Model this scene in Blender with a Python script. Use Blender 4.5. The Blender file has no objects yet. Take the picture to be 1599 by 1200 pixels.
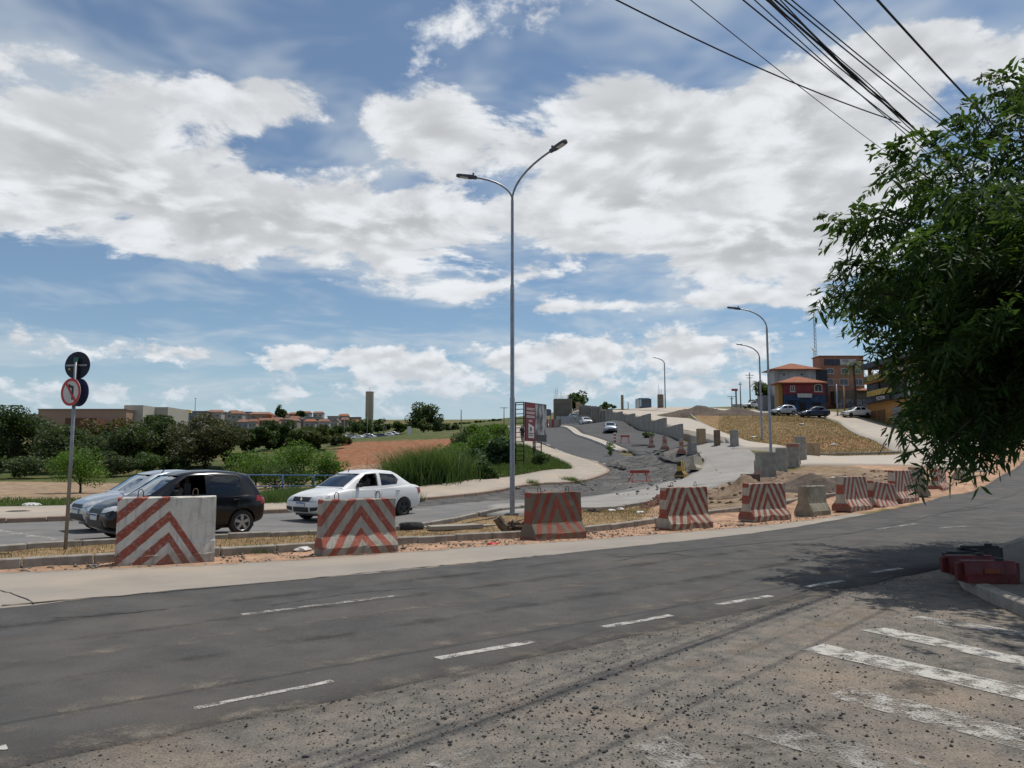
import bpy, bmesh, math, random
import numpy as np
from mathutils import Vector, Matrix
from mathutils.bvhtree import BVHTree
random.seed(7); RNG = np.random.default_rng(11)
S = bpy.context.scene
COL = S.collection
# ------------------------------------------------------------------ camera
EYE = 1.65; FPX = 1200.0; PITCH = math.atan(0.1)
cam = bpy.data.cameras.new('camera'); camo = bpy.data.objects.new('camera', cam); COL.objects.link(camo)
cam.sensor_width = 36.0; cam.lens = 36.0*FPX/1599.0; cam.clip_start = 0.1; cam.clip_end = 12000
camo.location = (0, 0, EYE); camo.rotation_euler = (math.pi/2+PITCH, 0, 0)
S.camera = camo
# ------------------------------------------------------------------ light and exposure
S.view_settings.view_transform = 'Standard'; S.view_settings.look = 'None'
S.view_settings.exposure = 0.0; S.view_settings.gamma = 1.0
SUN_DIR = Vector((0.28, 0.25, 1.0)).normalized()
SUN_EL = math.asin(SUN_DIR.z); SUN_AZ = math.atan2(SUN_DIR.x, SUN_DIR.y)
sun = bpy.data.lights.new('sun', 'SUN'); sun.energy = 3.6; sun.angle = math.radians(0.55); sun.color = (1.0, 0.95, 0.87)
suno = bpy.data.objects.new('sun', sun); COL.objects.link(suno)
suno.rotation_euler = SUN_DIR.to_track_quat('Z', 'Y').to_euler(); suno.location = (0, 0, 60)
W = bpy.data.worlds.new('World'); S.world = W; W.use_nodes = True

class NT:
    """small node-tree helper"""
    def __init__(s, t): s.t = t; s.n = t.nodes; s.l = t.links
    def new(s, k, **kw):
        n = s.n.new(k)
        for a, v in kw.items(): setattr(n, a, v)
        return n
    def put(s, sock, v):
        if v is None: return
        if isinstance(v, bpy.types.NodeSocket): s.l.new(v, sock)
        else:
            if hasattr(sock.default_value, '__len__') and not hasattr(v, '__len__'): v = [v]*len(sock.default_value)
            if hasattr(sock.default_value, '__len__') and len(sock.default_value) == 4 and len(v) == 3: v = (*v, 1)
            sock.default_value = v
    def m(s, op, a, b=None, c=None, clamp=False):
        n = s.new('ShaderNodeMath', operation=op, use_clamp=clamp)
        for i, v in enumerate((a, b, c)): s.put(n.inputs[i], v) if v is not None else None
        return n.outputs[0]
    def vm(s, op, a, b=None, scale=None):
        n = s.new('ShaderNodeVectorMath', operation=op)
        s.put(n.inputs[0], a)
        if b is not None: s.put(n.inputs[1], b)
        if scale is not None: s.put(n.inputs['Scale'], scale)
        return n.outputs['Value'] if op in ('DOT_PRODUCT', 'LENGTH') else n.outputs[0]
    def mix(s, f, a, b, blend='MIX'):
        n = s.new('ShaderNodeMix', data_type='RGBA', blend_type=blend)
        s.put(n.inputs[0], f); s.put(n.inputs[6], a); s.put(n.inputs[7], b)
        return n.outputs[2]
    def noise(s, vec, scale, detail=4, rough=0.55, dist=0.0, lac=2.0):
        n = s.new('ShaderNodeTexNoise'); s.put(n.inputs['Vector'], vec)
        s.put(n.inputs['Scale'], scale); s.put(n.inputs['Detail'], detail); s.put(n.inputs['Roughness'], rough)
        s.put(n.inputs['Distortion'], dist); s.put(n.inputs['Lacunarity'], lac)
        return n.outputs['Fac']
    def ramp(s, f, lo, hi, a=0.0, b=1.0, smooth=True):
        n = s.new('ShaderNodeMapRange', interpolation_type='SMOOTHSTEP' if smooth else 'LINEAR')
        for i, v in enumerate((f, lo, hi, a, b)): s.put(n.inputs[i], v)
        return n.outputs[0]
    def sep(s, v):
        n = s.new('ShaderNodeSeparateXYZ'); s.put(n.inputs[0], v); return n.outputs
    def comb(s, x, y, z):
        n = s.new('ShaderNodeCombineXYZ')
        for i, v in enumerate((x, y, z)): s.put(n.inputs[i], v)
        return n.outputs[0]

def pdir(px, py):
    cx = (px-799.5)/FPX; cy = (600.0-py)/FPX; c, s_ = math.cos(PITCH), math.sin(PITCH)
    return Vector((cx, c-cy*s_, s_+cy*c))
def at(px, py, Y):
    d = pdir(px, py); t = Y/d.y
    return Vector((d.x*t, Y, EYE+d.z*t))

# ------------------------------------------------------------------ sky: clear-air sky with broken cumulus, over the whole dome
def build_world():
    t = NT(W.node_tree); t.n.clear()
    out = t.new('ShaderNodeOutputWorld'); bg = t.new('ShaderNodeBackground'); t.l.new(bg.outputs[0], out.inputs[0])
    ST = 0.1
    sky = t.new('ShaderNodeTexSky'); sky.sky_type = 'NISHITA'; sky.sun_disc = False
    sky.sun_elevation = SUN_EL; sky.sun_rotation = SUN_AZ; sky.air_density = 1.0; sky.dust_density = 0.6; sky.ozone_density = 1.6; sky.altitude = 600
    tc = t.new('ShaderNodeTexCoord'); d = t.vm('NORMALIZE', tc.outputs['Generated'])
    x, y, z = t.sep(d)
    za = t.m('MAXIMUM', z, 0.0)
    q = t.comb(t.m('ARCTAN2', x, y), t.m('ARCSINE', za), 0.0)
    # cloud banks: (pixel x, pixel y, half-width px, half-height px, weight) -> directions
    bias = 0.0
    for (px, py, sx, sy, w) in CLOUDS:
        v = pdir(px, py).normalized(); a0 = math.atan2(v.x, v.y); e0 = math.asin(v.z); ka = 1200.0/sx; ke = 1200.0/sy
        mad = t.new('ShaderNodeVectorMath', operation='MULTIPLY_ADD'); t.put(mad.inputs[0], q); mad.inputs[1].default_value = (ka, ke, 0); mad.inputs[2].default_value = (-a0*ka, -e0*ke, 0)
        r2 = t.vm('DOT_PRODUCT', mad.outputs[0], mad.outputs[0])
        bias = t.m('MULTIPLY_ADD', t.m('POWER', 0.3679, r2), w, bias)
    # outside the view the same broken cover carries on
    k = t.m('DIVIDE', 1.0, t.m('ADD', za, 0.22))
    p0 = t.vm('MULTIPLY', t.vm('SCALE', d, scale=k), (1.0, 1.0, 2.1))
    warp = t.new('ShaderNodeTexNoise'); t.put(warp.inputs['Vector'], p0); warp.inputs['Scale'].default_value = 2.6; warp.inputs['Detail'].default_value = 1
    wv = t.vm('SCALE', t.vm('SUBTRACT', warp.outputs['Color'], (0.5, 0.5, 0.5)), scale=0.20)
    p = t.vm('ADD', p0, wv)
    big = t.noise(p0, 1.7, 1, 0.5)
    low = t.ramp(za, 0.14, 0.27, 1.0, 0.0)      # towards the horizon the clouds are seen from the side: heaped rows
    rq = t.vm('MULTIPLY_ADD', q, (11.0, 21.0, 0.0)) if False else t.vm('MULTIPLY', q, (15.0, 27.0, 1.0))
    rq = t.vm('ADD', rq, t.vm('SCALE', wv, scale=1.6))
    def cloud(vec, rvec, dt):
        a_ = t.noise(vec, 4.4, dt, 0.615); b_ = t.noise(rvec, 1.0, dt, 0.60)
        n = t.new('ShaderNodeMix', data_type='FLOAT'); t.put(n.inputs[0], low); t.put(n.inputs[2], a_); t.put(n.inputs[3], b_); return n.outputs[0]
    body = cloud(p, rq, 6)
    body2 = cloud(t.vm('ADD', p, (0.012, 0.012, 0.055)), t.vm('ADD', rq, (0.06, 0.26, 0.0)), 2)
    front = t.ramp(y, 0.35, 0.62)           # where the photograph shows the layout
    far = t.m('MULTIPLY', t.m('SUBTRACT', big, 0.46), 1.1)
    bias2 = t.m('ADD', t.m('MULTIPLY', bias, front), t.m('MULTIPLY', far, t.m('SUBTRACT', 1.0, t.m('MULTIPLY', front, 0.8))))
    base = t.m('ADD', body, bias2)
    dens = t.ramp(base, 0.58, 0.70)
    # light: tops and edges white, thick undersides grey
    grad = t.m('SUBTRACT', body, body2)
    lit = t.ramp(grad, -0.13, 0.13)
    thick = t.ramp(base, 0.66, 1.0)
    shade = t.m('SUBTRACT', t.m('ADD', 0.73, t.m('MULTIPLY', lit, 0.26)), t.m('MULTIPLY', t.m('MULTIPLY', thick, t.m('SUBTRACT', 1.25, lit)), 0.12))
    cool = t.comb(t.m('MULTIPLY', shade, 0.86), t.m('MULTIPLY', shade, 0.885), t.m('MULTIPLY', shade, 0.915))
    cc = t.vm('SCALE', cool, scale=1.0/ST)
    # thin high veil
    pw = t.vm('MULTIPLY', p, (0.9, 0.9, 2.6)); wis = t.noise(pw, 3.4, 3, 0.66, 0.0)
    veil = t.m('MULTIPLY', t.ramp(t.m('ADD', wis, t.m('MULTIPLY', bias2, 0.45)), 0.40, 0.78, 0.10), 0.66)
    skyc = t.vm('MULTIPLY', sky.outputs[0], SKY_TINT)
    c = t.mix(veil, skyc, tuple(v/ST for v in (0.60, 0.66, 0.71)))
    c = t.mix(t.m('MULTIPLY', dens, 0.97), c, cc)
    # pale air near the horizon
    hz = t.m('MULTIPLY', t.ramp(za, 0.0, 0.16, 1.0, 0.0), 0.75)
    c = t.mix(hz, c, tuple(v/ST for v in (0.46, 0.57, 0.67)))
    t.l.new(c, bg.inputs[0]); bg.inputs[1].default_value = ST
SKY_TINT = (0.80, 0.90, 0.93)
CLOUDS = [
 (40, 240, 190, 80, .20), (50, 100, 120, 40, .07), (250, 310, 260, 75, .26), (470, 340, 180, 60, .22), (470, 120, 100, 42, .26), (330, 160, 140, 38, .24), (300, 100, 50, 20, .12), (660, 205, 105, 62, .36), (960, 165, 90, 48, .26),
 (1080, 250, 260, 95, .36), (900, 340, 260, 48, .22), (1180, 400, 200, 60, .26), (650, 350, 110, 36, .18), (1430, 90, 90, 42, .30), (1600, 120, 50, 60, .24), (1240, 150, 120, 50, .18), (1270, 300, 110, 110, .22),
 (700, 445, 125, 32, .30), (1000, 478, 240, 14, .16), (1180, 545, 260, 26, .14), (600, 570, 60, 34, .26), (850, 560, 80, 30, .26), (720, 585, 110, 22, .18), (480, 553, 80, 16, .22), (650, 513, 40, 12, .2), (1010, 560, 120, 26, .2),
 (140, 545, 110, 18, .22), (295, 555, 40, 15, .24), (600, 612, 700, 16, .12), (1100, 605, 120, 18, .22), (180, 615, 90, 14, .16), (800, 60, 220, 60, .04), (900, 90, 60, 20, .08),
 (250, 45, 260, 45, -.22), (560, 50, 140, 50, -.10), (1080, 50, 200, 40, -.16), (520, 230, 80, 34, -.18), (250, 470, 330, 36, -.22), (600, 300, 60, 18, -.08), (960, 400, 150, 10, -.10), (420, 505, 240, 18, -.12), (1340, 250, 30, 30, -.1), (780, 130, 60, 40, -.16), (200, 210, 60, 30, -.06), (100, 590, 200, 14, -.1), (800, 500, 240, 14, -.1),
]
build_world()
W.cycles.sampling_method = 'MANUAL'; W.cycles.sample_map_resolution = 256
S.cycles.max_bounces = 6; S.cycles.diffuse_bounces = 2; S.cycles.transparent_max_bounces = 12
# ------------------------------------------------------------------ materials
def lin(r, g, b):
    f = lambda c: (c/255/12.92) if c/255 <= 0.04045 else ((c/255+0.055)/1.055)**2.4
    return (f(r), f(g), f(b))
MATS = {}
def mat(name, c1, c2=None, rough=0.8, scale=3.0, detail=6, contrast=(0.35, 0.65), metal=0.0, bump=0.0, bscale=None, bdist=0.02,
        c3=None, scale3=0.5, con3=(0.5, 0.7), coord='OBJ', coat=0.0, spec=0.4, stretch=None, emit=None, grain=None):
    """principled material of two or three colours broken up by noise, with fine relief"""
    if name in MATS: return MATS[name]
    m = bpy.data.materials.new(name); m.use_nodes = True; t = NT(m.node_tree); b = t.n['Principled BSDF']
    if coord == 'OBJ': vec = t.new('ShaderNodeTexCoord').outputs['Object']
    else: vec = t.new('ShaderNodeNewGeometry').outputs['Position']
    if stretch: vec = t.vm('MULTIPLY', vec, stretch)
    col = None
    if c2 is not None:
        f = t.ramp(t.noise(vec, scale, detail, 0.6), contrast[0], contrast[1]); col = t.mix(f, c1, c2)
        if c3 is not None:
            f3 = t.ramp(t.noise(vec, scale3, 5, 0.6, 0.3), con3[0], con3[1]); col = t.mix(f3, col, c3)
        if grain: col = t.vm('SCALE', col, scale=t.ramp(t.noise(vec, grain[0], 3, .7), .25, .75, 1-grain[1]*.5, 1+grain[1]*.5, False))
        t.l.new(col, b.inputs['Base Color'])
        rr = t.ramp(t.noise(vec, scale*1.7, 4), 0.3, 0.7, max(0.02, rough-0.08), min(1, rough+0.08)); t.l.new(rr, b.inputs['Roughness'])
    else:
        b.inputs['Base Color'].default_value = (*c1, 1); b.inputs['Roughness'].default_value = rough
    b.inputs['Metallic'].default_value = metal; b.inputs['Specular IOR Level'].default_value = spec
    b.inputs['Coat Weight'].default_value = coat; b.inputs['Coat Roughness'].default_value = 0.05
    if bump > 0:
        bn = t.new('ShaderNodeBump'); bn.inputs['Strength'].default_value = bump; bn.inputs['Distance'].default_value = bdist
        t.l.new(t.noise(vec, bscale or scale*4, 6, 0.65), bn.inputs['Height']); t.l.new(bn.outputs[0], b.inputs['Normal'])
    if emit: b.inputs['Emission Color'].default_value = (*emit, 1); b.inputs['Emission Strength'].default_value = 1
    MATS[name] = m
    return m

def leafmat(name, ca, cb, trans=0.35, cc=None):
    if name in MATS: return MATS[name]
    m = bpy.data.materials.new(name); m.use_nodes = True; t = NT(m.node_tree); b = t.n['Principled BSDF']
    g = t.new('ShaderNodeNewGeometry'); r = g.outputs['Random Per Island']
    pos = t.new('ShaderNodeTexCoord').outputs['Object']
    cl = t.ramp(t.noise(pos, 0.9, 3), 0.35, 0.65)
    col = t.mix(r, ca, cb)
    if cc is not None: col = t.mix(t.m('MULTIPLY', cl, 0.8), col, cc)
    t.l.new(col, b.inputs['Base Color']); b.inputs['Roughness'].default_value = 0.55; b.inputs['Specular IOR Level'].default_value = 0.3
    tr = t.new('ShaderNodeBsdfTranslucent'); t.l.new(t.mix(0.5, col, (0.12, 0.2, 0.02)), tr.inputs[0])
    mx = t.new('ShaderNodeMixShader'); mx.inputs[0].default_value = trans
    o = t.n['Material Output']; t.l.new(b.outputs[0], mx.inputs[1]); t.l.new(tr.outputs[0], mx.inputs[2]); t.l.new(mx.outputs[0], o.inputs[0])
    MATS[name] = m
    return m

def glassmat(name, tint, ior=1.5):
    if name in MATS: return MATS[name]
    m = bpy.data.materials.new(name); m.use_nodes = True; t = NT(m.node_tree); t.n.remove(t.n['Principled BSDF'])
    tr = t.new('ShaderNodeBsdfTransparent'); tr.inputs[0].default_value = (*tint, 1)
    gl = t.new('ShaderNodeBsdfGlossy'); gl.inputs['Roughness'].default_value = 0.02; gl.inputs[0].default_value = (0.9, 0.95, 1, 1)
    fr = t.new('ShaderNodeFresnel'); fr.inputs[0].default_value = ior
    mx = t.new('ShaderNodeMixShader'); o = t.n['Material Output']
    t.l.new(t.m('MULTIPLY', fr.outputs[0], 1.6, clamp=True), mx.inputs[0]); t.l.new(tr.outputs[0], mx.inputs[1]); t.l.new(gl.outputs[0], mx.inputs[2]); t.l.new(mx.outputs[0], o.inputs[0])
    MATS[name] = m
    return m

# ------------------------------------------------------------------ object helpers
def tag(o, label=None, cat=None, group=None, kind=None):
    if label: o['label'] = label
    if cat: o['category'] = cat
    if group: o['group'] = group
    if kind: o['kind'] = kind
    return o
def empty(name, loc=(0, 0, 0), rz=0.0, label=None, cat=None, group=None):
    o = bpy.data.objects.new(name, None); COL.objects.link(o); o.location = loc; o.rotation_euler = (0, 0, rz); o.empty_display_size = 0.2
    return tag(o, label, cat, group)
class MB:
    """collects boxes, tubes, prisms into one mesh"""
    def __init__(s): s.v = []; s.f = []; s.mi = []; s.cur = 0
    def add(s, vs, fs):
        o = len(s.v); s.v += [tuple(v) for v in vs]; s.f += [tuple(i+o for i in f) for f in fs]; s.mi += [s.cur]*len(fs); return s
    def box(s, c, d, rz=0.0, M=None, taper=1.0):
        x, y, z = d[0]/2, d[1]/2, d[2]/2
        vs = [Vector((sx*x*(taper if sz > 0 else 1), sy*y*(taper if sz > 0 else 1), sz*z)) for sz in (-1, 1) for sx, sy in ((-1, -1), (1, -1), (1, 1), (-1, 1))]
        R = M or Matrix.Rotation(rz, 3, 'Z')
        vs = [R @ v + Vector(c) for v in vs]
        return s.add(vs, [(3, 2, 1, 0), (4, 5, 6, 7), (0, 1, 5, 4), (1, 2, 6, 5), (2, 3, 7, 6), (3, 0, 4, 7)])
    def tube(s, pts, r, n=8, caps=True):
        pts = [Vector(p) for p in pts]; rs = r if hasattr(r, '__len__') else [r]*len(pts)
        vs = []; up = None
        for i, p in enumerate(pts):
            t = (pts[min(i+1, len(pts)-1)]-pts[max(i-1, 0)])
            t = t.normalized() if t.length > 1e-9 else Vector((0, 0, 1))
            if up is None: up = t.orthogonal().normalized()
            up = (up - t*up.dot(t)); up = up.normalized() if up.length > 1e-6 else t.orthogonal().normalized()
            w = t.cross(up)
            for k in range(n):
                a = 2*math.pi*k/n; vs.append(p+(up*math.cos(a)+w*math.sin(a))*rs[i])
        fs = [(i*n+k, i*n+(k+1) % n, (i+1)*n+(k+1) % n, (i+1)*n+k) for i in range(len(pts)-1) for k in range(n)]
        if caps: fs += [tuple(range(n-1, -1, -1)), tuple(range((len(pts)-1)*n, len(pts)*n))]
        return s.add(vs, fs)
    def lathe(s, prof, n=20, c=(0, 0, 0), axis='Z'):
        vs = []
        for (r, z) in prof:
            for k in range(n):
                a = 2*math.pi*k/n; x, y = r*math.cos(a), r*math.sin(a)
                p = (x, y, z) if axis == 'Z' else ((x, z, y) if axis == 'Y' else (z, x, y))
                vs.append((p[0]+c[0], p[1]+c[1], p[2]+c[2]))
        fs = [(i*n+k, i*n+(k+1) % n, (i+1)*n+(k+1) % n, (i+1)*n+k) for i in range(len(prof)-1) for k in range(n)]
        return s.add(vs, fs)
    def prism(s, poly, a, b, plane='XZ'):
        """poly in the named plane, extruded along the third axis from a to b"""
        n = len(poly)
        def P(u, v, w): return {'XZ': (u, w, v), 'XY': (u, v, w), 'YZ': (w, u, v)}[plane]
        vs = [P(u, v, a) for u, v in poly]+[P(u, v, b) for u, v in poly]
        return s.add(vs, [tuple(range(n)), tuple(range(2*n-1, n-1, -1))]+[(i, n+i, n+(i+1) % n, (i+1) % n) for i in range(n)])
    def mesh(s, name):
        me = bpy.data.meshes.new(name); me.from_pydata(s.v, [], s.f)
        if any(s.mi): me.polygons.foreach_set('material_index', s.mi)
        bm = bmesh.new(); bm.from_mesh(me); bmesh.ops.recalc_face_normals(bm, faces=bm.faces); bm.to_mesh(me); bm.free()
        me.update(); return me
    def build(s, name, m, parent=None, smooth=False, bevel=0.0, loc=None, rz=None):
        me = s.mesh(name)
        for q in (m if isinstance(m, (list, tuple)) else [m]): me.materials.append(q)
        if bevel > 0:
            bm = bmesh.new(); bm.from_mesh(me); bmesh.ops.bevel(bm, geom=bm.edges[:], offset=bevel, segments=2, affect='EDGES', profile=0.6); bm.to_mesh(me); bm.free()
        if smooth: shade(me, smooth)
        return link(name, me, parent, loc, rz)
def shade(me, ang):
    me.polygons.foreach_set('use_smooth', [True]*len(me.polygons))
    if ang is not True:
        try: me.set_sharp_from_angle(angle=math.radians(ang))
        except Exception: pass
def link(name, me, parent=None, loc=None, rz=None):
    o = bpy.data.objects.new(name, me); COL.objects.link(o)
    if parent is not None: o.parent = parent
    if loc is not None: o.location = loc
    if rz is not None: o.rotation_euler = (0, 0, rz)
    return o
KIDS = {}
def copy_tree(o, parent=None, depth=0):
    c = o.copy(); COL.objects.link(c); c.parent = parent
    for ch in [q for q in list(COL.objects) if q.parent == o]: copy_tree(ch, c, depth+1)
    return c
def npmesh(name, V, Fc, m, parent=None, smooth=False):
    """mesh from numpy arrays; Fc is (n,3) or (n,4)"""
    me = bpy.data.meshes.new(name); V = np.asarray(V, np.float32); Fc = np.asarray(Fc, np.int32); k = Fc.shape[1]
    me.vertices.add(len(V)); me.vertices.foreach_set('co', V.ravel())
    me.loops.add(Fc.size); me.loops.foreach_set('vertex_index', Fc.ravel())
    me.polygons.add(len(Fc)); me.polygons.foreach_set('loop_start', np.arange(0, Fc.size, k, dtype=np.int32))
    me.update(calc_edges=True)
    if smooth: me.polygons.foreach_set('use_smooth', np.ones(len(Fc), bool))
    me.materials.append(m)
    return link(name, me, parent)

# ------------------------------------------------------------------ terrain height from surveyed points
CP = []
def cp(px, py, Y): p = at(px, py, Y); CP.append((p.x, p.y, p.z))
for xy in ((-60, -30), (-30, -20), (-20, 0), (-8, -10), (0, -15), (0, 2), (8, -5), (12, 4), (25, -5), (-12, 5), (-5, 9), (0, 12), (5, 9), (4, 16), (-7, 13), (0, 15), (9, 13), (7.5, 20), (-14, 10), (-25, 2), (-40, -8), (60, -20)):
    CP.append((xy[0], xy[1], 0.0))
CP += [(-6.4, 17.5, -.10), (-13, 14, -.08), (-3.6, 24.5, -.15), (-14.5, 21.5, -.12), (-9, 24, -.15), (0, 22, -.06), (-22, 13, -.08), (-30, 25, -.15)]
for a in ((800, 803, 23.9), (925, 797, 27.5), (800, 768, 39), (900, 759, 44), (985, 757, 46), (948, 735, 54), (870, 704, 72), (840, 692, 80), (880, 668, 120), (953, 678, 106), (915, 667, 136), (895, 660, 150), (1000, 713, 63), (1060, 708, 64), (1065, 745, 47), (1180, 742, 41), (1150, 700, 54), (1205, 743, 42), (1100, 694, 57),
          (1130, 763, 34), (1415, 786, 26), (1475, 768, 33), (1540, 745, 40), (1575, 715, 58), (1599, 692, 80), (1640, 850, 15.3), (1750, 770, 32), (1750, 700, 70),
          (1280, 745, 38), (1340, 765, 31), (1400, 725, 52), (1350, 708, 61), (1250, 708, 60), (1190, 687, 79), (1300, 683, 80), (1220, 660, 97), (1290, 650, 114), (1060, 642, 118), (1380, 660, 106), (1450, 688, 72), (1436, 672, 97), (1150, 640, 165), (1210, 645, 122), (1040, 638, 150), (1250, 640, 140), (1345, 636, 130), (1000, 637, 170),
          (650, 783, 33), (760, 757, 41), (700, 755, 46), (560, 760, 48), (830, 735, 50), (780, 700, 72), (790, 672, 110), (760, 668, 140), (700, 684, 190), (560, 690, 175), (560, 730, 80), (650, 733, 75), (450, 755, 58), (350, 750, 70), (200, 753, 66), (60, 752, 66), (-150, 752, 66),
          (200, 778, 42), (0, 776, 40), (-200, 776, 40), (600, 684, 250), (450, 690, 250), (300, 680, 240), (100, 672, 250), (-100, 668, 260), (450, 660, 480), (300, 655, 480), (100, 655, 520), (600, 668, 420), (750, 662, 380), (900, 640, 330), (1100, 637, 300), (1400, 625, 260), (1700, 640, 200), (-400, 655, 500), (-300, 700, 150), (900, 655, 700), (300, 655, 900), (1200, 640, 800), (1900, 640, 700), (-700, 655, 800)):
    cp(*a)
CP += [(0, 3000, 60), (2500, 2500, 60), (-2500, 2500, 60), (1500, 0, 10), (-1500, 0, 0), (0, -1500, 0), (1500, -1500, 0), (-1500, -1500, 0), (120, 20, 3), (100, 60, 6), (-100, 20, -.3), (-120, 90, 0)]
CP = np.array(CP); _c = 2.5
def _ker(A, B): return np.sqrt(((A[:, None, :]-B[None, :, :])**2).sum(-1)+_c*_c)
_K = -_ker(CP[:, :2], CP[:, :2]); _n = len(CP)
_A = np.zeros((_n+3, _n+3)); _A[:_n, :_n] = _K+np.eye(_n)*-0.15; _A[:_n, _n] = 1; _A[:_n, _n+1:] = CP[:, :2]; _A[_n, :_n] = 1; _A[_n+1:, :_n] = CP[:, :2].T
_w = np.linalg.solve(_A, np.concatenate([CP[:, 2], [0, 0, 0]]))
def zts(P):
    P = np.asarray(P, float).reshape(-1, 2); out = np.empty(len(P))
    for i in range(0, len(P), 20000):
        q = P[i:i+20000]; out[i:i+20000] = -_ker(q, CP[:, :2]) @ _w[:_n]+_w[_n]+q @ _w[_n+1:]
    return out
def zt(x, y): return float(zts([(x, y)])[0])
def gnd(px, py, ymax=900.0):
    """where the sight line of a pixel meets the ground"""
    d = pdir(px, py); ys = np.geomspace(2.5, ymax, 500); t = ys/d.y
    P = np.stack([d.x*t, ys], 1); h = EYE+d.z*t-zts(P)
    i = np.argmax(h < 0) if (h < 0).any() else len(ys)-1
    if i == 0: i = 1
    a, b = h[i-1], h[i]; f = a/(a-b) if a != b else 1.0
    f = min(max(f, 0), 1); Y = ys[i-1]+(ys[i]-ys[i-1])*f; T = Y/d.y
    return Vector((d.x*T, Y, zt(d.x*T, Y)))
def gxy(px, py): p = gnd(px, py); return (p.x, p.y)
def onz(x, y, dz=0.0): return Vector((x, y, zt(x, y)+dz))
def pl(*pts): return [gxy(*p) for p in pts]
# ------------------------------------------------------------------ sheets: roads, pavements, strips draped on the ground
def resample(P, n, smooth=True):
    P = np.array([(p[0], p[1]) for p in P], float)
    if smooth and len(P) > 2:
        Q = []
        E = np.vstack([2*P[0]-P[1], P, 2*P[-1]-P[-2]])
        for i in range(1, len(E)-2):
            p0, p1, p2, p3 = E[i-1], E[i], E[i+1], E[i+2]
            for t in np.linspace(0, 1, 12, endpoint=False):
                Q.append(0.5*((2*p1)+(-p0+p2)*t+(2*p0-5*p1+4*p2-p3)*t*t+(-p0+3*p1-3*p2+p3)*t**3))
        Q.append(P[-1]); P = np.array(Q)
    s = np.concatenate([[0], np.cumsum(np.linalg.norm(np.diff(P, axis=0), axis=1))])
    u = np.linspace(0, s[-1], n)
    return np.stack([np.interp(u, s, P[:, 0]), np.interp(u, s, P[:, 1])], 1)
SHEETS = []
def arcpos(P):
    P = np.array(P, float); s = np.concatenate([[0], np.cumsum(np.linalg.norm(np.diff(P, axis=0), axis=1))]); return s/s[-1]
def ribbon(name, A, B, m, dz=0.03, n=60, mm=8, skirt=0.3, za=None, zb=None, kind='structure', jag=0.0, cut=True, parent=None, smooth=True):
    uA, uB = arcpos(A), arcpos(B)
    A = resample(A, n, smooth); B = resample(B, n, smooth)
    if jag:
        B = B+RNG.normal(0, jag, B.shape); A = A+RNG.normal(0, jag, A.shape)
    t = np.linspace(0, 1, mm+1)
    G = A[:, None, :]*(1-t)[None, :, None]+B[:, None, :]*t[None, :, None]
    if za is None: Z = zts(G.reshape(-1, 2)).reshape(n, mm+1)+dz
    else: Z = np.interp(np.linspace(0, 1, n), uA, za)[:, None]*(1-t)+np.interp(np.linspace(0, 1, n), uB, zb)[:, None]*t
    V = np.concatenate([G, Z[:, :, None]], 2).reshape(-1, 3)
    I = np.arange(n*(mm+1)).reshape(n, mm+1)
    F = np.stack([I[:-1, :-1], I[1:, :-1], I[1:, 1:], I[:-1, 1:]], -1).reshape(-1, 4)
    rim = np.concatenate([I[0, :], I[1:, -1], I[-1, -2::-1], I[-2:0:-1, 0]])
    low = V[rim].copy(); low[:, 2] -= skirt
    o = len(V); k = len(rim); V = np.vstack([V, low]); j = np.arange(k); j2 = (j+1) % k
    F = np.vstack([F, np.stack([rim[j], o+j, o+j2, rim[j2]], -1)])
    ob = npmesh(name, V, F, m)
    me = ob.data; bm = bmesh.new(); bm.from_mesh(me); bmesh.ops.recalc_face_normals(bm, faces=bm.faces)
    bm.to_mesh(me); bm.free()
    if kind: ob['kind'] = kind
    if parent is not None: ob.parent = parent
    if cut: SHEETS.append(np.vstack([A, B[::-1]]))
    return ob
def inside(P, poly):
    x, y = P[:, 0], P[:, 1]; r = np.zeros(len(P), bool); n = len(poly); j = n-1
    for i in range(n):
        xi, yi = poly[i]; xj, yj = poly[j]
        c = ((yi > y) != (yj > y)) & (x < (xj-xi)*(y-yi)/((yj-yi) if yj != yi else 1e-9)+xi)
        r ^= c; j = i
    return r
M_asph = mat('asphalt smooth', (.060, .057, .055), (.085, .081, .076), 0.85, 1.6, 9, (.3, .7), bump=.55, bscale=90, bdist=.006, c3=(.105, .094, .081), scale3=.45, con3=(.45, .75), coord='POS', spec=.25, grain=(85, 1.0))
M_rough = mat('asphalt worn', (.195, .172, .146), (.125, .116, .104), 0.92, 5.0, 10, (.36, .64), bump=.9, bscale=45, bdist=.012, c3=(.25, .20, .152), scale3=.55, con3=(.48, .74), coord='POS', spec=.2, grain=(70, 1.1))
M_ave = mat('asphalt pale', (.185, .178, .170), (.145, .141, .137), 0.9, .8, 8, (.35, .65), bump=.4, bscale=60, bdist=.006, c3=(.20, .18, .16), scale3=.2, con3=(.5, .75), coord='POS', spec=.2)
M_curve = mat('asphalt dusty', (.30, .283, .26), (.25, .237, .22), 0.9, .6, 8, (.35, .65), bump=.4, bscale=60, bdist=.006, c3=(.34, .31, .27), scale3=.2, con3=(.5, .75), coord='POS', spec=.2)
M_dk = mat('asphalt ramp', (.092, .090, .090), (.078, .077, .078), 0.9, .5, 6, (.35, .65), bump=.4, bscale=40, coord='POS', spec=.2)
M_brk = mat('asphalt broken', (.125, .120, .114), (.070, .068, .067), 0.95, 2.4, 10, (.4, .6), bump=1, bscale=7, bdist=.08, c3=(.15, .14, .13), scale3=.35, con3=(.5, .6), coord='POS', spec=.15)
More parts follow.
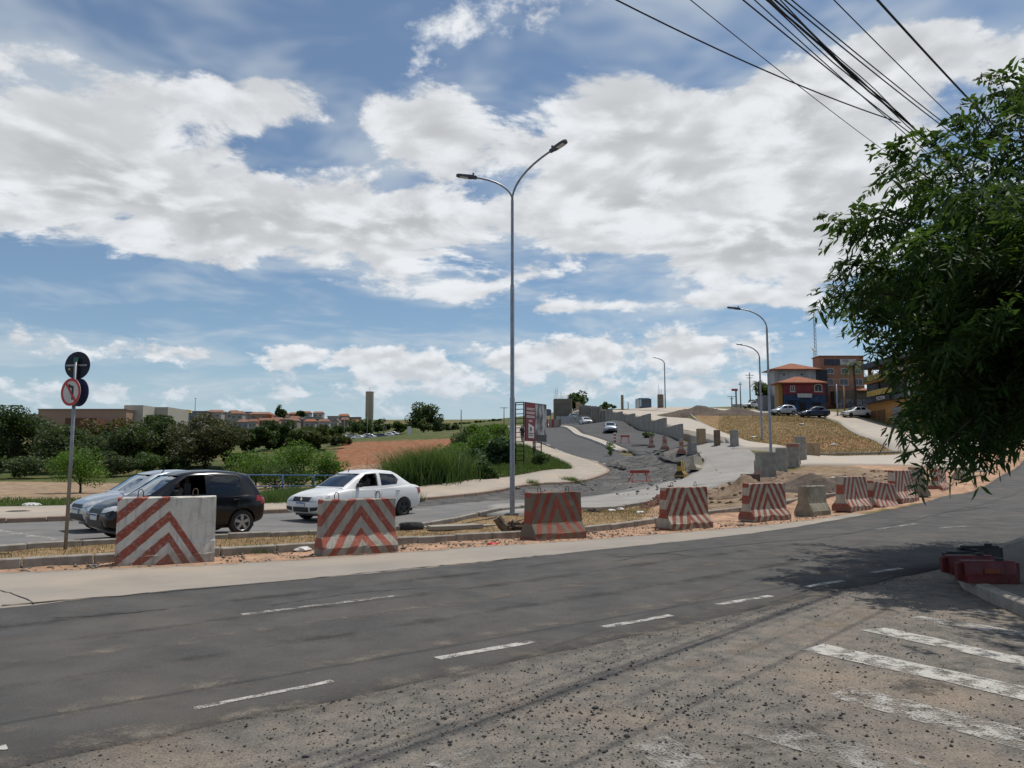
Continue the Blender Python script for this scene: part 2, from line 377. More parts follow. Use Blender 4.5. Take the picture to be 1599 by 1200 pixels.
M_gut = mat('concrete gutter', (.30, .265, .225), (.25, .225, .195), 0.9, .8, 8, (.3, .7), bump=.4, bscale=40, bdist=.006, c3=(.36, .30, .235), scale3=.3, con3=(.45, .7), coord='POS')
M_pav = mat('pavement concrete', (.37, .315, .255), (.31, .27, .225), 0.9, .9, 8, (.35, .65), bump=.4, bscale=30, bdist=.008, c3=(.42, .34, .26), scale3=.25, con3=(.45, .7), coord='POS')
M_conc = mat('ramp concrete', (.42, .37, .31), (.37, .33, .28), 0.9, .5, 8, (.35, .65), bump=.3, bscale=20, bdist=.01, c3=(.45, .37, .29), scale3=.12, con3=(.45, .7), coord='POS')
M_kerb = mat('kerb stone', (.32, .29, .25), (.22, .195, .165), 0.92, 4, 8, (.35, .65), bump=.5, bscale=30, bdist=.01, coord='POS')
M_kerbred = mat('kerb stone dusted red', (.33, .23, .17), (.26, .18, .135), 0.92, 3, 8, (.35, .65), bump=.5, bscale=30, bdist=.01, coord='POS')
M_shade = mat('pavement tree-shade tone', (.20, .175, .145), (.16, .145, .125), 0.93, 1.5, 8, bump=.5, bscale=30, bdist=.01, c3=(.24, .19, .14), scale3=.6, con3=(.5, .7), coord='POS')  # darker copy of the pavement tone, the tree's shade put into the colour
def paintmat(name, c, lo, hi, scale=7):
    m = bpy.data.materials.new(name); m.use_nodes = True; t = NT(m.node_tree); b = t.n['Principled BSDF']; P = t.new('ShaderNodeNewGeometry').outputs['Position']
    b.inputs['Base Color'].default_value = (*c, 1); b.inputs['Roughness'].default_value = .85
    f = t.m('ADD', t.m('MULTIPLY', t.noise(P, scale, 6, .65), .6), t.m('MULTIPLY', t.noise(P, 75, 3, .6), .4))
    tr = t.new('ShaderNodeBsdfTransparent'); mx = t.new('ShaderNodeMixShader'); t.l.new(t.ramp(f, lo, hi), mx.inputs[0]); t.l.new(tr.outputs[0], mx.inputs[1]); t.l.new(b.outputs[0], mx.inputs[2]); t.l.new(mx.outputs[0], t.n['Material Output'].inputs[0])
    MATS[name] = m; return m
M_paint = paintmat('road paint', (.43, .41, .375), .40, .54)

def dustmat(name, c, lo=.42, hi=.66, scale=3.0, amt=.85):
    m = bpy.data.materials.new(name); m.use_nodes = True; t = NT(m.node_tree); b = t.n['Principled BSDF']; P = t.new('ShaderNodeNewGeometry').outputs['Position']
    f = t.m('ADD', t.m('MULTIPLY', t.noise(P, scale, 8, .68), .75), t.m('MULTIPLY', t.noise(P, 60, 3, .6), .25))
    t.l.new(t.mix(t.noise(P, 30, 4, .7), tuple(q*.7 for q in c), tuple(q*1.25 for q in c)), b.inputs['Base Color']); b.inputs['Roughness'].default_value = .95; b.inputs['Specular IOR Level'].default_value = .1
    at_ = t.new('ShaderNodeAttribute'); at_.attribute_name = 'fade'
    k = t.ramp(t.m('ADD', f, t.m('MULTIPLY', t.m('SUBTRACT', at_.outputs['Fac'], 1.0), .5)), lo, hi, 0, amt)
    tr = t.new('ShaderNodeBsdfTransparent'); mx = t.new('ShaderNodeMixShader'); t.l.new(k, mx.inputs[0]); t.l.new(tr.outputs[0], mx.inputs[1]); t.l.new(b.outputs[0], mx.inputs[2]); t.l.new(mx.outputs[0], t.n['Material Output'].inputs[0])
    return m
def drift(name, L, w, m, dz, n=80, parent=None):
    """dust or sand lying along a line, thinning out to both sides"""
    C = resample(L, n); d = np.gradient(C, axis=0); d /= np.linalg.norm(d, axis=1)[:, None]; N = np.column_stack([-d[:, 1], d[:, 0]]); ts = np.linspace(-1, 1, 7)
    G = C[:, None, :]+N[:, None, :]*(ts*w/2)[None, :, None]; Z = zts(G.reshape(-1, 2))+dz; V = np.column_stack([G.reshape(-1, 2), Z]); I = np.arange(n*7).reshape(n, 7)
    F = np.stack([I[:-1, :-1], I[1:, :-1], I[1:, 1:], I[:-1, 1:]], -1).reshape(-1, 4); o = npmesh(name, V, F, m, parent)
    fd = np.tile(1-np.abs(ts)**1.5, n); e = np.minimum(1, np.minimum(np.arange(n), np.arange(n)[::-1])/4.0); fd = fd*np.repeat(e, 7)
    a = o.data.attributes.new('fade', 'FLOAT', 'POINT'); a.data.foreach_set('value', fd.astype(np.float32)); o['kind'] = 'stuff'; return o
u_ = np.array([.772, .636]); n_ = np.array([-.636, .772])
D0 = np.array([-.63, 6.29])
def dl(t, o=0.0): q = D0+u_*t+n_*o; return (q[0], q[1])
# main road: far edge and near edge
farE = [dl(-44, 4.75), dl(-20, 4.75), (-5.75, 8.65), (-2.6, 11.0), (0.7, 13.45), (4.0, 16.3), (7.2, 19.5), (10.3, 22.6), (14.0, 26.2), (19.2, 32.6), (25.5, 40.3), (38.2, 57.5), (53.5, 80), (66, 100)]
nearE = [dl(-44, -.25), dl(-20, -.25), dl(-8, -.25), dl(-4, -.25), dl(0, -.25), dl(4, -.25), dl(8.5, -.22), (8.0, 13.0), (10.6, 15.7), (15.5, 21.0), (21, 27.5), (34, 43), (47, 62), (60, 80), (74, 98)]
main_road = ribbon('main_road', farE, nearE, M_asph, dz=.030, n=420, mm=10, jag=.022)
side_street = ribbon('side_street', nearE[:8]+[(9.2, 14.4)], [(-38, -40), (-20, -30), (0, -22), (8, -16), (16, -10), (22, -2), (26, 4), (27, 8), (27, 10)], M_rough, dz=.022, n=90, mm=30)
gutA = [dl(-44, 4.55), dl(-20, 4.55), (-5.7, 8.45), (-2.5, 10.85), (0.8, 13.3), (4.1, 16.15), (7.3, 19.4), (10.4, 22.5)]
gutB = [dl(-44, 7.1), dl(-20, 7.1), (-9.4, 10.0), (-6.6, 11.6), (-4.6, 12.35), (-1.9, 14.05), (.6, 15.6), (3.4, 17.9), (7.0, 20.4), (10.1, 23.0)]
gutter = ribbon('road_gutter', gutA, gutB, M_gut, dz=.024, n=90, mm=6)
# avenue beyond the median
avN = [(-60, -4), (-34, 6), (-22, 10.5), (-16, 12.3), (-12.2, 14.1), (-9.4, 15.9), (-6.4, 18.3), (-3.6, 20.8), (-.8, 23.9), (2.6, 27.8), (6.0, 31.4), (9.6, 35.6), (12.8, 40.5)]
avF = [(-60, 5), (-34, 13.5), (-22, 17.6), (-14.6, 21.8), (-11, 24.2), (-7.6, 27.0), (-4.1, 32.2), (-1.2, 37.6), (1.2, 41.5), (3.6, 45.2), (5.2, 48.6), (6.0, 51.8)]
avenue = ribbon('avenue', avN, avF, M_ave, dz=.026, n=90, mm=12)
brk = ribbon('broken_asphalt', pl((640, 795), (790, 782), (950, 771), (1065, 747), (1092, 728), (1092, 712), (1078, 700)), pl((655, 784), (765, 769), (870, 756), (925, 744), (948, 734), (948, 726), (955, 708)), M_brk, dz=.04, n=70, mm=14, jag=.05)
curve = ribbon('curved_road', pl((760, 806), (860, 800), (940, 795), (1010, 783), (1070, 773), (1130, 757), (1175, 744), (1186, 726), (1178, 710), (1160, 697)), pl((760, 789), (860, 783), (950, 773), (1020, 761), (1067, 748), (1092, 732), (1100, 718), (1096, 706), (1085, 699), (1070, 693)), M_curve, dz=.033, n=80, mm=12)
RLm = pl((964, 707), (945, 698), (920, 688), (895, 677), (875, 668))
RLm = RLm+[(RLm[-1][0]-.6, RLm[-1][1]+14), (RLm[-1][0]-2.2, RLm[-1][1]+36), (RLm[-1][0]-6, RLm[-1][1]+85)]
RL = [(p[0]+1.05, p[1]) for p in RLm]
RR = [(14.6, 57.5), (17.0, 64), (17.3, 73), (17.4, 82), (17.5, 93), (17.4, 104), (16.5, 118), (14.6, 135), (12.2, 155), (9, 205)]
rampL = ribbon('ramp_carriageway', [(6.7, 53), (6.3, 58), (4.6, 70), (2.7, 80), (3.3, 100), (3.5, 118), (1.5, 150), (-4, 200)], [(9.0, 60.5)]+RLm, M_dk, dz=.05, n=70, mm=8)
rampR = ribbon('ramp_carriageway', [(10.4, 63.0)]+RL, RR, M_dk, dz=.16, n=70, mm=8, skirt=.5)
med_ramp = ribbon('ramp_median', RLm, [(p[0]-.1, p[1]) for p in RL], M_conc, dz=.24, n=50, mm=3, skirt=.5)
# far pavement that turns up beside the ramp
pvO = [(-60, 5.2), (-34, 13.7), (-22, 17.8), (-14.6, 21.95), (-11, 24.4), (-7.6, 27.2), (-4.1, 32.4), (-1.2, 37.8), (1.2, 41.7), (3.6, 45.4), (5.4, 48.8), (6.5, 52.2), (6.6, 55.5), (5.9, 61), (4.4, 70), (2.5, 80), (3.1, 100), (3.2, 118), (1.2, 150), (-4.3, 200)]
pvI = [(-60, 12), (-36, 21.5), (-24, 26.5), (-16.0, 29.5), (-11.8, 31.5), (-8.2, 34.0), (-5.2, 38.2), (-2.4, 42.5), (-.2, 45.8), (2.0, 48.8), (3.6, 52), (4.3, 55), (4.2, 58), (3.6, 63), (1.8, 72), (-.2, 82), (.2, 100), (.3, 118), (-1.6, 150), (-7, 200)]
pavement = ribbon('pavement', pvO, pvI, M_pav, dz=.15, n=120, mm=6, skirt=.4)
# concrete road climbing behind the retaining wall, and the cross street
up = ribbon('concrete_ramp', [(15.2, 53.5), (17.9, 62), (18.3, 71), (18.35, 82), (18.4, 93), (18.3, 104), (17.5, 118), (15.6, 135), (13.6, 155), (14, 190), (20, 260)], [(19.2, 53.5), (20.6, 60), (21.6, 70), (23.2, 84), (24.6, 98), (25.8, 112), (27.2, 128), (29.4, 146), (31, 160), (35, 190), (42, 260)], M_conc, n=80, mm=6, skirt=3.2,
            za=[2.5, 3.3, 4.1, 4.95, 6.1, 7.3, 8.8, 10.6, 12.0, 13.2, 14.5], zb=[2.6, 2.9, 3.4, 4.7, 6.3, 7.9, 9.4, 11.0, 12.1, 13.2, 14.5])
strip = ribbon('cross_street', pl((1186, 735), (1240, 728), (1330, 727), (1420, 728), (1500, 735), (1550, 738)), pl((1180, 708), (1240, 713), (1330, 713), (1400, 711), (1450, 700), (1500, 690)), M_conc, dz=.05, n=50, mm=6)
hillst = ribbon('hill_street', [(30.5, 61.6), (34.0, 72), (40, 92), (44.5, 106), (43, 114), (34, 125), (28, 140), (24, 165)], [(48, 70), (47.5, 80), (49, 96), (50.5, 108), (51, 121), (42, 136), (38, 150), (34, 172)], M_conc, dz=.06, n=60, mm=6)
# grass-topped median between the two roads: ground inside kerbs
mdN = [(-11.3, 11.0), (-10.2, 11.1), (-9.2, 11.35), (-7.6, 12.15), (-6.2, 13.0), (-4.6, 14.1), (-2.8, 15.4), (-1.0, 16.9), (1.2, 18.7), (3.4, 20.8), (5.4, 23.0), (7.6, 25.2), (10.2, 27.4), (13.2, 29.4), (16.5, 33.0)]
mdF = [(-11.6, 11.9), (-11.0, 13.0), (-9.9, 14.6), (-8.6, 16.0), (-6.3, 17.8), (-3.6, 20.4), (-.9, 23.5), (2.4, 27.2), (5.6, 30.6)]
# pavement on the near right, under the tree
npI = [(27, 3.4), (14, 4.6), (8, 5.6), (6.1, 6.5), (5.45, 7.8), (5.55, 8.8), (5.75, 9.7), (6.1, 10.6), (6.65, 11.5), (7.4, 12.4), (8.4, 13.5), (10.75, 15.8), (15.6, 21.1), (21.1, 27.6), (34.1, 43.1), (47.1, 62)]
npO = [(27, 9), (20, 9), (16, 9.2), (14.2, 9.6), (13.2, 10), (12.7, 10.5), (12.5, 11), (12.6, 11.6), (12.9, 12.4), (13.4, 13.2), (14.4, 14.6), (16.6, 17), (21, 20.5), (26, 27), (40, 42), (53, 61)]
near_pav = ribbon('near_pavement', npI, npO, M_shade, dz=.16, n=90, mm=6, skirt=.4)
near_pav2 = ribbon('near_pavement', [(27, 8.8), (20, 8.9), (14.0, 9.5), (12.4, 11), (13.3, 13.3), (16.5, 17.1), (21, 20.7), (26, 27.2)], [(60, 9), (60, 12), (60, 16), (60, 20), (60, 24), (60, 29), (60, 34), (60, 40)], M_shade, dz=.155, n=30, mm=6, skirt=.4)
# kerbs laid stone by stone
def kerb(parent, L, step, w, h, dz, m, jitter=.012, tmax=1e9, off=0.0, gap=.02, lbl=None):
    P = resample(L, 400); s = np.concatenate([[0], np.cumsum(np.linalg.norm(np.diff(P, axis=0), axis=1))])
    me = MB().box((0, 0, 0), (step-gap, w, h)).mesh('kerb_stone')
    bm = bmesh.new(); bm.from_mesh(me); bmesh.ops.bevel(bm, geom=bm.edges[:], offset=.018, segments=1, affect='EDGES'); bm.to_mesh(me); bm.free(); me.materials.append(m)
    k = 0
    for u in np.arange(step/2, min(s[-1], tmax), step):
        a = np.array([np.interp(u-step/2, s, P[:, 0]), np.interp(u-step/2, s, P[:, 1])]); b = np.array([np.interp(u+step/2, s, P[:, 0]), np.interp(u+step/2, s, P[:, 1])])
        c = (a+b)/2; za_, zb_ = zt(*a), zt(*b)
        o = link('kerb_stone', me, parent)
        o.location = (c[0], c[1], (za_+zb_)/2+dz-h/2+random.uniform(-jitter, jitter))
        o.rotation_euler = (random.uniform(-.02, .02), -math.atan2(zb_-za_, step), math.atan2(b[1]-a[1], b[0]-a[0])+random.uniform(-.012, .012)); k += 1
    return k
# ------------------------------------------------------------------ the ground itself
def build_ground():
    def axis(lo, hi, fine_lo, fine_hi, d, g):
        a = list(np.arange(fine_lo, fine_hi, d)); s = d; x = fine_hi
        while x < hi: a.append(x); s *= g; x += s
        a.append(hi); s = d; x = fine_lo
        b = []
        while x > lo: s *= g; x -= s; b.append(max(x, lo))
        return np.array(b[::-1]+a)
    xs = axis(-3500, 3500, -32, 34, .33, 1.045); ys = axis(-1500, 4000, 6, 66, .33, 1.022)
    X, Y = np.meshgrid(xs, ys); P = np.stack([X.ravel(), Y.ravel()], 1); Z = zts(P)
    rough = np.zeros(len(P)); hid = np.zeros(len(P), bool)
    for poly in SHEETS: hid |= inside(P, poly)
    # colour zones: dirt, dry grass, red soil, green grass (true soil and plant colours)
    dirt = np.array((.40, .25, .165)); tan = np.array((.31, .225, .15)); dry = np.array((.235, .155, .075)); green = np.array((.055, .085, .022)); red = np.array((.26, .115, .060)); dark = np.array((.13, .095, .07)); olive = np.array((.12, .115, .045))
    C = np.tile(olive, (len(P), 1))
    def zone(poly, c): C[inside(P, poly)] = c
    zone([(-200, 25), (-22, 26), (-8, 34), (-6, 38), (-6, 44), (-14, 50), (-30, 56), (-200, 60)], green*.6+olive*.4)
    zone([(-200, 36), (-24, 37), (-15, 44), (-16, 76), (-40, 84), (-200, 90)], tan*.95)
    zone([(-70, 70), (-8, 60), (0, 100), (5, 160), (4, 400), (-160, 400), (-150, 110)], green*.75+olive*.25)
    zone(pl((505, 748), (528, 700), (540, 691), (580, 690), (640, 688), (714, 685), (726, 690), (716, 704), (706, 722), (690, 738), (640, 748)), red)
    zone(pl((505, 748), (545, 728), (600, 724), (690, 722), (690, 738), (640, 748)), red*.45+tan*.55)
    zone(list(zip(*[np.array(q) for q in zip(*pvI[4:])]))+[(-4, 150), (-5, 100), (-7, 80), (-8, 60), (-10, 46)], green*.7+olive*.3)
    zone(gutB[2:]+[(14, 26.2), (19, 32.6), (25.6, 40.2), (38.4, 57.4), (54, 80), (52, 84), (36, 62), (30, 54), (22, 52), (12, 38), (5.6, 30.8), (-3, 22), (-9, 16), (-12, 12)], dirt)
    zone(mdN[1:10]+mdF[::-1], dry*.8+tan*.25)
    zone([(5.6, 23.5), (10.2, 27.6), (14.5, 30), (20, 35), (22, 46), (20, 50), (13, 42), (10, 36.5), (6, 31.5)], tan*.8)
    zone([(8.5, 28.5), (13, 31), (18.5, 37), (17, 42), (13.5, 39), (10, 34)], dark*1.25)
    zone([(19.6, 54), (30, 60), (34, 72), (40, 92), (44, 106), (43, 114), (32, 124), (28, 128), (24, 90), (21, 66)], dry)
    zone([(24, 112), (42, 112), (33, 125), (29, 134)], dark)
    zone([(25, 66), (31, 66), (36, 80), (30, 84), (26, 76)], dry*.6+red*.55)
    V = np.column_stack([P, Z-np.where(hid, .16, 0)])
    bmp = (inside(P, [(5.6, 22.5), (12, 27.5), (21, 35), (22, 48), (12, 42), (5, 31)])).astype(float)
    nn = np.sin(P[:, 0]*1.9+1.3*np.sin(P[:, 1]*1.1))*np.sin(P[:, 1]*1.6+P[:, 0]*.4)
    V[:, 2] += np.where(hid, 0, bmp*(.06+.10*nn)+.012*np.sin(P[:, 0]*5+P[:, 1]*3.1))
    nx, ny = len(xs), len(ys); I = np.arange(nx*ny).reshape(ny, nx)
    F = np.stack([I[:-1, :-1], I[:-1, 1:], I[1:, 1:], I[1:, :-1]], -1).reshape(-1, 4)
    m = bpy.data.materials.new('open ground'); m.use_nodes = True; t = NT(m.node_tree); b = t.n['Principled BSDF']
    pos = t.new('ShaderNodeNewGeometry').outputs['Position']
    att = t.new('ShaderNodeAttribute'); att.attribute_name = 'soil'
    n1 = t.noise(pos, 1.6, 9, .62); n2 = t.noise(pos, .22, 5, .6); n3 = t.noise(pos, 9, 5, .6)
    k = t.m('ADD', t.ramp(n1, .28, .72, .62, 1.30), t.m('MULTIPLY', t.m('SUBTRACT', n3, .5), .7))
    c = t.vm('SCALE', att.outputs['Color'], scale=k)
    c = t.mix(t.ramp(n2, .46, .70, 0, .5), c, (.24, .155, .085)); 
    t.l.new(c, b.inputs['Base Color']); b.inputs['Roughness'].default_value = .95; b.inputs['Specular IOR Level'].default_value = .15
    bn = t.new('ShaderNodeBump'); bn.inputs['Strength'].default_value = .8; bn.inputs['Distance'].default_value = .06
    t.l.new(t.noise(pos, 5.0, 8, .68), bn.inputs['Height']); t.l.new(bn.outputs[0], b.inputs['Normal'])
    o = npmesh('ground', V, F, m, smooth=True); o['kind'] = 'structure'
    ca = o.data.color_attributes.new('soil', 'FLOAT_COLOR', 'POINT')
    ca.data.foreach_set('color', np.column_stack([C, np.ones(len(C))]).astype(np.float32).ravel())
    return o
ground = build_ground()
kerb(ground, mdN, .98, .16, .30, .15, M_kerb, lbl='median')
kerb(ground, mdF, .98, .16, .28, .12, M_kerb)
kerb(pavement, [(p[0], p[1]-.1) for p in pvO[2:14]], .98, .16, .35, .165, M_kerbred, tmax=60)
kerb(med_ramp, RLm, 1.6, .2, .5, .27, mat('kerb whitewashed', (.55, .52, .47), (.45, .42, .38), .9, 3, coord='POS'), tmax=70)
kerb(near_pav, npI[2:12], .98, .17, .34, .175, M_kerb)
kerb(ground, [(20.0, 55), (20.9, 60), (21.9, 70), (23.5, 84), (24.9, 98), (26.1, 112)], 1.6, .25, .5, .18, M_kerb, tmax=62)
kerb(ground, pl((1248, 710), (1300, 711), (1350, 710), (1400, 708)), 1.3, .2, .4, .16, M_kerb)
# dust lying along the road edges
M_dg = dustmat('dust grey-brown', (.20, .175, .148)); M_dr = dustmat('dust red', (.36, .235, .16)); M_dt = dustmat('tyre-worn dark', (.040, .039, .038), .40, .70, 1.2, .6); M_dp = dustmat('dust pale', (.27, .245, .21), .44, .7, 1.5, .55)
for nm, L, w, m_, dz, n_p, par in (('road_dust', [dl(t, -.15) for t in (-20, -10, -5, 0, 4, 8, 9.5)], 1.5, M_dg, .0325, 70, main_road), ('road_dust', [dl(t, .6) for t in (-20, -10, -5, 0, 4, 8, 11)], 1.3, M_dg, .0328, 70, main_road), ('road_dust', farE[2:12], 1.0, M_dp, .0322, 90, main_road), ('road_dust', gutB[1:], 1.2, M_dr, .0285, 80, gutter),
        ('tyre_wear', [dl(t, 1.5) for t in (-20, -10, 0, 8, 14)], .9, M_dt, .0331, 60, main_road), ('tyre_wear', [dl(t, 2.9) for t in (-20, -10, 0, 8, 14)], .9, M_dt, .0334, 60, main_road), ('road_dust', [dl(t, 2.2) for t in (-20, -10, 0, 8, 14)], 1.0, M_dg, .0337, 60, main_road), ('tyre_wear', [dl(t, 3.9) for t in (-20, -10, 0, 8)], .8, M_dt, .0331, 60, main_road),
        ('sand_patch', [dl(t, -1.2) for t in (-6, -2, 2, 6, 9)], 1.6, dustmat('sand', (.27, .215, .16), .46, .66, 1.6), .0235, 50, side_street), ('sand_patch', [dl(t, -2.6) for t in (-4, 0, 4, 8)], 1.8, MATS.get('none') or dustmat('dark grit', (.075, .07, .065), .46, .66, 2.2, .8), .0240, 50, side_street), ('sand_patch', [(5.2, 8.2), (5.8, 9.8), (6.2, 11.0), (7.2, 12.4)], 1.3, M_dg, .0245, 30, side_street), ('road_dust', avN[3:11], .9, M_dp, .031, 60, avenue), ('road_dust', avF[2:8], 1.0, M_dp, .031, 50, avenue), ('road_dust', pl((700, 797), (760, 797), (830, 792), (900, 786)), 2.6, M_dp, .036, 30, curve)):
    drift(nm, L, w, m_, dz, n_p, par)
# painted marks
def mark(name, parent, pts, dz=.036, m=M_paint, n=8, wj=.0):
    """quad strip between two short edges lying on a road"""
    (a, b), (c, d) = pts
    A = np.linspace(a, c, n); B = np.linspace(b, d, n)
    if wj: A = A+RNG.normal(0, wj, A.shape); B = B+RNG.normal(0, wj, B.shape)
    V = []
    for p, q in zip(A, B): V += [(p[0], p[1], zt(p[0], p[1])+dz), (q[0], q[1], zt(q[0], q[1])+dz)]
    F = [(2*i, 2*i+1, 2*i+3, 2*i+2) for i in range(n-1)]
    return npmesh(name, V, F, m, parent)
def dash(name, parent, p, q, w, dz=.0345, m=M_paint, wj=.006):
    p = np.array(p[:2]); q = np.array(q[:2]); d = (q-p)/np.linalg.norm(q-p); nn = np.array([-d[1], d[0]])*w/2
    return mark(name, parent, ((p+nn, p-nn), (q+nn, q-nn)), dz, m, wj=wj)
M_paintw = paintmat('road paint worn', (.37, .35, .32), .45, .58)
M_paintx = paintmat('road paint nearly gone', (.31, .29, .265), .45, .62, 4)
for a, b in (((300, 1115), (520, 1071)), ((682, 1035), (833, 1008)), ((943, 985), (1048, 966)), ((1121, 949), (1203, 935)), ((1257, 921), (1316, 911)), ((1362, 898), (1407, 891))):
    dash('lane_dash', main_road, gxy(*a), gxy(*b), .10 if a[0] > 320 else .07)
dash('lane_dash', main_road, gxy(-40, 1185), gxy(10, 1175), .08)
dash('lane_dash', main_road, gxy(376, 965), gxy(626, 934), .10, m=M_paintw)
dash('lane_dash', main_road, gxy(1368, 829), gxy(1432, 820), .12, m=M_paintw)
dash('lane_dash', main_road, gxy(1467, 827), gxy(1510, 824), .12, m=M_paintw)
for a, b, w, mm_ in (((1365, 987), (1720, 1065), .30, M_paint), ((1270, 1015), (1720, 1115), .36, M_paint), ((1428, 968), (1680, 1008), .26, M_paintw), ((1310, 1085), (1760, 1205), .38, M_paintw), ((1180, 1140), (1460, 1225), .36, M_paintx), ((1010, 1165), (1130, 1230), .3, M_paintx), ((1480, 953), (1560, 962), .2, M_paintx), ((700, 1190), (760, 1215), .3, M_paintx)):
    dash('crossing_stripe', side_street, gxy(*a), gxy(*b), w, .0275, mm_, wj=.012)
dash('lane_mark', avenue, gxy(-30, 826), gxy(95, 846), .28, .031, M_paintw)
dash('lane_mark', avenue, gxy(640, 799), gxy(672, 796), .12, .031, M_paint)
dash('edge_line', rampL, (3.0, 80), (6.9, 57), .18, .056, M_paint)
dash('edge_line', rampL, (3.0, 80), (3.6, 100), .18, .056, M_paint)
# ------------------------------------------------------------------ concrete barriers
def stripemat(name, white, red, apex=0.0, slope=1.25, period=.30, phase=0.0, duty=.5, slopeR=None, xmax=9, dirt=.35, topw=False):
    """chevron paint on worn concrete, in the barrier's own coordinates"""
    m = bpy.data.materials.new(name); m.use_nodes = True; t = NT(m.node_tree); b = t.n['Principled BSDF']
    P = t.new('ShaderNodeTexCoord').outputs['Object']; x, y, z = t.sep(P)
    nz = t.noise(P, 9, 5); wob = t.m('MULTIPLY', t.m('SUBTRACT', nz, .5), .05)
    dx_ = t.m('SUBTRACT', x, apex); rgt = t.m('GREATER_THAN', dx_, 0.0); ax = t.m('MULTIPLY', t.m('ABSOLUTE', dx_), t.m('ADD', slope, t.m('MULTIPLY', rgt, slopeR-slope if slopeR else 0.0)))
    v = t.m('ADD', t.m('ADD', ax, z), t.m('ADD', wob, phase))
    fr = t.m('FRACT', t.m('DIVIDE', v, period))
    st = t.ramp(fr, duty-.02, duty+.02, 1, 0)
    if xmax < 5:
        ok = t.m('MAXIMUM', t.m('LESS_THAN', dx_, 0.0), t.m('LESS_THAN', v, xmax)); st = t.m('MULTIPLY', st, ok)
    wear = t.ramp(t.noise(P, 22, 8, .7), .30, .52); st = t.m('MULTIPLY', st, t.m('ADD', .55, t.m('MULTIPLY', wear, .45)))
    wc = t.mix(t.ramp(t.noise(P, 5, 8, .65), .40, .72, 0, dirt), white, (.17, .15, .12))
    rc = t.mix(t.ramp(t.noise(P, 7, 6, .65), .35, .75, 0, .5), red, tuple(c*.55 for c in red))
    c = t.mix(st, wc, rc)
    low = t.m('MULTIPLY', t.ramp(z, .0, .34, 1, 0), t.ramp(t.noise(P, 6, 6), .25, .7)); c = t.mix(t.m('MULTIPLY', low, .7), c, (.19, .145, .105))
    pit = t.ramp(t.noise(P, 38, 3, .5), .26, .30, 1, 0); c = t.mix(pit, c, (.06, .055, .05))
    t.l.new(c, b.inputs['Base Color']); drip = t.m('MULTIPLY', t.ramp(t.noise(t.vm('MULTIPLY', P, (14, 14, 1.2)), 1.0, 5, .6), .50, .72), .45); c = t.mix(drip, c, (.13, .11, .09)); t.l.new(c, b.inputs['Base Color'])
    b.inputs['Roughness'].default_value = .88; b.inputs['Specular IOR Level'].default_value = .25
    bn = t.new('ShaderNodeBump'); bn.inputs['Strength'].default_value = .5; bn.inputs['Distance'].default_value = .01
    t.l.new(t.noise(P, 40, 6, .7), bn.inputs['Height']); t.l.new(bn.outputs[0], b.inputs['Normal'])
    return m
M_steel = mat('rebar steel', (.10, .075, .06), (.16, .10, .07), .7, 20, metal=.4)
M_plainc = mat('barrier bare concrete', (.30, .265, .20), (.21, .185, .14), .92, 4, 8, bump=.5, bscale=40, bdist=.01, c3=(.14, .12, .09), scale3=2.0, con3=(.55, .75))
def barrier(label, c, rz, m, L=1.42, H=1.05, base=.60, top=.22, loops=True, tilt=0.0, group='concrete barriers along the works', zoff=0.0, slopeh=.34, kick=.14):
    root = empty('concrete_barrier', (c[0], c[1], zt(c[0], c[1])+zoff), rz, label, 'barrier', group)
    root.rotation_euler = (0, tilt, rz)
    hb, ht = base/2, top/2; hm = ht+.035
    prof = [(-hb, 0), (-hb, kick), (-hb+.015, kick+.02), (-hm-.02, slopeh-.02), (-hm, slopeh+.02), (-ht-.012, H*.7), (-ht, H-.015), (-ht+.015, H), (ht-.015, H), (ht, H-.015), (ht+.012, H*.7), (hm, slopeh+.02), (hm+.02, slopeh-.02), (hb-.015, kick+.02), (hb, kick), (hb, 0)]
    n = len(prof); N = 16; vs = []; fs = []; r = random.Random(label)
    xs = [-L/2, -L/2+.015]+list(np.linspace(-L/2+.1, L/2-.1, N-4))+[L/2-.015, L/2]
    for i, x in enumerate(xs):
        e = .985 if i in (0, N-1) else 1.0
        for k, (y, z) in enumerate(prof):
            j = r.uniform(-.006, .006); chip = -r.uniform(.01, .03) if (k in (1, 2, 13, 14, 6, 7, 8, 9) and r.random() < .16) else 0
            vs.append((x+r.uniform(-.004, .004), (abs(y)+chip+j)*e*(1 if y > 0 else -1), max(0, z+(chip*.4 if z > .05 else 0)+(j*.6 if z > .05 else 0))))
    fs = [(i*n+k, i*n+(k+1) % n, (i+1)*n+(k+1) % n, (i+1)*n+k) for i in range(N-1) for k in range(n)]+[tuple(range(n-1, -1, -1)), tuple(range((N-1)*n, N*n))]
    MB().add(vs, fs).build('barrier_body', m, root)
    if loops:
        for sx in (-1, 1):
            x = sx*L*.28; p = [(x-.035, 0, H-.05), (x-.04, 0, H+.07), (x-.025, 0, H+.115), (x, 0, H+.125), (x+.025, 0, H+.115), (x+.04, 0, H+.07), (x+.035, 0, H-.05)]
            MB().tube(p, .008, 6).build('lifting_loop', M_steel, root, smooth=True)
    return root
RED = (.33, .085, .058); DR = tuple(c*.85 for c in RED)
WH = (.60, .57, .51); DW = (.26, .23, .19)
def ends(a, b, zz=None, L=1.42, base=.6):
    p, q = np.array(gxy(*a)), np.array(gxy(*b)); d = (q-p)/np.linalg.norm(q-p); nn = np.array([-d[1], d[0]])
    if q[0]-p[0] < 0: nn = -nn
    return (p+q)/2+nn*base/2, math.atan2(d[1], d[0]), np.linalg.norm(q-p)
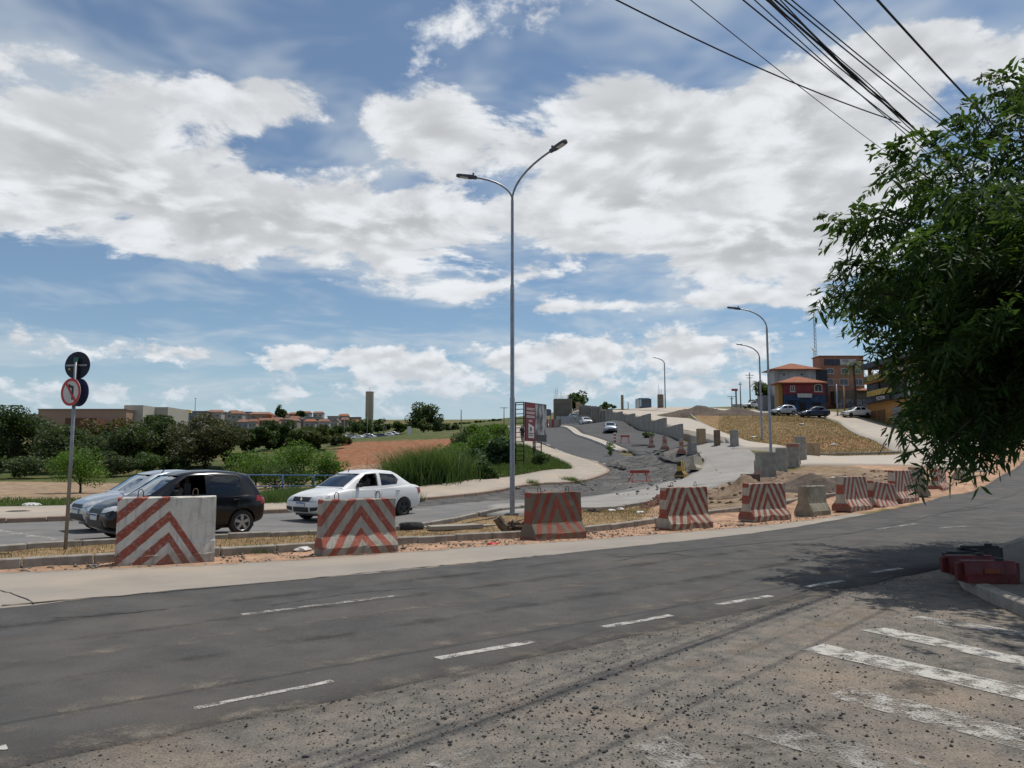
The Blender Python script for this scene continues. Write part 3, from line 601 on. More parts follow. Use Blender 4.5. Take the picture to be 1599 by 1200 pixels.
c, a, l = ends((180, 886), (333, 879)); barrier('white concrete barrier with red chevron only on its left half, nearest the round signs', c, a, stripemat('paint b1', WH, RED, .03, .90, .335, .0, .5, slopeR=1.5, xmax=.86, dirt=.3), L=1.46, H=1.06, base=.46, top=.26, slopeh=.36)
c, a, l = ends((507, 870), (620, 863)); barrier('bright red and white chevron barrier in front of the white sedan', c, a, stripemat('paint b2', (.36, .335, .29), RED, .03, 1.35, .40, .13, .5, dirt=.3), L=1.38, H=.97)
c, a, l = ends((832, 845), (921, 840)); barrier('dirty dark red chevron barrier beside the foot of the double lamp post', c, a, stripemat('paint b3', (.16, .14, .11), DR, .0, 2.1, .56, .42, .5, dirt=.7), L=1.4, H=1.02)
c, a, l = ends((1050, 829), (1113, 824)); barrier('red and cream chevron barrier just right of the red earth mound', c, a, stripemat('paint b4', (.42, .38, .31), DR, .0, 1.9, .46, .22, .5, dirt=.35), L=1.42, H=1.04)
c, a, l = ends((1181, 816), (1233, 812)); barrier('red and cream chevron barrier with dark broken edge, in front of the grey concrete pipes', c, a, stripemat('paint b5', (.42, .38, .31), DR, .0, 2.0, .44, .3, .5, dirt=.4), L=1.42, H=1.03, loops=False)
c, a, l = ends((1272, 807), (1295, 804)); barrier('short bare concrete barrier without stripes between striped ones', c, a, M_plainc, L=.95, H=.86, base=.62, top=.3, loops=False)
c, a, l = ends((1333, 800), (1359, 796)); barrier('tall chevron barrier next to the short bare one', c, a, stripemat('paint b7', (.46, .42, .35), RED, .0, 2.4, .58, .1, .5), L=1.42, H=1.05, loops=False)
c, a, l = ends((1378, 793), (1401, 790)); barrier('low chevron barrier tilted down on one side', c, a, stripemat('paint b8', (.42, .38, .32), RED, .1, 1.8, .46, .05, .5), L=1.35, H=.92, loops=False, tilt=.10, zoff=-.16)
c, a, l = ends((1410, 787), (1434, 783)); barrier('tall faded chevron barrier beyond the tilted low one', c, a, stripemat('paint b9', (.46, .42, .35), RED, .0, 2.4, .58, .2, .5), L=1.42, H=1.07, loops=False)
c, a, l = ends((1438, 777), (1453, 774)); barrier('bare grey concrete barrier partly hidden by the tree tips', c, a+.5, M_plainc, L=1.3, H=1.05, loops=False)
c, a, l = ends((1470, 769), (1488, 766)); barrier('farthest red and cream barrier of the roadside row, behind tree leaves', c, a, stripemat('paint b11', (.46, .42, .35), RED, .0, 1.5, .4, .2, .5), L=1.3, H=.95, loops=False)
c, a, l = ends((1500, 752), (1530, 746)); barrier('low tan barrier at the road bend behind the tree branches', c, a, M_plainc, L=1.6, H=.55, loops=False)
M_pk = stripemat('paint faded pink', (.42, .33, .27), (.36, .13, .10), .0, 1.5, .5, .2, .5, dirt=.5)
g2 = 'faded barriers across the closed ramp lane'
barrier('faded pink barrier beside the white plank on the ramp', gxy(1017, 701), 1.5, M_pk, L=1.2, H=1.05, loops=False, group=g2, zoff=.12)
barrier('faded pink barrier in the middle of the three on the ramp', gxy(1038, 705), 1.45, M_pk, L=1.1, H=1.05, loops=False, group=g2, zoff=.12)
barrier('faded pink barrier closest to the end of the stepped wall', gxy(1064, 710), 1.4, M_pk, L=1.0, H=1.05, loops=False, group=g2, zoff=.05)
barrier('yellow and black striped barrier at the edge of broken asphalt', gxy(1064, 745), 1.15, stripemat('paint yellow', (.46, .30, .06), (.02, .02, .02), .6, 1.2, .55, .1, .45, dirt=.5), L=1.2, H=.95, loops=False, group=g2)
barrier('pale leaning barrier on the bend behind the yellow one', gxy(1087, 735), 1.0, mat('barrier pale concrete', (.42, .37, .29), (.32, .28, .22), .92, 4, bump=.4, bscale=30), L=1.5, H=.9, loops=False, group=g2, tilt=.08)
barrier('small grey upright barrier beside the pale leaning one', gxy(1081, 710), .4, mat('barrier grey concrete', (.26, .25, .23), (.20, .19, .18), .92, 4, bump=.4, bscale=30), L=.5, H=.85, base=.5, top=.35, loops=False, group=g2)

# concrete pipes and boxes
M_pipe = mat('pipe concrete', (.30, .285, .255), (.22, .205, .185), .92, 3, 8, bump=.4, bscale=30, bdist=.01, c3=(.16, .145, .13), scale3=1.2, con3=(.5, .75))
M_pipeb = mat('pipe concrete tan', (.36, .26, .16), (.28, .20, .125), .92, 3, 8, bump=.4, bscale=30, bdist=.01)
def pipe(label, px, py, hpx, r, m, Y=None, cap=None, sq=False, rz=0.0):
    p = gnd(px, py); h = hpx*p.y/1200.0
    o = empty('concrete_pipe', p, rz, label, 'pipe', 'upright concrete drain pipes')
    mb = MB()
    if sq:
        w = r; th = .09
        mb.prism([(-w, -w), (w, -w), (w, w), (-w, w)], -.05, h, 'XY')
        mb.build('pipe_wall', m, o, bevel=.02)
        MB().box((0, 0, h-.001), (2*w-2*th, 2*w-2*th, .012)).build('pipe_mouth', MATS['deep shadowed hollow'], o)
    else:
        mb.lathe([(r, -.05), (r, h-.02), (r-.02, h), (r-.10, h), (r-.11, h-.03), (r-.11, h*.35), (0, h*.35)], 24); mb.build('pipe_wall', m, o, smooth=40)
        if cap: MB().lathe([(r+.004, h-.22), (r+.006, h-.2), (r+.006, h-.04), (r+.004, h-.03)], 24).build('painted_band', cap, o, smooth=40)
    return o
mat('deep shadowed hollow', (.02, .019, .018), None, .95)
pipe('tan square concrete drain pipe standing at the foot of the concrete ramp', 1095, 694, 24, .26, M_pipeb, sq=True, rz=.2)
pipe('dark brown drain pipe with rounded top in the middle of the ramp foot', 1120, 696, 24, .23, mat('pipe dark', (.17, .125, .085), (.12, .09, .065), .92, 3))
pipe('grey round drain pipe standing next to the curved kerb', 1147, 697, 25, .30, M_pipe)
pipe('nearest grey drain pipe, beside the lamp post foot', 1196, 746, 39, .36, M_pipe, sq=True, rz=.1)
pipe('grey round drain pipe second behind the lamp post', 1221, 737, 37, .33, M_pipe)
pipe('grey drain pipe with red painted rim', 1239, 729, 36, .38, M_pipe, cap=mat('rim paint red', (.32, .12, .08), (.24, .15, .11), .85, 8))
pipe('tall grey drain pipe farthest in the row', 1251, 718, 36, .36, M_pipe)
o = empty('concrete_box', gnd(1263, 711), .1, 'tan concrete box with a round hole at the edge of the dry grass', 'box')
MB().box((0, 0, .4), (1.25, .9, .9)).build('box_wall', M_pipeb, o, bevel=.03)
MB().lathe([(.14, -.475), (.14, -.44), (0, -.44)], 16, (0, 0, .42), 'Y').build('hole', MATS['deep shadowed hollow'], o)

# ------------------------------------------------------------------ street lamps
M_galv = mat('galvanised steel', (.30, .31, .33), (.24, .25, .27), .45, 6, metal=.75)
M_lamp = mat('lamp head grey', (.075, .085, .11), (.055, .06, .08), .5, 6, metal=.3)
M_led = mat('lamp lens', (.5, .52, .55), None, .15)
def luminaire(parent, tip, d):
    """flat LED head continuing an arm that ends at tip in direction d"""
    d = Vector(d).normalized(); side = d.cross(Vector((0, 0, 1))).normalized(); upv = side.cross(d)
    R = Matrix((d, side, upv)).transposed()
    mb = MB()
    out = [(-.12, .05), (0, .07), (.10, .11), (.42, .15), (.56, .13), (.62, .07), (.64, 0)]
    out = [(x*.86, y*.8) for x, y in out]
    poly = out+[(x, -y) for x, y in out[::-1][1:]]
    n = len(poly); th = lambda x: .075 if x < .15 else .05
    vs = [R @ Vector((x, y, -th(x)*.6))+tip for x, y in poly]+[R @ Vector((x, y*.85, th(x)*.7))+tip for x, y in poly]
    mb.add(vs, [tuple(range(n)), tuple(range(2*n-1, n-1, -1))]+[(i, n+i, n+(i+1) % n, (i+1) % n) for i in range(n)])
    h = mb.build('lamp_head', M_lamp, parent)
    MB().box(R @ Vector((.30, 0, -.036))+tip, (.26, .15, .012), M=R).build('lens', M_led, h)
    MB().box(R @ Vector((.02, 0, .09))+tip, (.05, .05, .09), M=R).build('photocell', M_lamp, h)
def lamp(label, base, H, arms, r0=.085, r1=.05, ra=.036, joints=True):
    o = empty('street_lamp', base, 0, label, 'street lamp', 'curved-arm street lamps')
    hs = [0, H*.36, H*.36+.03, H*.72, H*.72+.03, H]; rs = [r0, r0*.97, r0*.82, r0*.80, r1*1.08, r1]
    MB().tube([(0, 0, z) for z in hs], rs, 14).build('pole', M_galv, o, smooth=40)
    MB().box((0, 0, .02), (.38, .38, .04)).build('base_plate', M_galv, o)
    for (dx, dy, rise, end) in arms:
        pts = []; N = 14
        for i in range(N+1):
            t = i/N; a = t*end
            # quarter-ellipse sweep out and up
            k = math.sin(a)/math.sin(end) if end <= math.pi/2 else math.sin(a); h = (1-math.cos(a))
            u = (1-math.cos(a))/(1-math.cos(end)); v = math.sin(a)/math.sin(end)
            pts.append(Vector((dx*u, dy*u, H+rise*v)))
        MB().tube(pts, [ra*1.15]+[ra]*(N), 10).build('arm', M_galv, o, smooth=True)
        luminaire(o, pts[-1], pts[-1]-pts[-2])
    return o
b = gnd(800, 803); lamp('tall double-armed street lamp standing on the median', b, 9.75, [(-1.22, -.05, .72, 1.42), (1.22, -1.0, 1.22, 1.0)], r0=.078, r1=.045, ra=.032)
b = gnd(1205, 742); lamp('tall single-armed street lamp rising between the grey concrete pipes', b, 7.25, [(-1.30, .3, 1.05, 1.35)], r0=.07, ra=.033)
b = gnd(1190, 687); lamp('single-armed street lamp on the dry grass mound', b, 8.5, [(-1.75, .2, 1.35, 1.35)], r0=.11, r1=.08, ra=.06)
b = at(1039, 640, 150); lamp('most distant street lamp at the crest of the concrete ramp', b, 9.0, [(-1.8, 0, 1.2, 1.35)], r0=.14, r1=.10, ra=.09)

# ------------------------------------------------------------------ round traffic signs on a pole
def sign_post():
    b = gnd(102, 858); o = empty('sign_post', b, 0, 'grey post with a no-left-turn sign below the dark back of a round sign', 'sign')
    k = b.y/1200.0
    H = (858-562)*k; MB().tube([(0, 0, -.1), (.012, 0, H*.5), (.0, 0, H)], .034, 12).build('post', M_galv, o, smooth=True)
    MB().tube([(0, 0, H-.08), (0, 0, H+.01), (0, 0, H+.015)], [.040, .040, .001], 12).build('post_cap', mat('green plastic', (.03, .16, .11), None, .5), o, smooth=40)
    M_back = mat('sign back', (.012, .014, .030), (.018, .020, .036), .5, 6, metal=.2)
    M_sred = mat('sign red', (.52, .035, .035), (.45, .03, .03), .45, 9); M_swh = mat('sign white', (.60, .60, .58), (.52, .52, .50), .5, 5); M_blk = mat('sign black', (.012, .012, .014), None, .5)
    r = 22*k*1.0
    def disc(name, c, rz, parent, m, rr, th=.004, yo=0.0, rin=0.0):
        mb = MB(); p = [(rin, -th), (rr, -th), (rr, th), (rin, th)]
        if rin > 0: p.append((rin, -th))
        mb.lathe(p, 40, (0, yo, 0), 'Y'); q = mb.build(name, m, parent, smooth=40)
        q.location = c; q.rotation_euler = (0, 0, rz); return q
    zc = (858-573)*k
    d1 = disc('sign_back', (0.0, .06, zc), -.15, o, M_back, r)
    MB().box((0, -.02, 0), (r*1.65, .022, .035)).build('cross_bar', M_galv, d1)
    star = []
    for i in range(10): a = math.pi/2+i*math.pi/5; rr = .035 if i % 2 == 0 else .015; star.append((-r*.62+rr*math.cos(a), -.07+rr*math.sin(a)))
    MB().prism(star, -.008, -.0055).build('star_sticker', mat('sticker yellow', (.5, .42, .2), None, .6), d1)
    zc2 = (858-616)*k
    # the lower sign faces down the avenue, seen at a slant
    d2 = disc('sign_face', (-.035, -.055, zc2), -.40, o, M_swh, r*.98, .003)
    disc('sign_backing', (.075, .045, zc2), -.44, o, mat('sign blue back', (.018, .02, .075), None, .5), r*1.0, .004)
    disc('red_ring', (0, -.0075, 0), 0, d2, M_sred, r*.985, .002, rin=r*.80)
    MB().box((0, -.012, 0), (.045, .003, r*1.75), M=Matrix.Rotation(-.66, 3, 'Y')).build('slash', M_sred, d2)
    ar = MB(); ar.prism([(.03, -.15), (.075, -.15), (.075, .11), (.02, .13), (-.03, .13), (-.03, .09), (.012, .085), (.03, .07)], -.0095, -.0070); ar.prism([(-.03, .165), (-.03, .05), (-.125, .108)], -.0095, -.0070)
    ar.build('left_arrow', M_blk, d2)
    return o
sign_post()

# ------------------------------------------------------------------ barricades, delineator, railing, billboard
M_redp = mat('red steel paint', (.42, .05, .035), (.30, .045, .035), .6, 8)
def barricade(label, px, py, w, h, rz):
    o = empty('barricade', gnd(px, py), rz, label, 'barricade', 'red folding barricades'); o.location.z += .1
    MB().box((0, 0, h-.09), (w, .05, .17)).build('top_board', M_redp, o)
    for sx in (-1, 1):
        for sy in (-1, 1): MB().tube([(sx*w*.30, 0, h-.1), (sx*w*.5, sy*.38, 0)], .022, 6).build('leg', M_redp, o)
        MB().tube([(sx*w*.47, -.32, h*.18), (sx*w*.47, .32, h*.18)], .018, 6).build('cross_brace', M_redp, o)
    MB().tube([(-w*.47, -.33, h*.17), (w*.47, -.33, h*.17)], .018, 6).build('stretcher', M_redp, o)
    return o
barricade('red folding barricade standing on the broken asphalt', 999, 757, 1.25, .75, .25)
barricade('smaller red barricade beside the striped delineator post', 976, 695, .95, .85, .1)
o = empty('delineator', gnd(960, 693), 0, 'red and white banded delineator post at the end of the ramp median', 'delineator'); o.location.z += .15
for i in range(6): MB().lathe([(.0, i*.16), (.13, i*.16), (.13, i*.16+.158), (0, i*.16+.158)], 14).build('band', M_redp if i % 2 == 0 else mat('band white', (.6, .58, .55), None, .6), o, smooth=40)
MB().lathe([(0, -.05), (.24, -.05), (.24, 0), (0, 0)], 14).build('base', mat('rubber', (.02, .02, .02), None, .8), o)
# white plank lying before the faded barriers
o = tag(MB().box((0, 0, .05), (2.2, .5, .06), M=Matrix.Rotation(-.08, 3, 'X')).build('plank', mat('white plank', (.55, .51, .45), (.45, .41, .36), .8, 6), None, loc=gnd(1003, 699)+Vector((0, 0, .2)), rz=.3), 'white plank lying on the asphalt before the faded barriers', 'plank')
# blue railing
M_blue = mat('railing blue', (.04, .11, .26), (.03, .085, .20), .55, 6)
o = empty('railing', (0, 0, 0), 0, 'blue pipe railing before the green bushes', 'railing')
A, B = np.array(at(330, 742, 36)), np.array(at(535, 743, 43))
za = zt(A[0], A[1]); zb = zt(B[0], B[1])
for k in range(5):
    f = k/4; p = A*(1-f)+B*f; MB().tube([(p[0], p[1], zt(p[0], p[1])-.1), (p[0], p[1], p[2])], .035, 8).build('post', M_blue, o, smooth=True)
MB().tube([A-(B-A)*.02, (A+B)/2, B+(B-A)*.02], .032, 8).build('top_rail', M_blue, o, smooth=True)
MB().tube([A-np.array((0, 0, .55)), B-np.array((0, 0, .55))], .026, 8).build('lower_rail', M_blue, o, smooth=True)
MB().tube([A-np.array((0, 0, 1.0)), B-np.array((0, 0, 1.0))], .026, 8).build('lower_rail', M_blue, o, smooth=True)
# billboard
def billboard():
    Y = 56.0; z0 = zt(at(815, 730, Y).x, Y)
    P0 = at(820, 690, Y); 
    o = empty('billboard', (P0.x, Y, z0), 0, 'dark red and grey billboard on black lattice legs', 'billboard')
    W_ = 3.15; dvec = np.array((.52, .855)); ang = math.atan2(dvec[1], dvec[0])
    zb_, zt_ = at(820, 689, Y).z-z0, at(820, 628, Y).z-z0
    o.rotation_euler = (0, 0, ang)
    MB().box((W_/2, 0, (zb_+zt_)/2), (W_, .09, zt_-zb_)).build('panel', mat('panel edge', (.05, .05, .055), None, .6), o)
    m1 = mat('panel maroon', (.20, .035, .042), (.17, .03, .037), .5, 3); m2 = mat('panel photo', (.42, .42, .42), (.06, .06, .065), .5, .9, 5, (.40, .62), stretch=(2.2, 1, .8))
    h = zt_-zb_
    MB().box((W_*.225, -.05, zb_+h/2), (W_*.45, .012, h-.04)).build('poster_red', m1, o)
    MB().box((W_*.725, -.05, zb_+h*.58), (W_*.55, .012, h*.80)).build('poster_photo', m2, o)
    MB().box((W_*.725, -.05, zb_+h*.09), (W_*.55, .012, h*.175)).build('poster_footer', mat('panel charcoal', (.06, .06, .065), None, .6), o)
    mw = mat('poster white', (.50, .45, .44), (.62, .6, .58), .5, 5); mt = mat('poster print', (.24, .06, .065), None, .6)
    for i, (z, w) in enumerate(((.86, .36), (.76, .38), (.66, .36), (.55, .16))):
        b_ = MB().box((W_*(.225), -.06, zb_+h*(z-.03)), (W_*w, .006, h*.055)).build('text_band', mw, o)
        t = MB(); x = -w/2+.02; r = random.Random(i)
        while x < w/2-.03:
            d = r.uniform(.012, .026); t.box((W_*(.225+x+d/2), -.0645, zb_+h*(z-.03)), (W_*d*.8, .003, h*.026)); x += d+.008
        t.build('lettering', mt, b_)['kind'] = 'stuff'
    q = MB().prism([(W_*.12, zb_+h*.08), (W_*.38, zb_+h*.08), (W_*.38, zb_+h*.38), (W_*.12, zb_+h*.46)], -.066, -.058).build('emblem_plate', mw, o)
    e = MB(); e.box((W_*.25, -.069, zb_+h*.2), (W_*.2, .003, h*.03)); e.box((W_*.25, -.069, zb_+h*.15), (W_*.18, .003, h*.02)); e.lathe([(.0, 0), (.16, 0), (.16, .003), (0, .003)], 14, (W_*.23, -.0705, zb_+h*.31), 'Y'); e.build('emblem', mat('emblem grey', (.12, .12, .13), None, .6), q)
    mk = mat('lattice black', (.012, .012, .014), None, .55)
    for (x, y0, y1, top) in ((-.02, .1, .8, zt_), (W_*.52, .1, .13, zb_), (W_*.82, .1, .8, zb_+.2)):
        t = MB()
        for y in (y0, y1): t.tube([(x, y, -.4), (x, y, top)], .045, 6)
        if y1-y0 > .3:
            z = .2
            while z < top-.05: t.tube([(x, y0, z), (x, y1, z)], .03, 5); z += .34
            t.tube([(x, y0, top-.02), (x, y1, top-.02)], .04, 5)
        t.build('lattice_leg', mk, o)
billboard()
# stepped retaining wall, panel by panel
M_wall = mat('wall concrete', (.31, .29, .255), (.24, .225, .20), .93, .8, 8, bump=.4, bscale=12, c3=(.19, .178, .16), scale3=.35, con3=(.5, .75), coord='POS')
M_wallj = mat('wall joint', (.10, .098, .095), None, .9)
o = empty('retaining_wall', (17.6, 74, zt(17.6, 74)), 0, 'stepped grey concrete retaining wall beside the ramp', 'wall')
wpts = resample([(17.3, 75), (17.35, 78.7), (17.8, 89), (17.8, 99), (17.55, 110), (16.9, 118), (16.4, 126), (15.6, 134), (14.6, 143), (13.4, 152)], 300)
loc0 = np.array((17.6, 74, zt(17.6, 74)))
wY = [78.5, 83.8, 89, 94, 99, 104.5, 110, 114, 118, 122, 126, 130, 134, 138.5, 143, 147, 151]; wZ = [5.3, 5.9, 6.5, 7.05, 7.6, 7.9, 8.3, 8.7, 9.1, 9.6, 10.1, 10.55, 11.0, 11.4, 11.8, 12.1]
for i in range(16):
    pt = lambda Y: np.array((np.interp(Y, wpts[:, 1], wpts[:, 0]), Y))
    a, b = pt(wY[i]), pt(wY[i+1]); L = np.linalg.norm(b-a); d = (b-a)/L; nn = np.array((d[1], -d[0]))*.14; g = .015
    za, zb = zt(*a), zt(*b); top = wZ[i//2*2]+ (0 if i < 12 else wZ[i]-wZ[i//2*2])+.12
    dp = .012*(i % 2); ap, bp = a+d*g+nn*dp, b-d*g+nn*dp
    q = [(*(ap-nn), za-.4), (*(bp-nn), zb-.4), (*(bp+nn), zb-.4), (*(ap+nn), za-.4), (*(ap-nn), top), (*(bp-nn), top+.05), (*(bp+nn), top+.05), (*(ap+nn), top)]
    MB().add([np.array(v)-loc0 for v in q], [(3, 2, 1, 0), (4, 5, 6, 7), (0, 1, 5, 4), (1, 2, 6, 5), (2, 3, 7, 6), (3, 0, 4, 7)]).build('wall_panel', M_wall, o)
    if i >= 11:
        for k in range(2):
            c_ = a+(b-a)*(k+.5)/2-nn*2.4; MB().box(np.array((c_[0], c_[1], (zt(*c_)+top)/2))-loc0, (.28, .5, top-zt(*c_)+.1), math.atan2(d[1], d[0])).build('buttress', M_wall, o)
# viaduct pier under construction
M_pier = mat('pier concrete', (.175, .155, .13), (.135, .12, .10), .93, .7, 8, bump=.3, bscale=8, c3=(.21, .17, .13), scale3=.25)
M_pierl = mat('pier concrete light', (.36, .27, .185), (.30, .23, .16), .93, .7)
def pier(label, x0, x1, ytop, ybot, Y, m, dep, rebar=0, group='unfinished viaduct piers', m2=None):
    a, b = at(x0, ytop, Y), at(x1, ybot, Y); w = b.x-a.x; h = a.z-b.z
    o = empty('viaduct_pier', ((a.x+b.x)/2, Y, b.z), 0, label, 'pier', group)
    MB().box((0, dep/2, h/2-.5), (w, dep, h+1)).build('shaft', m, o, bevel=.05)
    for i in range(1, 4): MB().box((0, -.012, h*i/4), (w*1.001, .03, .06)).build('form_line', M_wallj, o)
    if m2: MB().box((w/2+.12, dep/2, h/2), (.25, dep*.8, h)).build('edge_strip', m2, o)
    if rebar:
        t = MB()
        for i in range(rebar):
            x = -w/2+w*(i+.3)/rebar; hh = random.uniform(1.0, 2.2)*(1.4 if i < rebar*.25 else .6)
            t.tube([(x, dep*.2, h-.1), (x+random.uniform(-.06, .06), dep*.2, h+hh)], .035, 4)
        t.build('rebar', M_steel, o)
    return o
pier('wide brown concrete pier with steel bars on top at the ramp head', 865, 892, 623, 656, 165, M_pier, 2.5, 14, m2=M_pierl)
pier('slim tan pier right behind the wide brown one', 900, 906, 628, 650, 172, M_pierl, 1.5)
pier('second slim tan pier under the round tree', 907, 910, 631, 650, 174, M_pierl, 1.5)
pier('brown slim pier at the wall end', 911, 917, 633, 650, 176, M_pier, 1.5)
pier('pale square column standing alone above the stepped wall', 970, 974, 617, 641, 175, M_pierl, .8)
pier('tapered grey column with a stub beside the distant street lamp', 1028, 1035, 616, 641, 155, M_pier, 1.2, 3, m2=M_pierl)
# ------------------------------------------------------------------ cars
M_tyre = mat('tyre rubber', (.018, .018, .019), (.03, .028, .026), .85, 20)
M_rim = mat('wheel silver', (.42, .43, .44), None, .35, metal=.7); M_rimd = mat('wheel dark', (.03, .03, .032), None, .6)
M_intr = mat('car interior', (.02, .02, .021), None, .8); M_trim = mat('black trim', (.015, .015, .016), None, .5)
M_wind = glassmat('windscreen glass', (.30, .36, .34)); M_tint = glassmat('tinted glass', (.05, .055, .055)); M_side = glassmat('side glass', (.22, .25, .25))
M_hl = mat('headlight lens', (.55, .57, .58), (.35, .36, .38), .12, 14, coat=.6); M_tl = mat('tail light red', (.30, .012, .012), (.20, .008, .01), .2, 10, coat=.5); M_plate = mat('number plate', (.62, .63, .63), None, .5); M_plateb = mat('plate band', (.03, .08, .30), None, .5)
M_chrome = mat('chrome', (.7, .7, .71), None, .12, metal=1.0)
def paint(name, c, metal=.0, coat=.8, rough=.35): return mat(name, c, None, rough, metal=metal, coat=coat, spec=.5)
def evalmesh(ob, name):
    dg = bpy.context.evaluated_depsgraph_get(); dg.update(); me = bpy.data.meshes.new_from_object(ob.evaluated_get(dg)); me.name = name
    return me
def tmp(mb, name='tmp'):
    me = mb.mesh(name); o = bpy.data.objects.new(name, me); COL.objects.link(o); return o
def cut(base, cutters):
    for c_ in cutters:
        md = base.modifiers.new('b', 'BOOLEAN'); md.operation = 'DIFFERENCE'; md.object = c_; md.solver = 'EXACT'
    me = evalmesh(base, 'cut')
    for c_ in cutters: bpy.data.objects.remove(c_)
    bpy.data.objects.remove(base); return me
def interp(tab, x):
    xs = [r[0] for r in tab]
    return [float(np.interp(x, xs, [r[k] for r in tab])) for k in range(1, len(tab[0]))]
def patch(bvh, poly, plane, sign, off=.004, th=.006, ndiv=2, origin=3.0):
    """polygon pressed onto the body: plane 'side' (x,z) rays along y, 'front' (y,z) rays along x"""
    bm = bmesh.new()
    def P(u, v): return Vector((u, sign*origin, v)) if plane == 'side' else Vector((sign*6.0, u, v))
    f = bm.faces.new([bm.verts.new(P(u, v)) for u, v in poly])
    bmesh.ops.triangulate(bm, faces=[f]); bmesh.ops.subdivide_edges(bm, edges=bm.edges[:], cuts=ndiv, use_grid_fill=True)
    bmesh.ops.triangulate(bm, faces=bm.faces[:])
    d = Vector((0, -sign, 0)) if plane == 'side' else Vector((-sign, 0, 0)); bad = []
    for v in bm.verts:
        h, n, i, dist = bvh.ray_cast(v.co, d)
        if h is None: bad.append(v); continue
        if n.dot(d) > 0: n = -n
        v.co = h+n*off
    if bad: bmesh.ops.delete(bm, geom=bad, context='VERTS')
    if not bm.faces: return None
    r = bmesh.ops.extrude_face_region(bm, geom=bm.faces[:]); vs = [g for g in r['geom'] if isinstance(g, bmesh.types.BMVert)]
    for v in vs: v.co -= d*-th if False else -d*th*-1
    bmesh.ops.recalc_face_normals(bm, faces=bm.faces)
    me = bpy.data.meshes.new('patch'); bm.to_mesh(me); bm.free()
    return me
def addp(name, me, m, parent, smooth=30):
    if me is None: return None
    me.name = name; me.materials.clear(); me.materials.append(m); shade(me, smooth); return link(name, me, parent)
def wheel(root, x, y, r, w, sgn, style):
    o = bpy.data.objects.new('wheel', None); COL.objects.link(o); o.parent = root; o.location = (x, y, r); o.empty_display_size = .1
    ri = r*.66
    MB().lathe([(ri, -w/2), (r*.93, -w/2), (r*.985, -w*.38), (r, -w*.2), (r, w*.2), (r*.985, w*.38), (r*.93, w/2), (ri, w/2), (ri*.96, w*.3), (ri*.96, -w*.3), (ri, -w/2)], 28, axis='Y').build('tyre', M_tyre, o, smooth=35)
    s = sgn*w/2; rm = MB(); ms = [M_rim, M_rimd]
    if style == 'steel': ms = [M_rimd, M_trim]
    rm.cur = 0; rm.lathe([(ri*1.0, s*.98), (ri*.96, s*1.0), (ri*.90, s*.86), (ri*.88, s*.5)], 28, axis='Y')
    rm.cur = 1; rm.lathe([(ri*.9, s*.55), (0, s*.55)], 28, axis='Y')
    rm.cur = 0; rm.lathe([(ri*.26, s*.5), (ri*.24, s*.92), (0, s*.95)], 16, axis='Y')
    for k in range(5):
        a = 2*math.pi*k/5+.3; ca, sa = math.cos(a), math.sin(a); a2 = a+.22
        q = []
        for rr, hw, yy in ((ri*.2, ri*.15, s*.9), (ri*.93, ri*.21, s*.84)):
            for hs in (-1, 1):
                q.append((ca*rr-sa*hs*hw, yy, sa*rr+ca*hs*hw))
        q2 = [(x_, s*.5, z_) for x_, y_, z_ in q]
        rm.add(q+q2, [(0, 1, 3, 2), (4, 6, 7, 5), (0, 2, 6, 4), (1, 5, 7, 3), (2, 3, 7, 6), (0, 4, 5, 1)])
    rm.build('rim', ms, o, smooth=35)
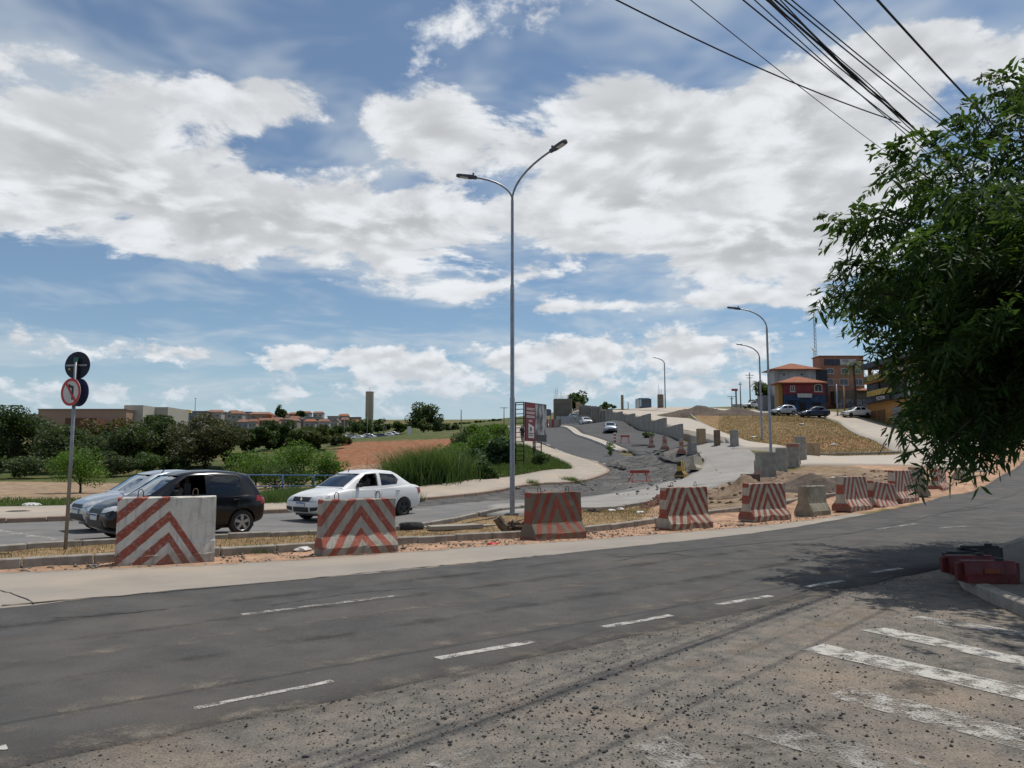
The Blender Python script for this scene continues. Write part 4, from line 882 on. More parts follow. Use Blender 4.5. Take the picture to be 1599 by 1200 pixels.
def car(name, label, spec, pm, loc, rz, group=None, detail=True, glass=None, plate=True):
    """local x runs forward->back, front at x=0; origin on the ground under the middle"""
    root = empty(name, loc, rz, label, 'car', group)
    L = spec['L']; Wd = spec['W']/2; off = L/2
    low = spec['low']       # x, zbottom, ztop centre, halfwidth factor, shoulder z
    rows = []; xs = []
    for x in spec['xs']: xs.append(x)
    vs = []; rings = 0
    for x in xs:
        zb, ztp, wf, zs = interp(low, x); w = Wd*wf; hh = zs-zb
        half = [(0, zb), (w*.84, zb), (w*.955, zb+.07), (w*.985, zb+hh*.30), (w*1.0, zb+hh*.55), (w*.985, zb+hh*.80), (w*.955, zs-.02), (w*.90, zs+(ztp-zs)*.35), (w*.62, zs+(ztp-zs)*.85), (0, ztp)]
        ring = half+[(-y, z) for y, z in half[-2:0:-1]]
        n = len(ring); vs += [(x-off, y, z) for y, z in ring]; rings += 1
    fs = [(i*n+k, i*n+(k+1) % n, (i+1)*n+(k+1) % n, (i+1)*n+k) for i in range(rings-1) for k in range(n)]+[tuple(range(n-1, -1, -1)), tuple(range((rings-1)*n, rings*n))]
    bo = tmp(MB().add(vs, fs)); md = bo.modifiers.new('s', 'SUBSURF'); md.levels = 1; md.render_levels = 1
    me = evalmesh(bo, 'b'); bpy.data.objects.remove(bo)
    r = spec['wr']; wx = spec['wheels']
    bo = bpy.data.objects.new('t', me); COL.objects.link(bo); cs = []
    for x in wx:
        for sy in (-1, 1): cs.append(tmp(MB().lathe([(0, sy*(Wd-.26)), (r*1.15, sy*(Wd-.26)), (r*1.17, sy*(Wd+.3)), (0, sy*(Wd+.3))], 28, (x-off, 0, r*1.02), 'Y')))
    me = cut(bo, cs); me.materials.clear(); me.materials.append(pm); shade(me, 38)
    me.name = 'body'; body = link('body', me, root)
    bvh = BVHTree.FromPolygons([v.co.copy() for v in me.vertices], [tuple(p.vertices) for p in me.polygons])
    # cabin shell with window openings
    cab = spec['cab']      # x, ztop, halfwidth roof factor, z base, halfwidth base factor
    vs = []; n = 0; cx = [c_[0] for c_ in cab]
    for c_ in cab:
        x, zr, wr, zb, wb = c_; wr *= Wd; wb *= Wd; h = max(zr-zb, .01)
        half = [(0, zb), (wb, zb), (wb*.66+wr*.34, zb+h*.36), (wb*.28+wr*.72, zb+h*.72), (wr*.965, zb+h*.91), (wr*.80, zb+h*.985), (wr*.45, zr+h*.012), (0, zr+.018*min(1, h/.3))]
        ring = half+[(-y, z) for y, z in half[-2:0:-1]]; n = len(ring); vs += [(x-off, y, z) for y, z in ring]
    R = len(cab)
    fs = [(i*n+k, i*n+(k+1) % n, (i+1)*n+(k+1) % n, (i+1)*n+k) for i in range(R-1) for k in range(n)]+[tuple(range(n-1, -1, -1)), tuple(range((R-1)*n, R*n))]
    outer = MB().add(vs, fs); om = outer.mesh('o'); cb = BVHTree.FromPolygons([v.co.copy() for v in om.vertices], [tuple(p.vertices) for p in om.polygons])
    co = bpy.data.objects.new('t', om); COL.objects.link(co)
    inner = tmp(MB().add([((v[0])*.965+.0, v[1]*.945, v[2]-.035 if v[2] > spec['belt'] else v[2]-.1) for v in vs], fs))
    cs = [inner]
    for poly in spec['side']:
        cs.append(tmp(MB().prism([(x-off, z) for x, z in poly], -2, 2, 'XZ')))
    fw = spec['front']; rw = spec['rear']
    cs.append(tmp(MB().prism(fw, -off-.5, spec['midx']-off, 'YZ')))
    cs.append(tmp(MB().prism(rw, spec['midx']-off, off+.5, 'YZ')))
    try: sm = cut(co, cs)
    except Exception: sm = om
    addp('roof', sm, pm, root, 35)
    gl = glass or {}
    for i, poly in enumerate(spec['side']):
        for sy in (-1, 1):
            if (i, sy) in gl.get('open', ()): continue
            addp('side_window', patch(cb, [(x-off, z) for x, z in poly], 'side', sy, -.012, .004), gl.get('side', M_tint), root)
    addp('windscreen', patch(cb, fw, 'front', -1, -.010, .004, 3), gl.get('ws', M_wind), root)
    addp('rear_window', patch(cb, rw, 'front', 1, -.010, .004, 3), gl.get('side', M_tint), root)
    # inside
    b0, b1 = spec['cab'][0][0], spec['cab'][-1][0]; zb = spec['belt']; it = MB()
    it.box(((b0+b1)/2-off, 0, zb-.02), ((b1-b0)*.80, Wd*1.6, .10)); it.box((b0+.42-off, 0, zb+.03), (.30, Wd*1.5, .10))
    for sx_, k in ((spec['seat'], 1), (spec['seat']+.85, 1)):
        for sy in (-1, 1):
            it.box((sx_-off, sy*Wd*.42, zb+.10), (.16, .46, .38)); it.box((sx_+.03-off, sy*Wd*.42, zb+.36), (.10, .24, .16))
    it.build('interior', M_intr, root, bevel=.02)
    MB().lathe([(.17, -.012), (.19, 0), (.17, .012), (.155, 0), (.17, -.012)], 20, (b0+.66-off, -Wd*.42 if spec.get('lhd', 1) < 0 else Wd*.42, zb+.08), 'X').build('steering_wheel', M_trim, root, smooth=True)
    for x in wx:
        for sy in (-1, 1): wheel(root, x-off, sy*(Wd-.105), r, .19, sy, spec.get('rim', 'alloy'))
    ub = MB().box((0, 0, .24), (L*.86, Wd*1.5, .14)).build('underbody', M_trim, root)
    # lamps, grille, plates
    for sy in (-1, 1):
        addp('headlight', patch(bvh, [(sy*y, z) for y, z in spec['hl']], 'front', -1, .003, .012, 3), M_hl, root)
        addp('tail_light', patch(bvh, [(sy*y, z) for y, z in spec['tlr']], 'front', 1, .003, .012, 3), M_tl, root)
        addp('tail_light_side', patch(bvh, [(x-off, z) for x, z in spec['tls']], 'side', sy, .003, .010, 2), M_tl, root)
        addp('headlight_side', patch(bvh, [(x-off, z) for x, z in spec['hls']], 'side', sy, .003, .010, 2), M_hl, root)
        for dpoly in spec['doors']:
            dd = addp('door', patch(bvh, [(x-off, z) for x, z in dpoly], 'side', sy, .003, .005, 3), pm, root)
            if dd is None: continue
            hx = max(x for x, z in dpoly)-.14-off; hz = spec['belt']-.10
            h, nn, i, ds = bvh.ray_cast(Vector((hx, sy*3, hz)), Vector((0, -sy, 0)))
            if h: MB().box((h.x, h.y+sy*.02, h.z), (.17, .028, .028)).build('door_handle', M_trim if spec.get('dark', 0) else pm, dd, bevel=.008)
        addp('side_trim', patch(bvh, [(wx[0]+r*1.3-off, .23), (wx[1]-r*1.3-off, .23), (wx[1]-r*1.3-off, .30), (wx[0]+r*1.3-off, .30)], 'side', sy, .004, .008, 2), M_trim, root)
        mx = b0+.52-off; h, nn, i, ds = cb.ray_cast(Vector((mx, sy*3, zb+.1)), Vector((0, -sy, 0)))
        if h: MB().box((mx, h.y+sy*.10, zb+.09), (.10, .20, .13)).build('mirror', M_trim, root, bevel=.03)
    for nm, pol in spec['grille']: addp(nm, patch(bvh, pol, 'front', -1, .003, .008, 3), M_trim, root)
    for sx_, z in ((-1, spec['plate'][0]), (1, spec['plate'][1])):
        h, nn, i, ds = bvh.ray_cast(Vector((sx_*6, 0, z)), Vector((-sx_, 0, 0)))
        if h:
            q = MB().box((h.x+sx_*.02, 0, z), (.02, .40, .13)).build('number_plate', M_plate, root)
            MB().box((h.x+sx_*.0315, 0, z+.045), (.004, .40, .035)).build('plate_band', M_plateb, q)
    if spec.get('badge'):
        h, nn, i, ds = bvh.ray_cast(Vector((-6, 0, spec['badge'])), Vector((1, 0, 0)))
        if h: MB().prism([(0, -.075), (.045, 0), (0, .075), (-.045, 0)], h.x-.022, h.x-.004, 'YZ').build('badge', M_chrome, root).location.z = spec['badge']
    MB().box((spec['midx']-.5-off, 0, spec['cab'][3][1]+.05), (.02, .012, .10), M=Matrix.Rotation(.6, 3, 'Y')).build('aerial', M_trim, root)
    return root
HATCH = dict(L=3.6, W=1.66, wr=.29, wheels=(.66, 2.97), midx=1.9, belt=.93, seat=1.75, rim='alloy', dark=1,
    low=[(0, .38, .56, .80, .52), (.04, .28, .70, .88, .62), (.16, .22, .82, .95, .70), (.45, .20, .92, .99, .78), (.95, .20, .985, 1.0, .86), (1.2, .20, .985, 1.0, .89), (2.2, .20, .98, 1.0, .92), (3.1, .20, .98, 1.0, .94), (3.40, .24, .96, .97, .92), (3.54, .30, .92, .92, .88), (3.6, .42, .78, .84, .74)],
    xs=[0, .04, .12, .25, .45, .7, .95, 1.2, 1.6, 2.0, 2.4, 2.8, 3.1, 3.30, 3.44, 3.54, 3.6],
    cab=[(.86, .96, .74, .90, .90), (1.10, 1.12, .76, .90, .92), (1.38, 1.32, .76, .90, .94), (1.62, 1.435, .74, .90, .95), (1.9, 1.49, .75, .90, .955), (2.4, 1.505, .75, .90, .955), (2.9, 1.47, .74, .90, .945), (3.18, 1.42, .72, .90, .93), (3.30, 1.30, .73, .90, .92), (3.46, .98, .78, .90, .88)],
    side=[[(1.30, .965), (2.10, .975), (2.10, 1.40), (1.72, 1.385), (1.50, 1.25)], [(2.20, .985), (2.92, 1.03), (2.94, 1.32), (2.86, 1.375), (2.20, 1.40)]],
    front=[(-.60, .99), (.60, .99), (.53, 1.40), (-.53, 1.40)], rear=[(-.54, 1.05), (.54, 1.05), (.48, 1.36), (-.48, 1.36)],
    hl=[(.40, .62), (.62, .64), (.76, .70), (.76, .78), (.60, .77), (.40, .71)], hls=[(.16, .66), (.42, .74), (.50, .80), (.30, .79), (.14, .73)],
    tlr=[(.54, .72), (.78, .70), (.78, .98), (.62, .98)], tls=[(3.30, .78), (3.56, .76), (3.52, 1.0), (3.36, .98)],
    doors=[[(1.08, .34), (2.10, .34), (2.13, .88), (1.12, .86)], [(2.155, .34), (2.62, .34), (2.80, .60), (2.95, .89), (2.16, .885)]],
    grille=[('grille', [(-.42, .60), (.42, .60), (.38, .69), (-.38, .69)]), ('lower_grille', [(-.55, .30), (.55, .30), (.46, .46), (-.46, .46)])], plate=(.53, .62))
SEDAN = dict(L=4.29, W=1.75, wr=.305, wheels=(.80, 3.42), midx=2.3, belt=.98, seat=2.12, rim='steel', badge=.66,
    low=[(0, .36, .58, .80, .54), (.04, .27, .70, .90, .64), (.18, .22, .82, .955, .72), (.5, .20, .93, .99, .82), (1.05, .20, 1.01, 1.0, .92), (1.35, .20, 1.02, 1.0, .95), (2.4, .20, 1.03, 1.0, .98), (3.3, .20, 1.06, 1.0, 1.0), (3.75, .22, 1.08, .985, 1.01), (4.10, .26, 1.07, .95, .99), (4.24, .32, 1.02, .91, .95), (4.29, .44, .88, .84, .82)],
    xs=[0, .04, .14, .28, .5, .8, 1.05, 1.35, 1.8, 2.3, 2.8, 3.2, 3.5, 3.75, 3.98, 4.12, 4.22, 4.29],
    cab=[(1.02, 1.00, .74, .93, .88), (1.28, 1.16, .75, .93, .91), (1.55, 1.33, .75, .93, .93), (1.82, 1.455, .74, .93, .945), (2.15, 1.515, .745, .93, .95), (2.7, 1.535, .745, .93, .95), (3.1, 1.50, .735, .93, .94), (3.30, 1.43, .72, .93, .93), (3.55, 1.27, .73, .95, .90), (3.86, 1.09, .74, .98, .85)],
    side=[[(1.46, 1.01), (2.36, 1.03), (2.36, 1.43), (1.94, 1.405), (1.70, 1.27)], [(2.48, 1.035), (3.16, 1.07), (3.27, 1.22), (3.08, 1.39), (2.48, 1.43)]],
    front=[(-.64, 1.02), (.64, 1.02), (.56, 1.42), (-.56, 1.42)], rear=[(-.56, 1.12), (.56, 1.12), (.50, 1.41), (-.50, 1.41)],
    hl=[(.40, .60), (.62, .60), (.80, .64), (.80, .77), (.64, .78), (.44, .74)], hls=[(.16, .64), (.40, .68), (.46, .80), (.30, .79), (.12, .75)],
    tlr=[(.60, .74), (.82, .72), (.80, 1.0), (.66, 1.0)], tls=[(4.06, .80), (4.26, .80), (4.22, 1.0), (4.10, 1.01)],
    doors=[[(1.26, .36), (2.38, .36), (2.40, .93), (1.30, .90)], [(2.43, .36), (2.98, .36), (3.14, .62), (3.28, .95), (2.45, .935)]],
    grille=[('grille', [(-.40, .60), (.40, .60), (.44, .74), (-.44, .74)]), ('lower_grille', [(-.36, .30), (.36, .30), (.38, .44), (-.38, .44)]), ('fog_recess', [(.44, .32), (.74, .36), (.78, .46), (.44, .44)]), ('fog_recess', [(-.44, .32), (-.74, .36), (-.78, .46), (-.44, .44)])], plate=(.52, .78))
P_black = paint('car paint black', (.004, .0045, .007), rough=.2, coat=.12); P_white = paint('car paint white', (.72, .72, .71)); P_silver = paint('car paint silver', (.42, .45, .49), metal=.55, rough=.32); P_grey = paint('car paint grey', (.10, .11, .12), metal=.4); P_red = paint('car paint red', (.30, .02, .02)); P_blue = paint('car paint blue', (.03, .05, .10), metal=.3)
def heading(phi): return math.radians(phi)
def place(spec, wheel_px, phi, side=1, dz=.03, wi=1):
    """ground position so that the wheel wi on the near side touches the given pixel; phi = heading below -x in degrees"""
    g = gnd(*wheel_px); a = math.radians(phi); ux = np.array((math.cos(a), math.sin(a))); uy = np.array((-math.sin(a), math.cos(a)))
    x = spec['wheels'][wi]-spec['L']/2; y = -(spec['W']/2-.1)
    c_ = np.array((g.x, g.y))-ux*x-uy*y
    return (c_[0], c_[1], zt(*c_)+dz), a
S2 = dict(HATCH); S2.update(L=3.62)
loc, a = place(HATCH, (375, 838), 45); car('car', 'black hatchback waiting behind the nearest white barrier', HATCH, P_black, loc, a, 'cars on the avenue', glass={'open': ((0, -1),), 'side': M_tint, 'ws': M_wind})
BL = (loc, a)
loc, a = place(SEDAN, (628, 806), 51); car('car', 'white sedan on the avenue with its driver window open', SEDAN, P_white, loc, a, 'cars on the avenue', glass={'open': ((0, -1),), 'side': M_side, 'ws': M_wind})
WL = (loc, a)
n2 = np.array((-math.sin(BL[1]), math.cos(BL[1]))); u2 = np.array((math.cos(BL[1]), math.sin(BL[1])))
c_ = np.array(BL[0][:2])+n2*2.9+u2*.45; S3 = dict(HATCH)
car('car', 'silver hatchback half hidden beyond the black hatchback', S3, P_silver, (c_[0], c_[1], zt(*c_)+.03), BL[1], 'cars on the avenue', glass={'ws': M_wind})
# cars on the ramp, coming down
def dcar(label, spec, pm, px, py, Y, rz, group, name='car', lift=.17):
    p = at(px, py, Y); z = zt(p.x, p.y)+lift
    return car(name, label, spec, pm, (p.x, p.y, z), rz, group)
g = 'cars coming down the ramp'
DC = dcar('silver car nearest on the ramp, facing the camera', HATCH, P_silver, 953, 678, 106, math.radians(88), g)
dcar('white car in the middle of the three on the ramp', SEDAN, P_white, 915, 667, 138, math.radians(97), g)
dcar('dark car farthest up the ramp', HATCH, P_grey, 896, 663, 152, math.radians(98), g)
# car park beyond the ploughed field, copies of two far cars
lot = [(487, 691, 250, 0), (535, 688, 245, 1), (546, 685, 262, 1), (558, 687, 240, 1), (572, 684, 255, 1), (580, 686, 248, 0), (594, 683, 250, 2), (606, 684, 252, 1), (615, 683, 258, 0)]
names = ['low white car parked apart at the edge of the bushes', 'white car at the left end of the car park row', 'white car behind the first parked cars', 'second white car along the front of the car park', 'white car parked before the middle pole', 'silver car parked between white ones in the car park', 'dark car parked in the far row', 'white car right of the dark parked car', 'silver car at the right end of the car park']
protos = {}
for (px, py, Y, k), nm in zip(lot, names):
    p = at(px, py, Y); z = zt(p.x, p.y)
    sp = SEDAN if k else HATCH; pm = (P_silver, P_white, P_blue)[k]
    if k not in protos:
        protos[k] = car('car', nm, sp, pm, (p.x, p.y, z), math.radians(15), 'cars in the car park'); continue
    c2 = copy_tree(protos[k]); c2.location = (p.x, p.y, z); c2.rotation_euler = (0, 0, math.radians(random.choice((12, 190, 20)))); c2['label'] = nm
for (px, py, Y, k, nm) in ((1223, 641, 112, 0, 'silver car parked before the yellow house side'), (1271, 645, 110, 2, 'dark car on the hill street before the blue shopfront'), (1337, 646, 112, 1, 'light car parked before the graffiti shutter'), (1177, 643, 150, 1, 'white car at the top of the hill street'), (1194, 642, 140, 0, 'silver car beside the palm at the hill top')):
    c2 = copy_tree(protos[k]); p = at(px, py, Y); c2.location = (p.x, p.y, zt(p.x, p.y)+.05); c2.rotation_euler = (0, 0, math.radians(10)); c2['label'] = nm; c2['group'] = 'cars by the hill shops'
# van body at the crest
o = empty('truck', at(1008, 640, 165), math.radians(95), 'dark truck cresting the concrete ramp', 'truck')
MB().box((0, 0, 1.3), (2.0, 2.2, 2.0)).build('cab', P_blue, o, bevel=.2); MB().box((-1.02, 0, 1.75), (.04, 1.8, .7)).build('windscreen', M_wind, o); MB().box((2.6, 0, 1.5), (3.2, 2.3, 2.2)).build('cargo_box', P_grey, o, bevel=.06)
for x in (-.3, 3.3):
    for sy in (-1, 1): wheel(o, x, sy*1.0, .42, .25, sy, 'steel')
# ------------------------------------------------------------------ people
M_skin = mat('skin', (.22, .115, .075), None, .55); M_hair = mat('hair', (.012, .009, .008), None, .6)
def person(label, joints, edges, rad, cols, loc, rz, head, name='person', group=None):
    """one skinned body: joints name->(x,y,z), head=(centre, radius)"""
    root = empty(name, loc, rz, label, 'person', group)
    ks = list(joints); me = bpy.data.meshes.new('body'); me.from_pydata([joints[k] for k in ks], [(ks.index(a), ks.index(b)) for a, b in edges], []); 
    o = bpy.data.objects.new('body', me); COL.objects.link(o)
    sk = o.modifiers.new('k', 'SKIN'); sd = o.modifiers.new('s', 'SUBSURF'); sd.levels = 2; sd.render_levels = 2
    lay = me.skin_vertices[0].data
    for i, k in enumerate(ks): lay[i].radius = (rad[k], rad[k]) if not hasattr(rad[k], '__len__') else rad[k]; lay[i].use_root = (k == 'pelvis')
    m2 = evalmesh(o, 'body'); bpy.data.objects.remove(o)
    for m_ in (cols['skin'], cols['shirt'], cols['legs'], cols['shoe']): m2.materials.append(m_)
    zn = joints['neck'][2]; zp = joints['pelvis'][2]; hands = [Vector(joints[k]) for k in joints if k.startswith('hand')]; fe = [Vector(joints[k]) for k in joints if k.startswith(('toe', 'ankle'))]
    idx = []
    for p in m2.polygons:
        c_ = p.center
        if c_.z > zn-.005 or any((c_-h).length < .13 for h in hands): idx.append(0)
        elif any((c_-h).length < .12 for h in fe): idx.append(3)
        elif c_.z > zp-.02 and abs(c_.y) < .6 and c_.z > zp: idx.append(1)
        else: idx.append(2)
    m2.polygons.foreach_set('material_index', idx); shade(m2, True); link('body', m2, root)
    hc, hr = head; c0 = Vector(hc)
    h = MB().lathe([(hr*1.02*math.sin(t), hr*1.14*math.cos(t)) for t in np.linspace(0, math.pi*.56, 8)], 14, (hc[0]+.018, hc[1], hc[2]+.012)); h.build('hair', M_hair, root, smooth=True)
    return root
def sitter(label, car_, spec, shirt):
    (lx, ly, lz), a = car_; x = spec['seat']-.10-spec['L']/2; y = -spec['W']/2*.42; zb = spec['belt']
    J = dict(pelvis=(x-.05, y, zb-.32), belly=(x-.02, y, zb-.14), chest=(x-.03, y, zb+.06), neck=(x-.05, y, zb+.20), head=(x-.07, y, zb+.30), crown=(x-.055, y, zb+.42), nose=(x-.155, y, zb+.305),
             shL=(x-.03, y-.17, zb+.13), elL=(x-.14, y-.24, zb-.06), haL=(x-.38, y-.15, zb+.02), shR=(x-.03, y+.17, zb+.13), elR=(x-.16, y+.22, zb-.08), haR=(x-.40, y+.14, zb+.04), hipL=(x-.08, y-.1, zb-.34), knL=(x-.50, y-.11, zb-.30), ftL=(x-.62, y-.11, zb-.62), hipR=(x-.08, y+.1, zb-.34), knR=(x-.50, y+.11, zb-.30), ftR=(x-.62, y+.11, zb-.62))
    J['hand_l'] = J.pop('haL'); J['hand_r'] = J.pop('haR')
    E = [('pelvis', 'belly'), ('belly', 'chest'), ('chest', 'neck'), ('neck', 'head'), ('head', 'crown'), ('head', 'nose'), ('chest', 'shL'), ('shL', 'elL'), ('elL', 'hand_l'), ('chest', 'shR'), ('shR', 'elR'), ('elR', 'hand_r'), ('pelvis', 'hipL'), ('hipL', 'knL'), ('knL', 'ftL'), ('pelvis', 'hipR'), ('hipR', 'knR'), ('knR', 'ftR')]
    Rr = dict(pelvis=.15, belly=.145, chest=.15, neck=.055, head=.10, crown=.08, nose=.02, shL=.075, shR=.075, elL=.05, elR=.05, hand_l=.035, hand_r=.035, hipL=.1, hipR=.1, knL=.07, knR=.07, ftL=.05, ftR=.05)
    return person(label, J, E, Rr, dict(skin=M_skin, shirt=shirt, legs=M_intr, shoe=M_intr), (lx, ly, lz), a, ((x-.06, y, zb+.335), .112), group='drivers at the open windows')
sitter('dark-haired driver at the open window of the white sedan', WL, SEDAN, mat('shirt dark', (.03, .03, .035), None, .9))
sitter('driver in shadow inside the black hatchback', BL, HATCH, mat('shirt grey', (.07, .065, .065), None, .9))
def walker(label, loc, rz):
    J = dict(pelvis=(0, 0, .92), belly=(0, 0, 1.08), chest=(0, 0, 1.30), neck=(0, 0, 1.48), head=(-.02, 0, 1.58), crown=(0, 0, 1.70), nose=(-.115, 0, 1.585), shL=(0, -.19, 1.40), elL=(.08, -.24, 1.14), hand_l=(-.02, -.25, .90), shR=(0, .19, 1.40), elR=(.02, .24, 1.13), hand_r=(-.16, .22, .96),
             hipL=(0, -.1, .88), knL=(-.12, -.1, .50), ankle_l=(-.08, -.1, .09), toe_l=(-.22, -.1, .05), hipR=(0, .1, .88), knR=(.06, .1, .48), ankle_r=(.26, .1, .12), toe_r=(.14, .1, .04))
    E = [('pelvis', 'belly'), ('belly', 'chest'), ('chest', 'neck'), ('neck', 'head'), ('head', 'crown'), ('head', 'nose'), ('chest', 'shL'), ('shL', 'elL'), ('elL', 'hand_l'), ('chest', 'shR'), ('shR', 'elR'), ('elR', 'hand_r'), ('pelvis', 'hipL'), ('hipL', 'knL'), ('knL', 'ankle_l'), ('ankle_l', 'toe_l'), ('pelvis', 'hipR'), ('hipR', 'knR'), ('knR', 'ankle_r'), ('ankle_r', 'toe_r')]
    Rr = dict(pelvis=.14, belly=.125, chest=.145, neck=.055, head=.095, crown=.075, nose=.02, shL=.07, shR=.07, elL=.045, elR=.045, hand_l=.035, hand_r=.035, hipL=.095, hipR=.095, knL=.06, knR=.06, ankle_l=.045, ankle_r=.045, toe_l=.035, toe_r=.035)
    return person(label, J, E, Rr, dict(skin=M_skin, shirt=mat('shirt navy', (.02, .025, .05), None, .9), legs=mat('jeans', (.03, .035, .06), None, .9), shoe=M_trim), loc, rz, ((0, 0, 1.615), .105))
p = at(815, 686, 84); walker('person in dark clothes walking on the path behind the billboard legs', (p.x, 84, zt(p.x, 84)+.16), 1.2)
# ------------------------------------------------------------------ vegetation
L_dark = leafmat('leaves dark', (.024, .048, .015), (.054, .088, .024), .3, (.016, .032, .012))
L_mid = leafmat('leaves mid', (.035, .070, .016), (.070, .115, .026), .3, (.022, .046, .012))
L_bright = leafmat('leaves bright', (.075, .165, .014), (.135, .245, .030), .4, (.045, .105, .014))
L_brown = leafmat('leaves brown', (.060, .056, .026), (.105, .088, .044), .25, (.038, .036, .018))
L_grey = leafmat('leaves grey', (.050, .070, .030), (.090, .115, .052), .3, (.032, .048, .02))
L_flame = leafmat('leaves flame', (.030, .050, .014), (.075, .070, .020), .25, (.14, .045, .012))
L_olive = leafmat('leaves olive', (.055, .072, .022), (.095, .105, .035), .3, (.035, .05, .016))
L_broad = leafmat('leaves broad', (.030, .066, .030), (.075, .120, .060), .25, (.022, .05, .02))
L_tree = leafmat('leaves near tree', (.028, .066, .020), (.066, .125, .028), .42, (.020, .048, .018))
L_straw = leafmat('blades straw', (.26, .175, .085), (.17, .12, .05), .3)
L_grass = leafmat('blades green', (.055, .105, .018), (.10, .135, .030), .35)
L_reed = leafmat('blades reed', (.055, .115, .022), (.16, .22, .075), .4, (.035, .07, .018))
M_bark = mat('bark', (.085, .066, .05), (.05, .04, .032), .95, 6, stretch=(1, 1, .3), bump=.6, bscale=14)
def unit(n): v = RNG.normal(size=(n, 3)); return v/np.linalg.norm(v, axis=1)[:, None]
def leaf_quads(C, size, upbias=.3, aspect=.55):
    n = len(C); nrm = unit(n); nrm[:, 2] = np.abs(nrm[:, 2])+upbias; nrm /= np.linalg.norm(nrm, axis=1)[:, None]
    t = np.cross(nrm, unit(n)); t /= np.linalg.norm(t, axis=1)[:, None]+1e-9; b = np.cross(nrm, t)
    s = size*RNG.uniform(.6, 1.3, n)[:, None]
    V = np.stack([C-t*s*.5, C+b*s*aspect*.5-t*s*.05, C+t*s*.5-nrm*s*.12, C-b*s*aspect*.5-t*s*.05], 1).reshape(-1, 3)
    return V, np.arange(4*n).reshape(-1, 4)
def tree(name, label, px, pyb, Y, pytop, hpx, lm, n=2600, low=.25, cat='tree', group='trees across the valley', clumps=18, leaf=None, trunk=True, flat=.9, asp=.55):
    p = at(px, pyb, Y); z0 = zt(p.x, p.y); ztop = at(px, pytop, Y).z; h = max(ztop-z0, .4); r = hpx*Y/1200.0*(1.28 if group == 'trees across the valley' else 1.0); low = low*(.55 if group == 'trees across the valley' else 1); n = int(n*(2.1 if group == 'trees across the valley' else 1))
    o = empty(name, (p.x, p.y, z0), RNG.uniform(0, 6), label, cat, group)
    cz = h*(low+(1-low)/2); rz = h*(1-low)/2
    u = unit(clumps); rad = RNG.uniform(.30, .88, clumps)[:, None]; cc = u*rad*np.array((r, r*flat, rz)); cc[:, 2] += cz
    # some clumps fill the shoulder so that the outline is uneven, never one ball
    cr = RNG.uniform(.30, .52, clumps)*min(r, rz*1.25)
    ci = RNG.choice(clumps, n, p=cr**2/np.sum(cr**2)); d = unit(n); d[:, 2] *= .75
    C = cc[ci]+d*(cr[ci]*RNG.uniform(.45, 1.12, n)**.6)[:, None]; C[:, 2] = np.clip(C[:, 2], .03*h, h*1.02)
    s = leaf or max(.16, (4.8 if group == 'trees across the valley' else 4.0)*Y/1200.0)
    V, F = leaf_quads(C, s, aspect=asp); npmesh('crown', V, F, lm, o)
    if trunk:
        t = MB(); tr = max(.05, h*.022)
        t.tube([(0, 0, -.2), (.04*h*.3, 0, h*low*.7), (0, .02*h, cz)], [tr*1.25, tr, tr*.6], 7)
        for k in range(min(clumps, 10)):
            a = np.array((0, 0, h*max(low*.6, .08)+RNG.uniform(0, .25)*h)); b = cc[k]; m_ = (a+b)/2+RNG.normal(0, .05*r, 3)
            t.tube([a, m_, b], [tr*.5, tr*.35, tr*.12], 5)
        t.build('trunk', M_bark, o, smooth=True)
    return o
T = tree
T('valley_tree', 'dark round-headed tree at the left edge of the picture', 22, 746, 80, 636, 42, L_dark, 3600, .12)
T('valley_tree', 'dark tree further left, cut by the picture edge', -45, 746, 82, 640, 45, L_dark, 2600, .12)
T('valley_tree', 'grey-green bushy tree between the dark left tree and sign post', 85, 747, 78, 664, 50, L_grey, 3800, .05)
T('valley_tree', 'dark tree with orange blossom behind the sign post', 170, 742, 95, 648, 46, L_flame, 3600, .08)
T('valley_tree', 'dull grey tree right of the orange blossoming one', 205, 746, 84, 662, 32, L_grey, 2600, .08)
T('valley_tree', 'dark evergreen between the grey tree and brown tree', 250, 746, 88, 652, 36, L_dark, 3400, .06)
T('valley_tree', 'low dark tree filling the gap left of the brown tree', 140, 748, 86, 672, 34, L_dark, 2600, .05)
T('valley_tree', 'large brown-leaved tree with a visible trunk', 320, 747, 82, 645, 58, L_brown, 6500, .14, clumps=30)
T('valley_tree', 'tree with red-green crown standing before the white warehouse', 232, 745, 110, 643, 22, L_olive, 1800, .1)
T('valley_tree', 'dark green tree right behind the brown one', 395, 735, 105, 662, 34, L_dark, 2800, .05)
T('valley_tree', 'dark slim tree below the orange roofs', 432, 730, 110, 658, 26, L_dark, 2200, .05)
T('valley_tree', 'olive-brown spreading tree below the far town', 490, 735, 100, 664, 44, L_olive, 3600, .05)
T('valley_tree', 'small olive tree at the edge of the red field', 528, 730, 108, 678, 24, L_brown, 1800, .05)
for i, (px, py, Y, top, hw, lmx, nm) in enumerate(((-20, 752, 70, 712, 46, L_dark, 'dark undergrowth at the left picture edge'), (40, 752, 70, 708, 44, L_grey, 'grey-green undergrowth below the dark left tree'), (108, 752, 72, 705, 40, L_mid, 'mid green undergrowth just left of the sign post'), (178, 752, 73, 706, 38, L_grey, 'dull undergrowth right of the sign post'), (232, 750, 76, 704, 34, L_mid, 'mid green undergrowth left of the brown tree'), (275, 750, 78, 712, 30, L_dark, 'dark undergrowth at the foot of the brown tree'), (370, 748, 84, 706, 34, L_dark, 'dark undergrowth right of the brown tree trunk'))):
    T('undergrowth_bush', nm, px, py, Y, top, hw, lmx, 2600, .0, cat='bush', group='undergrowth below the valley trees', trunk=False)
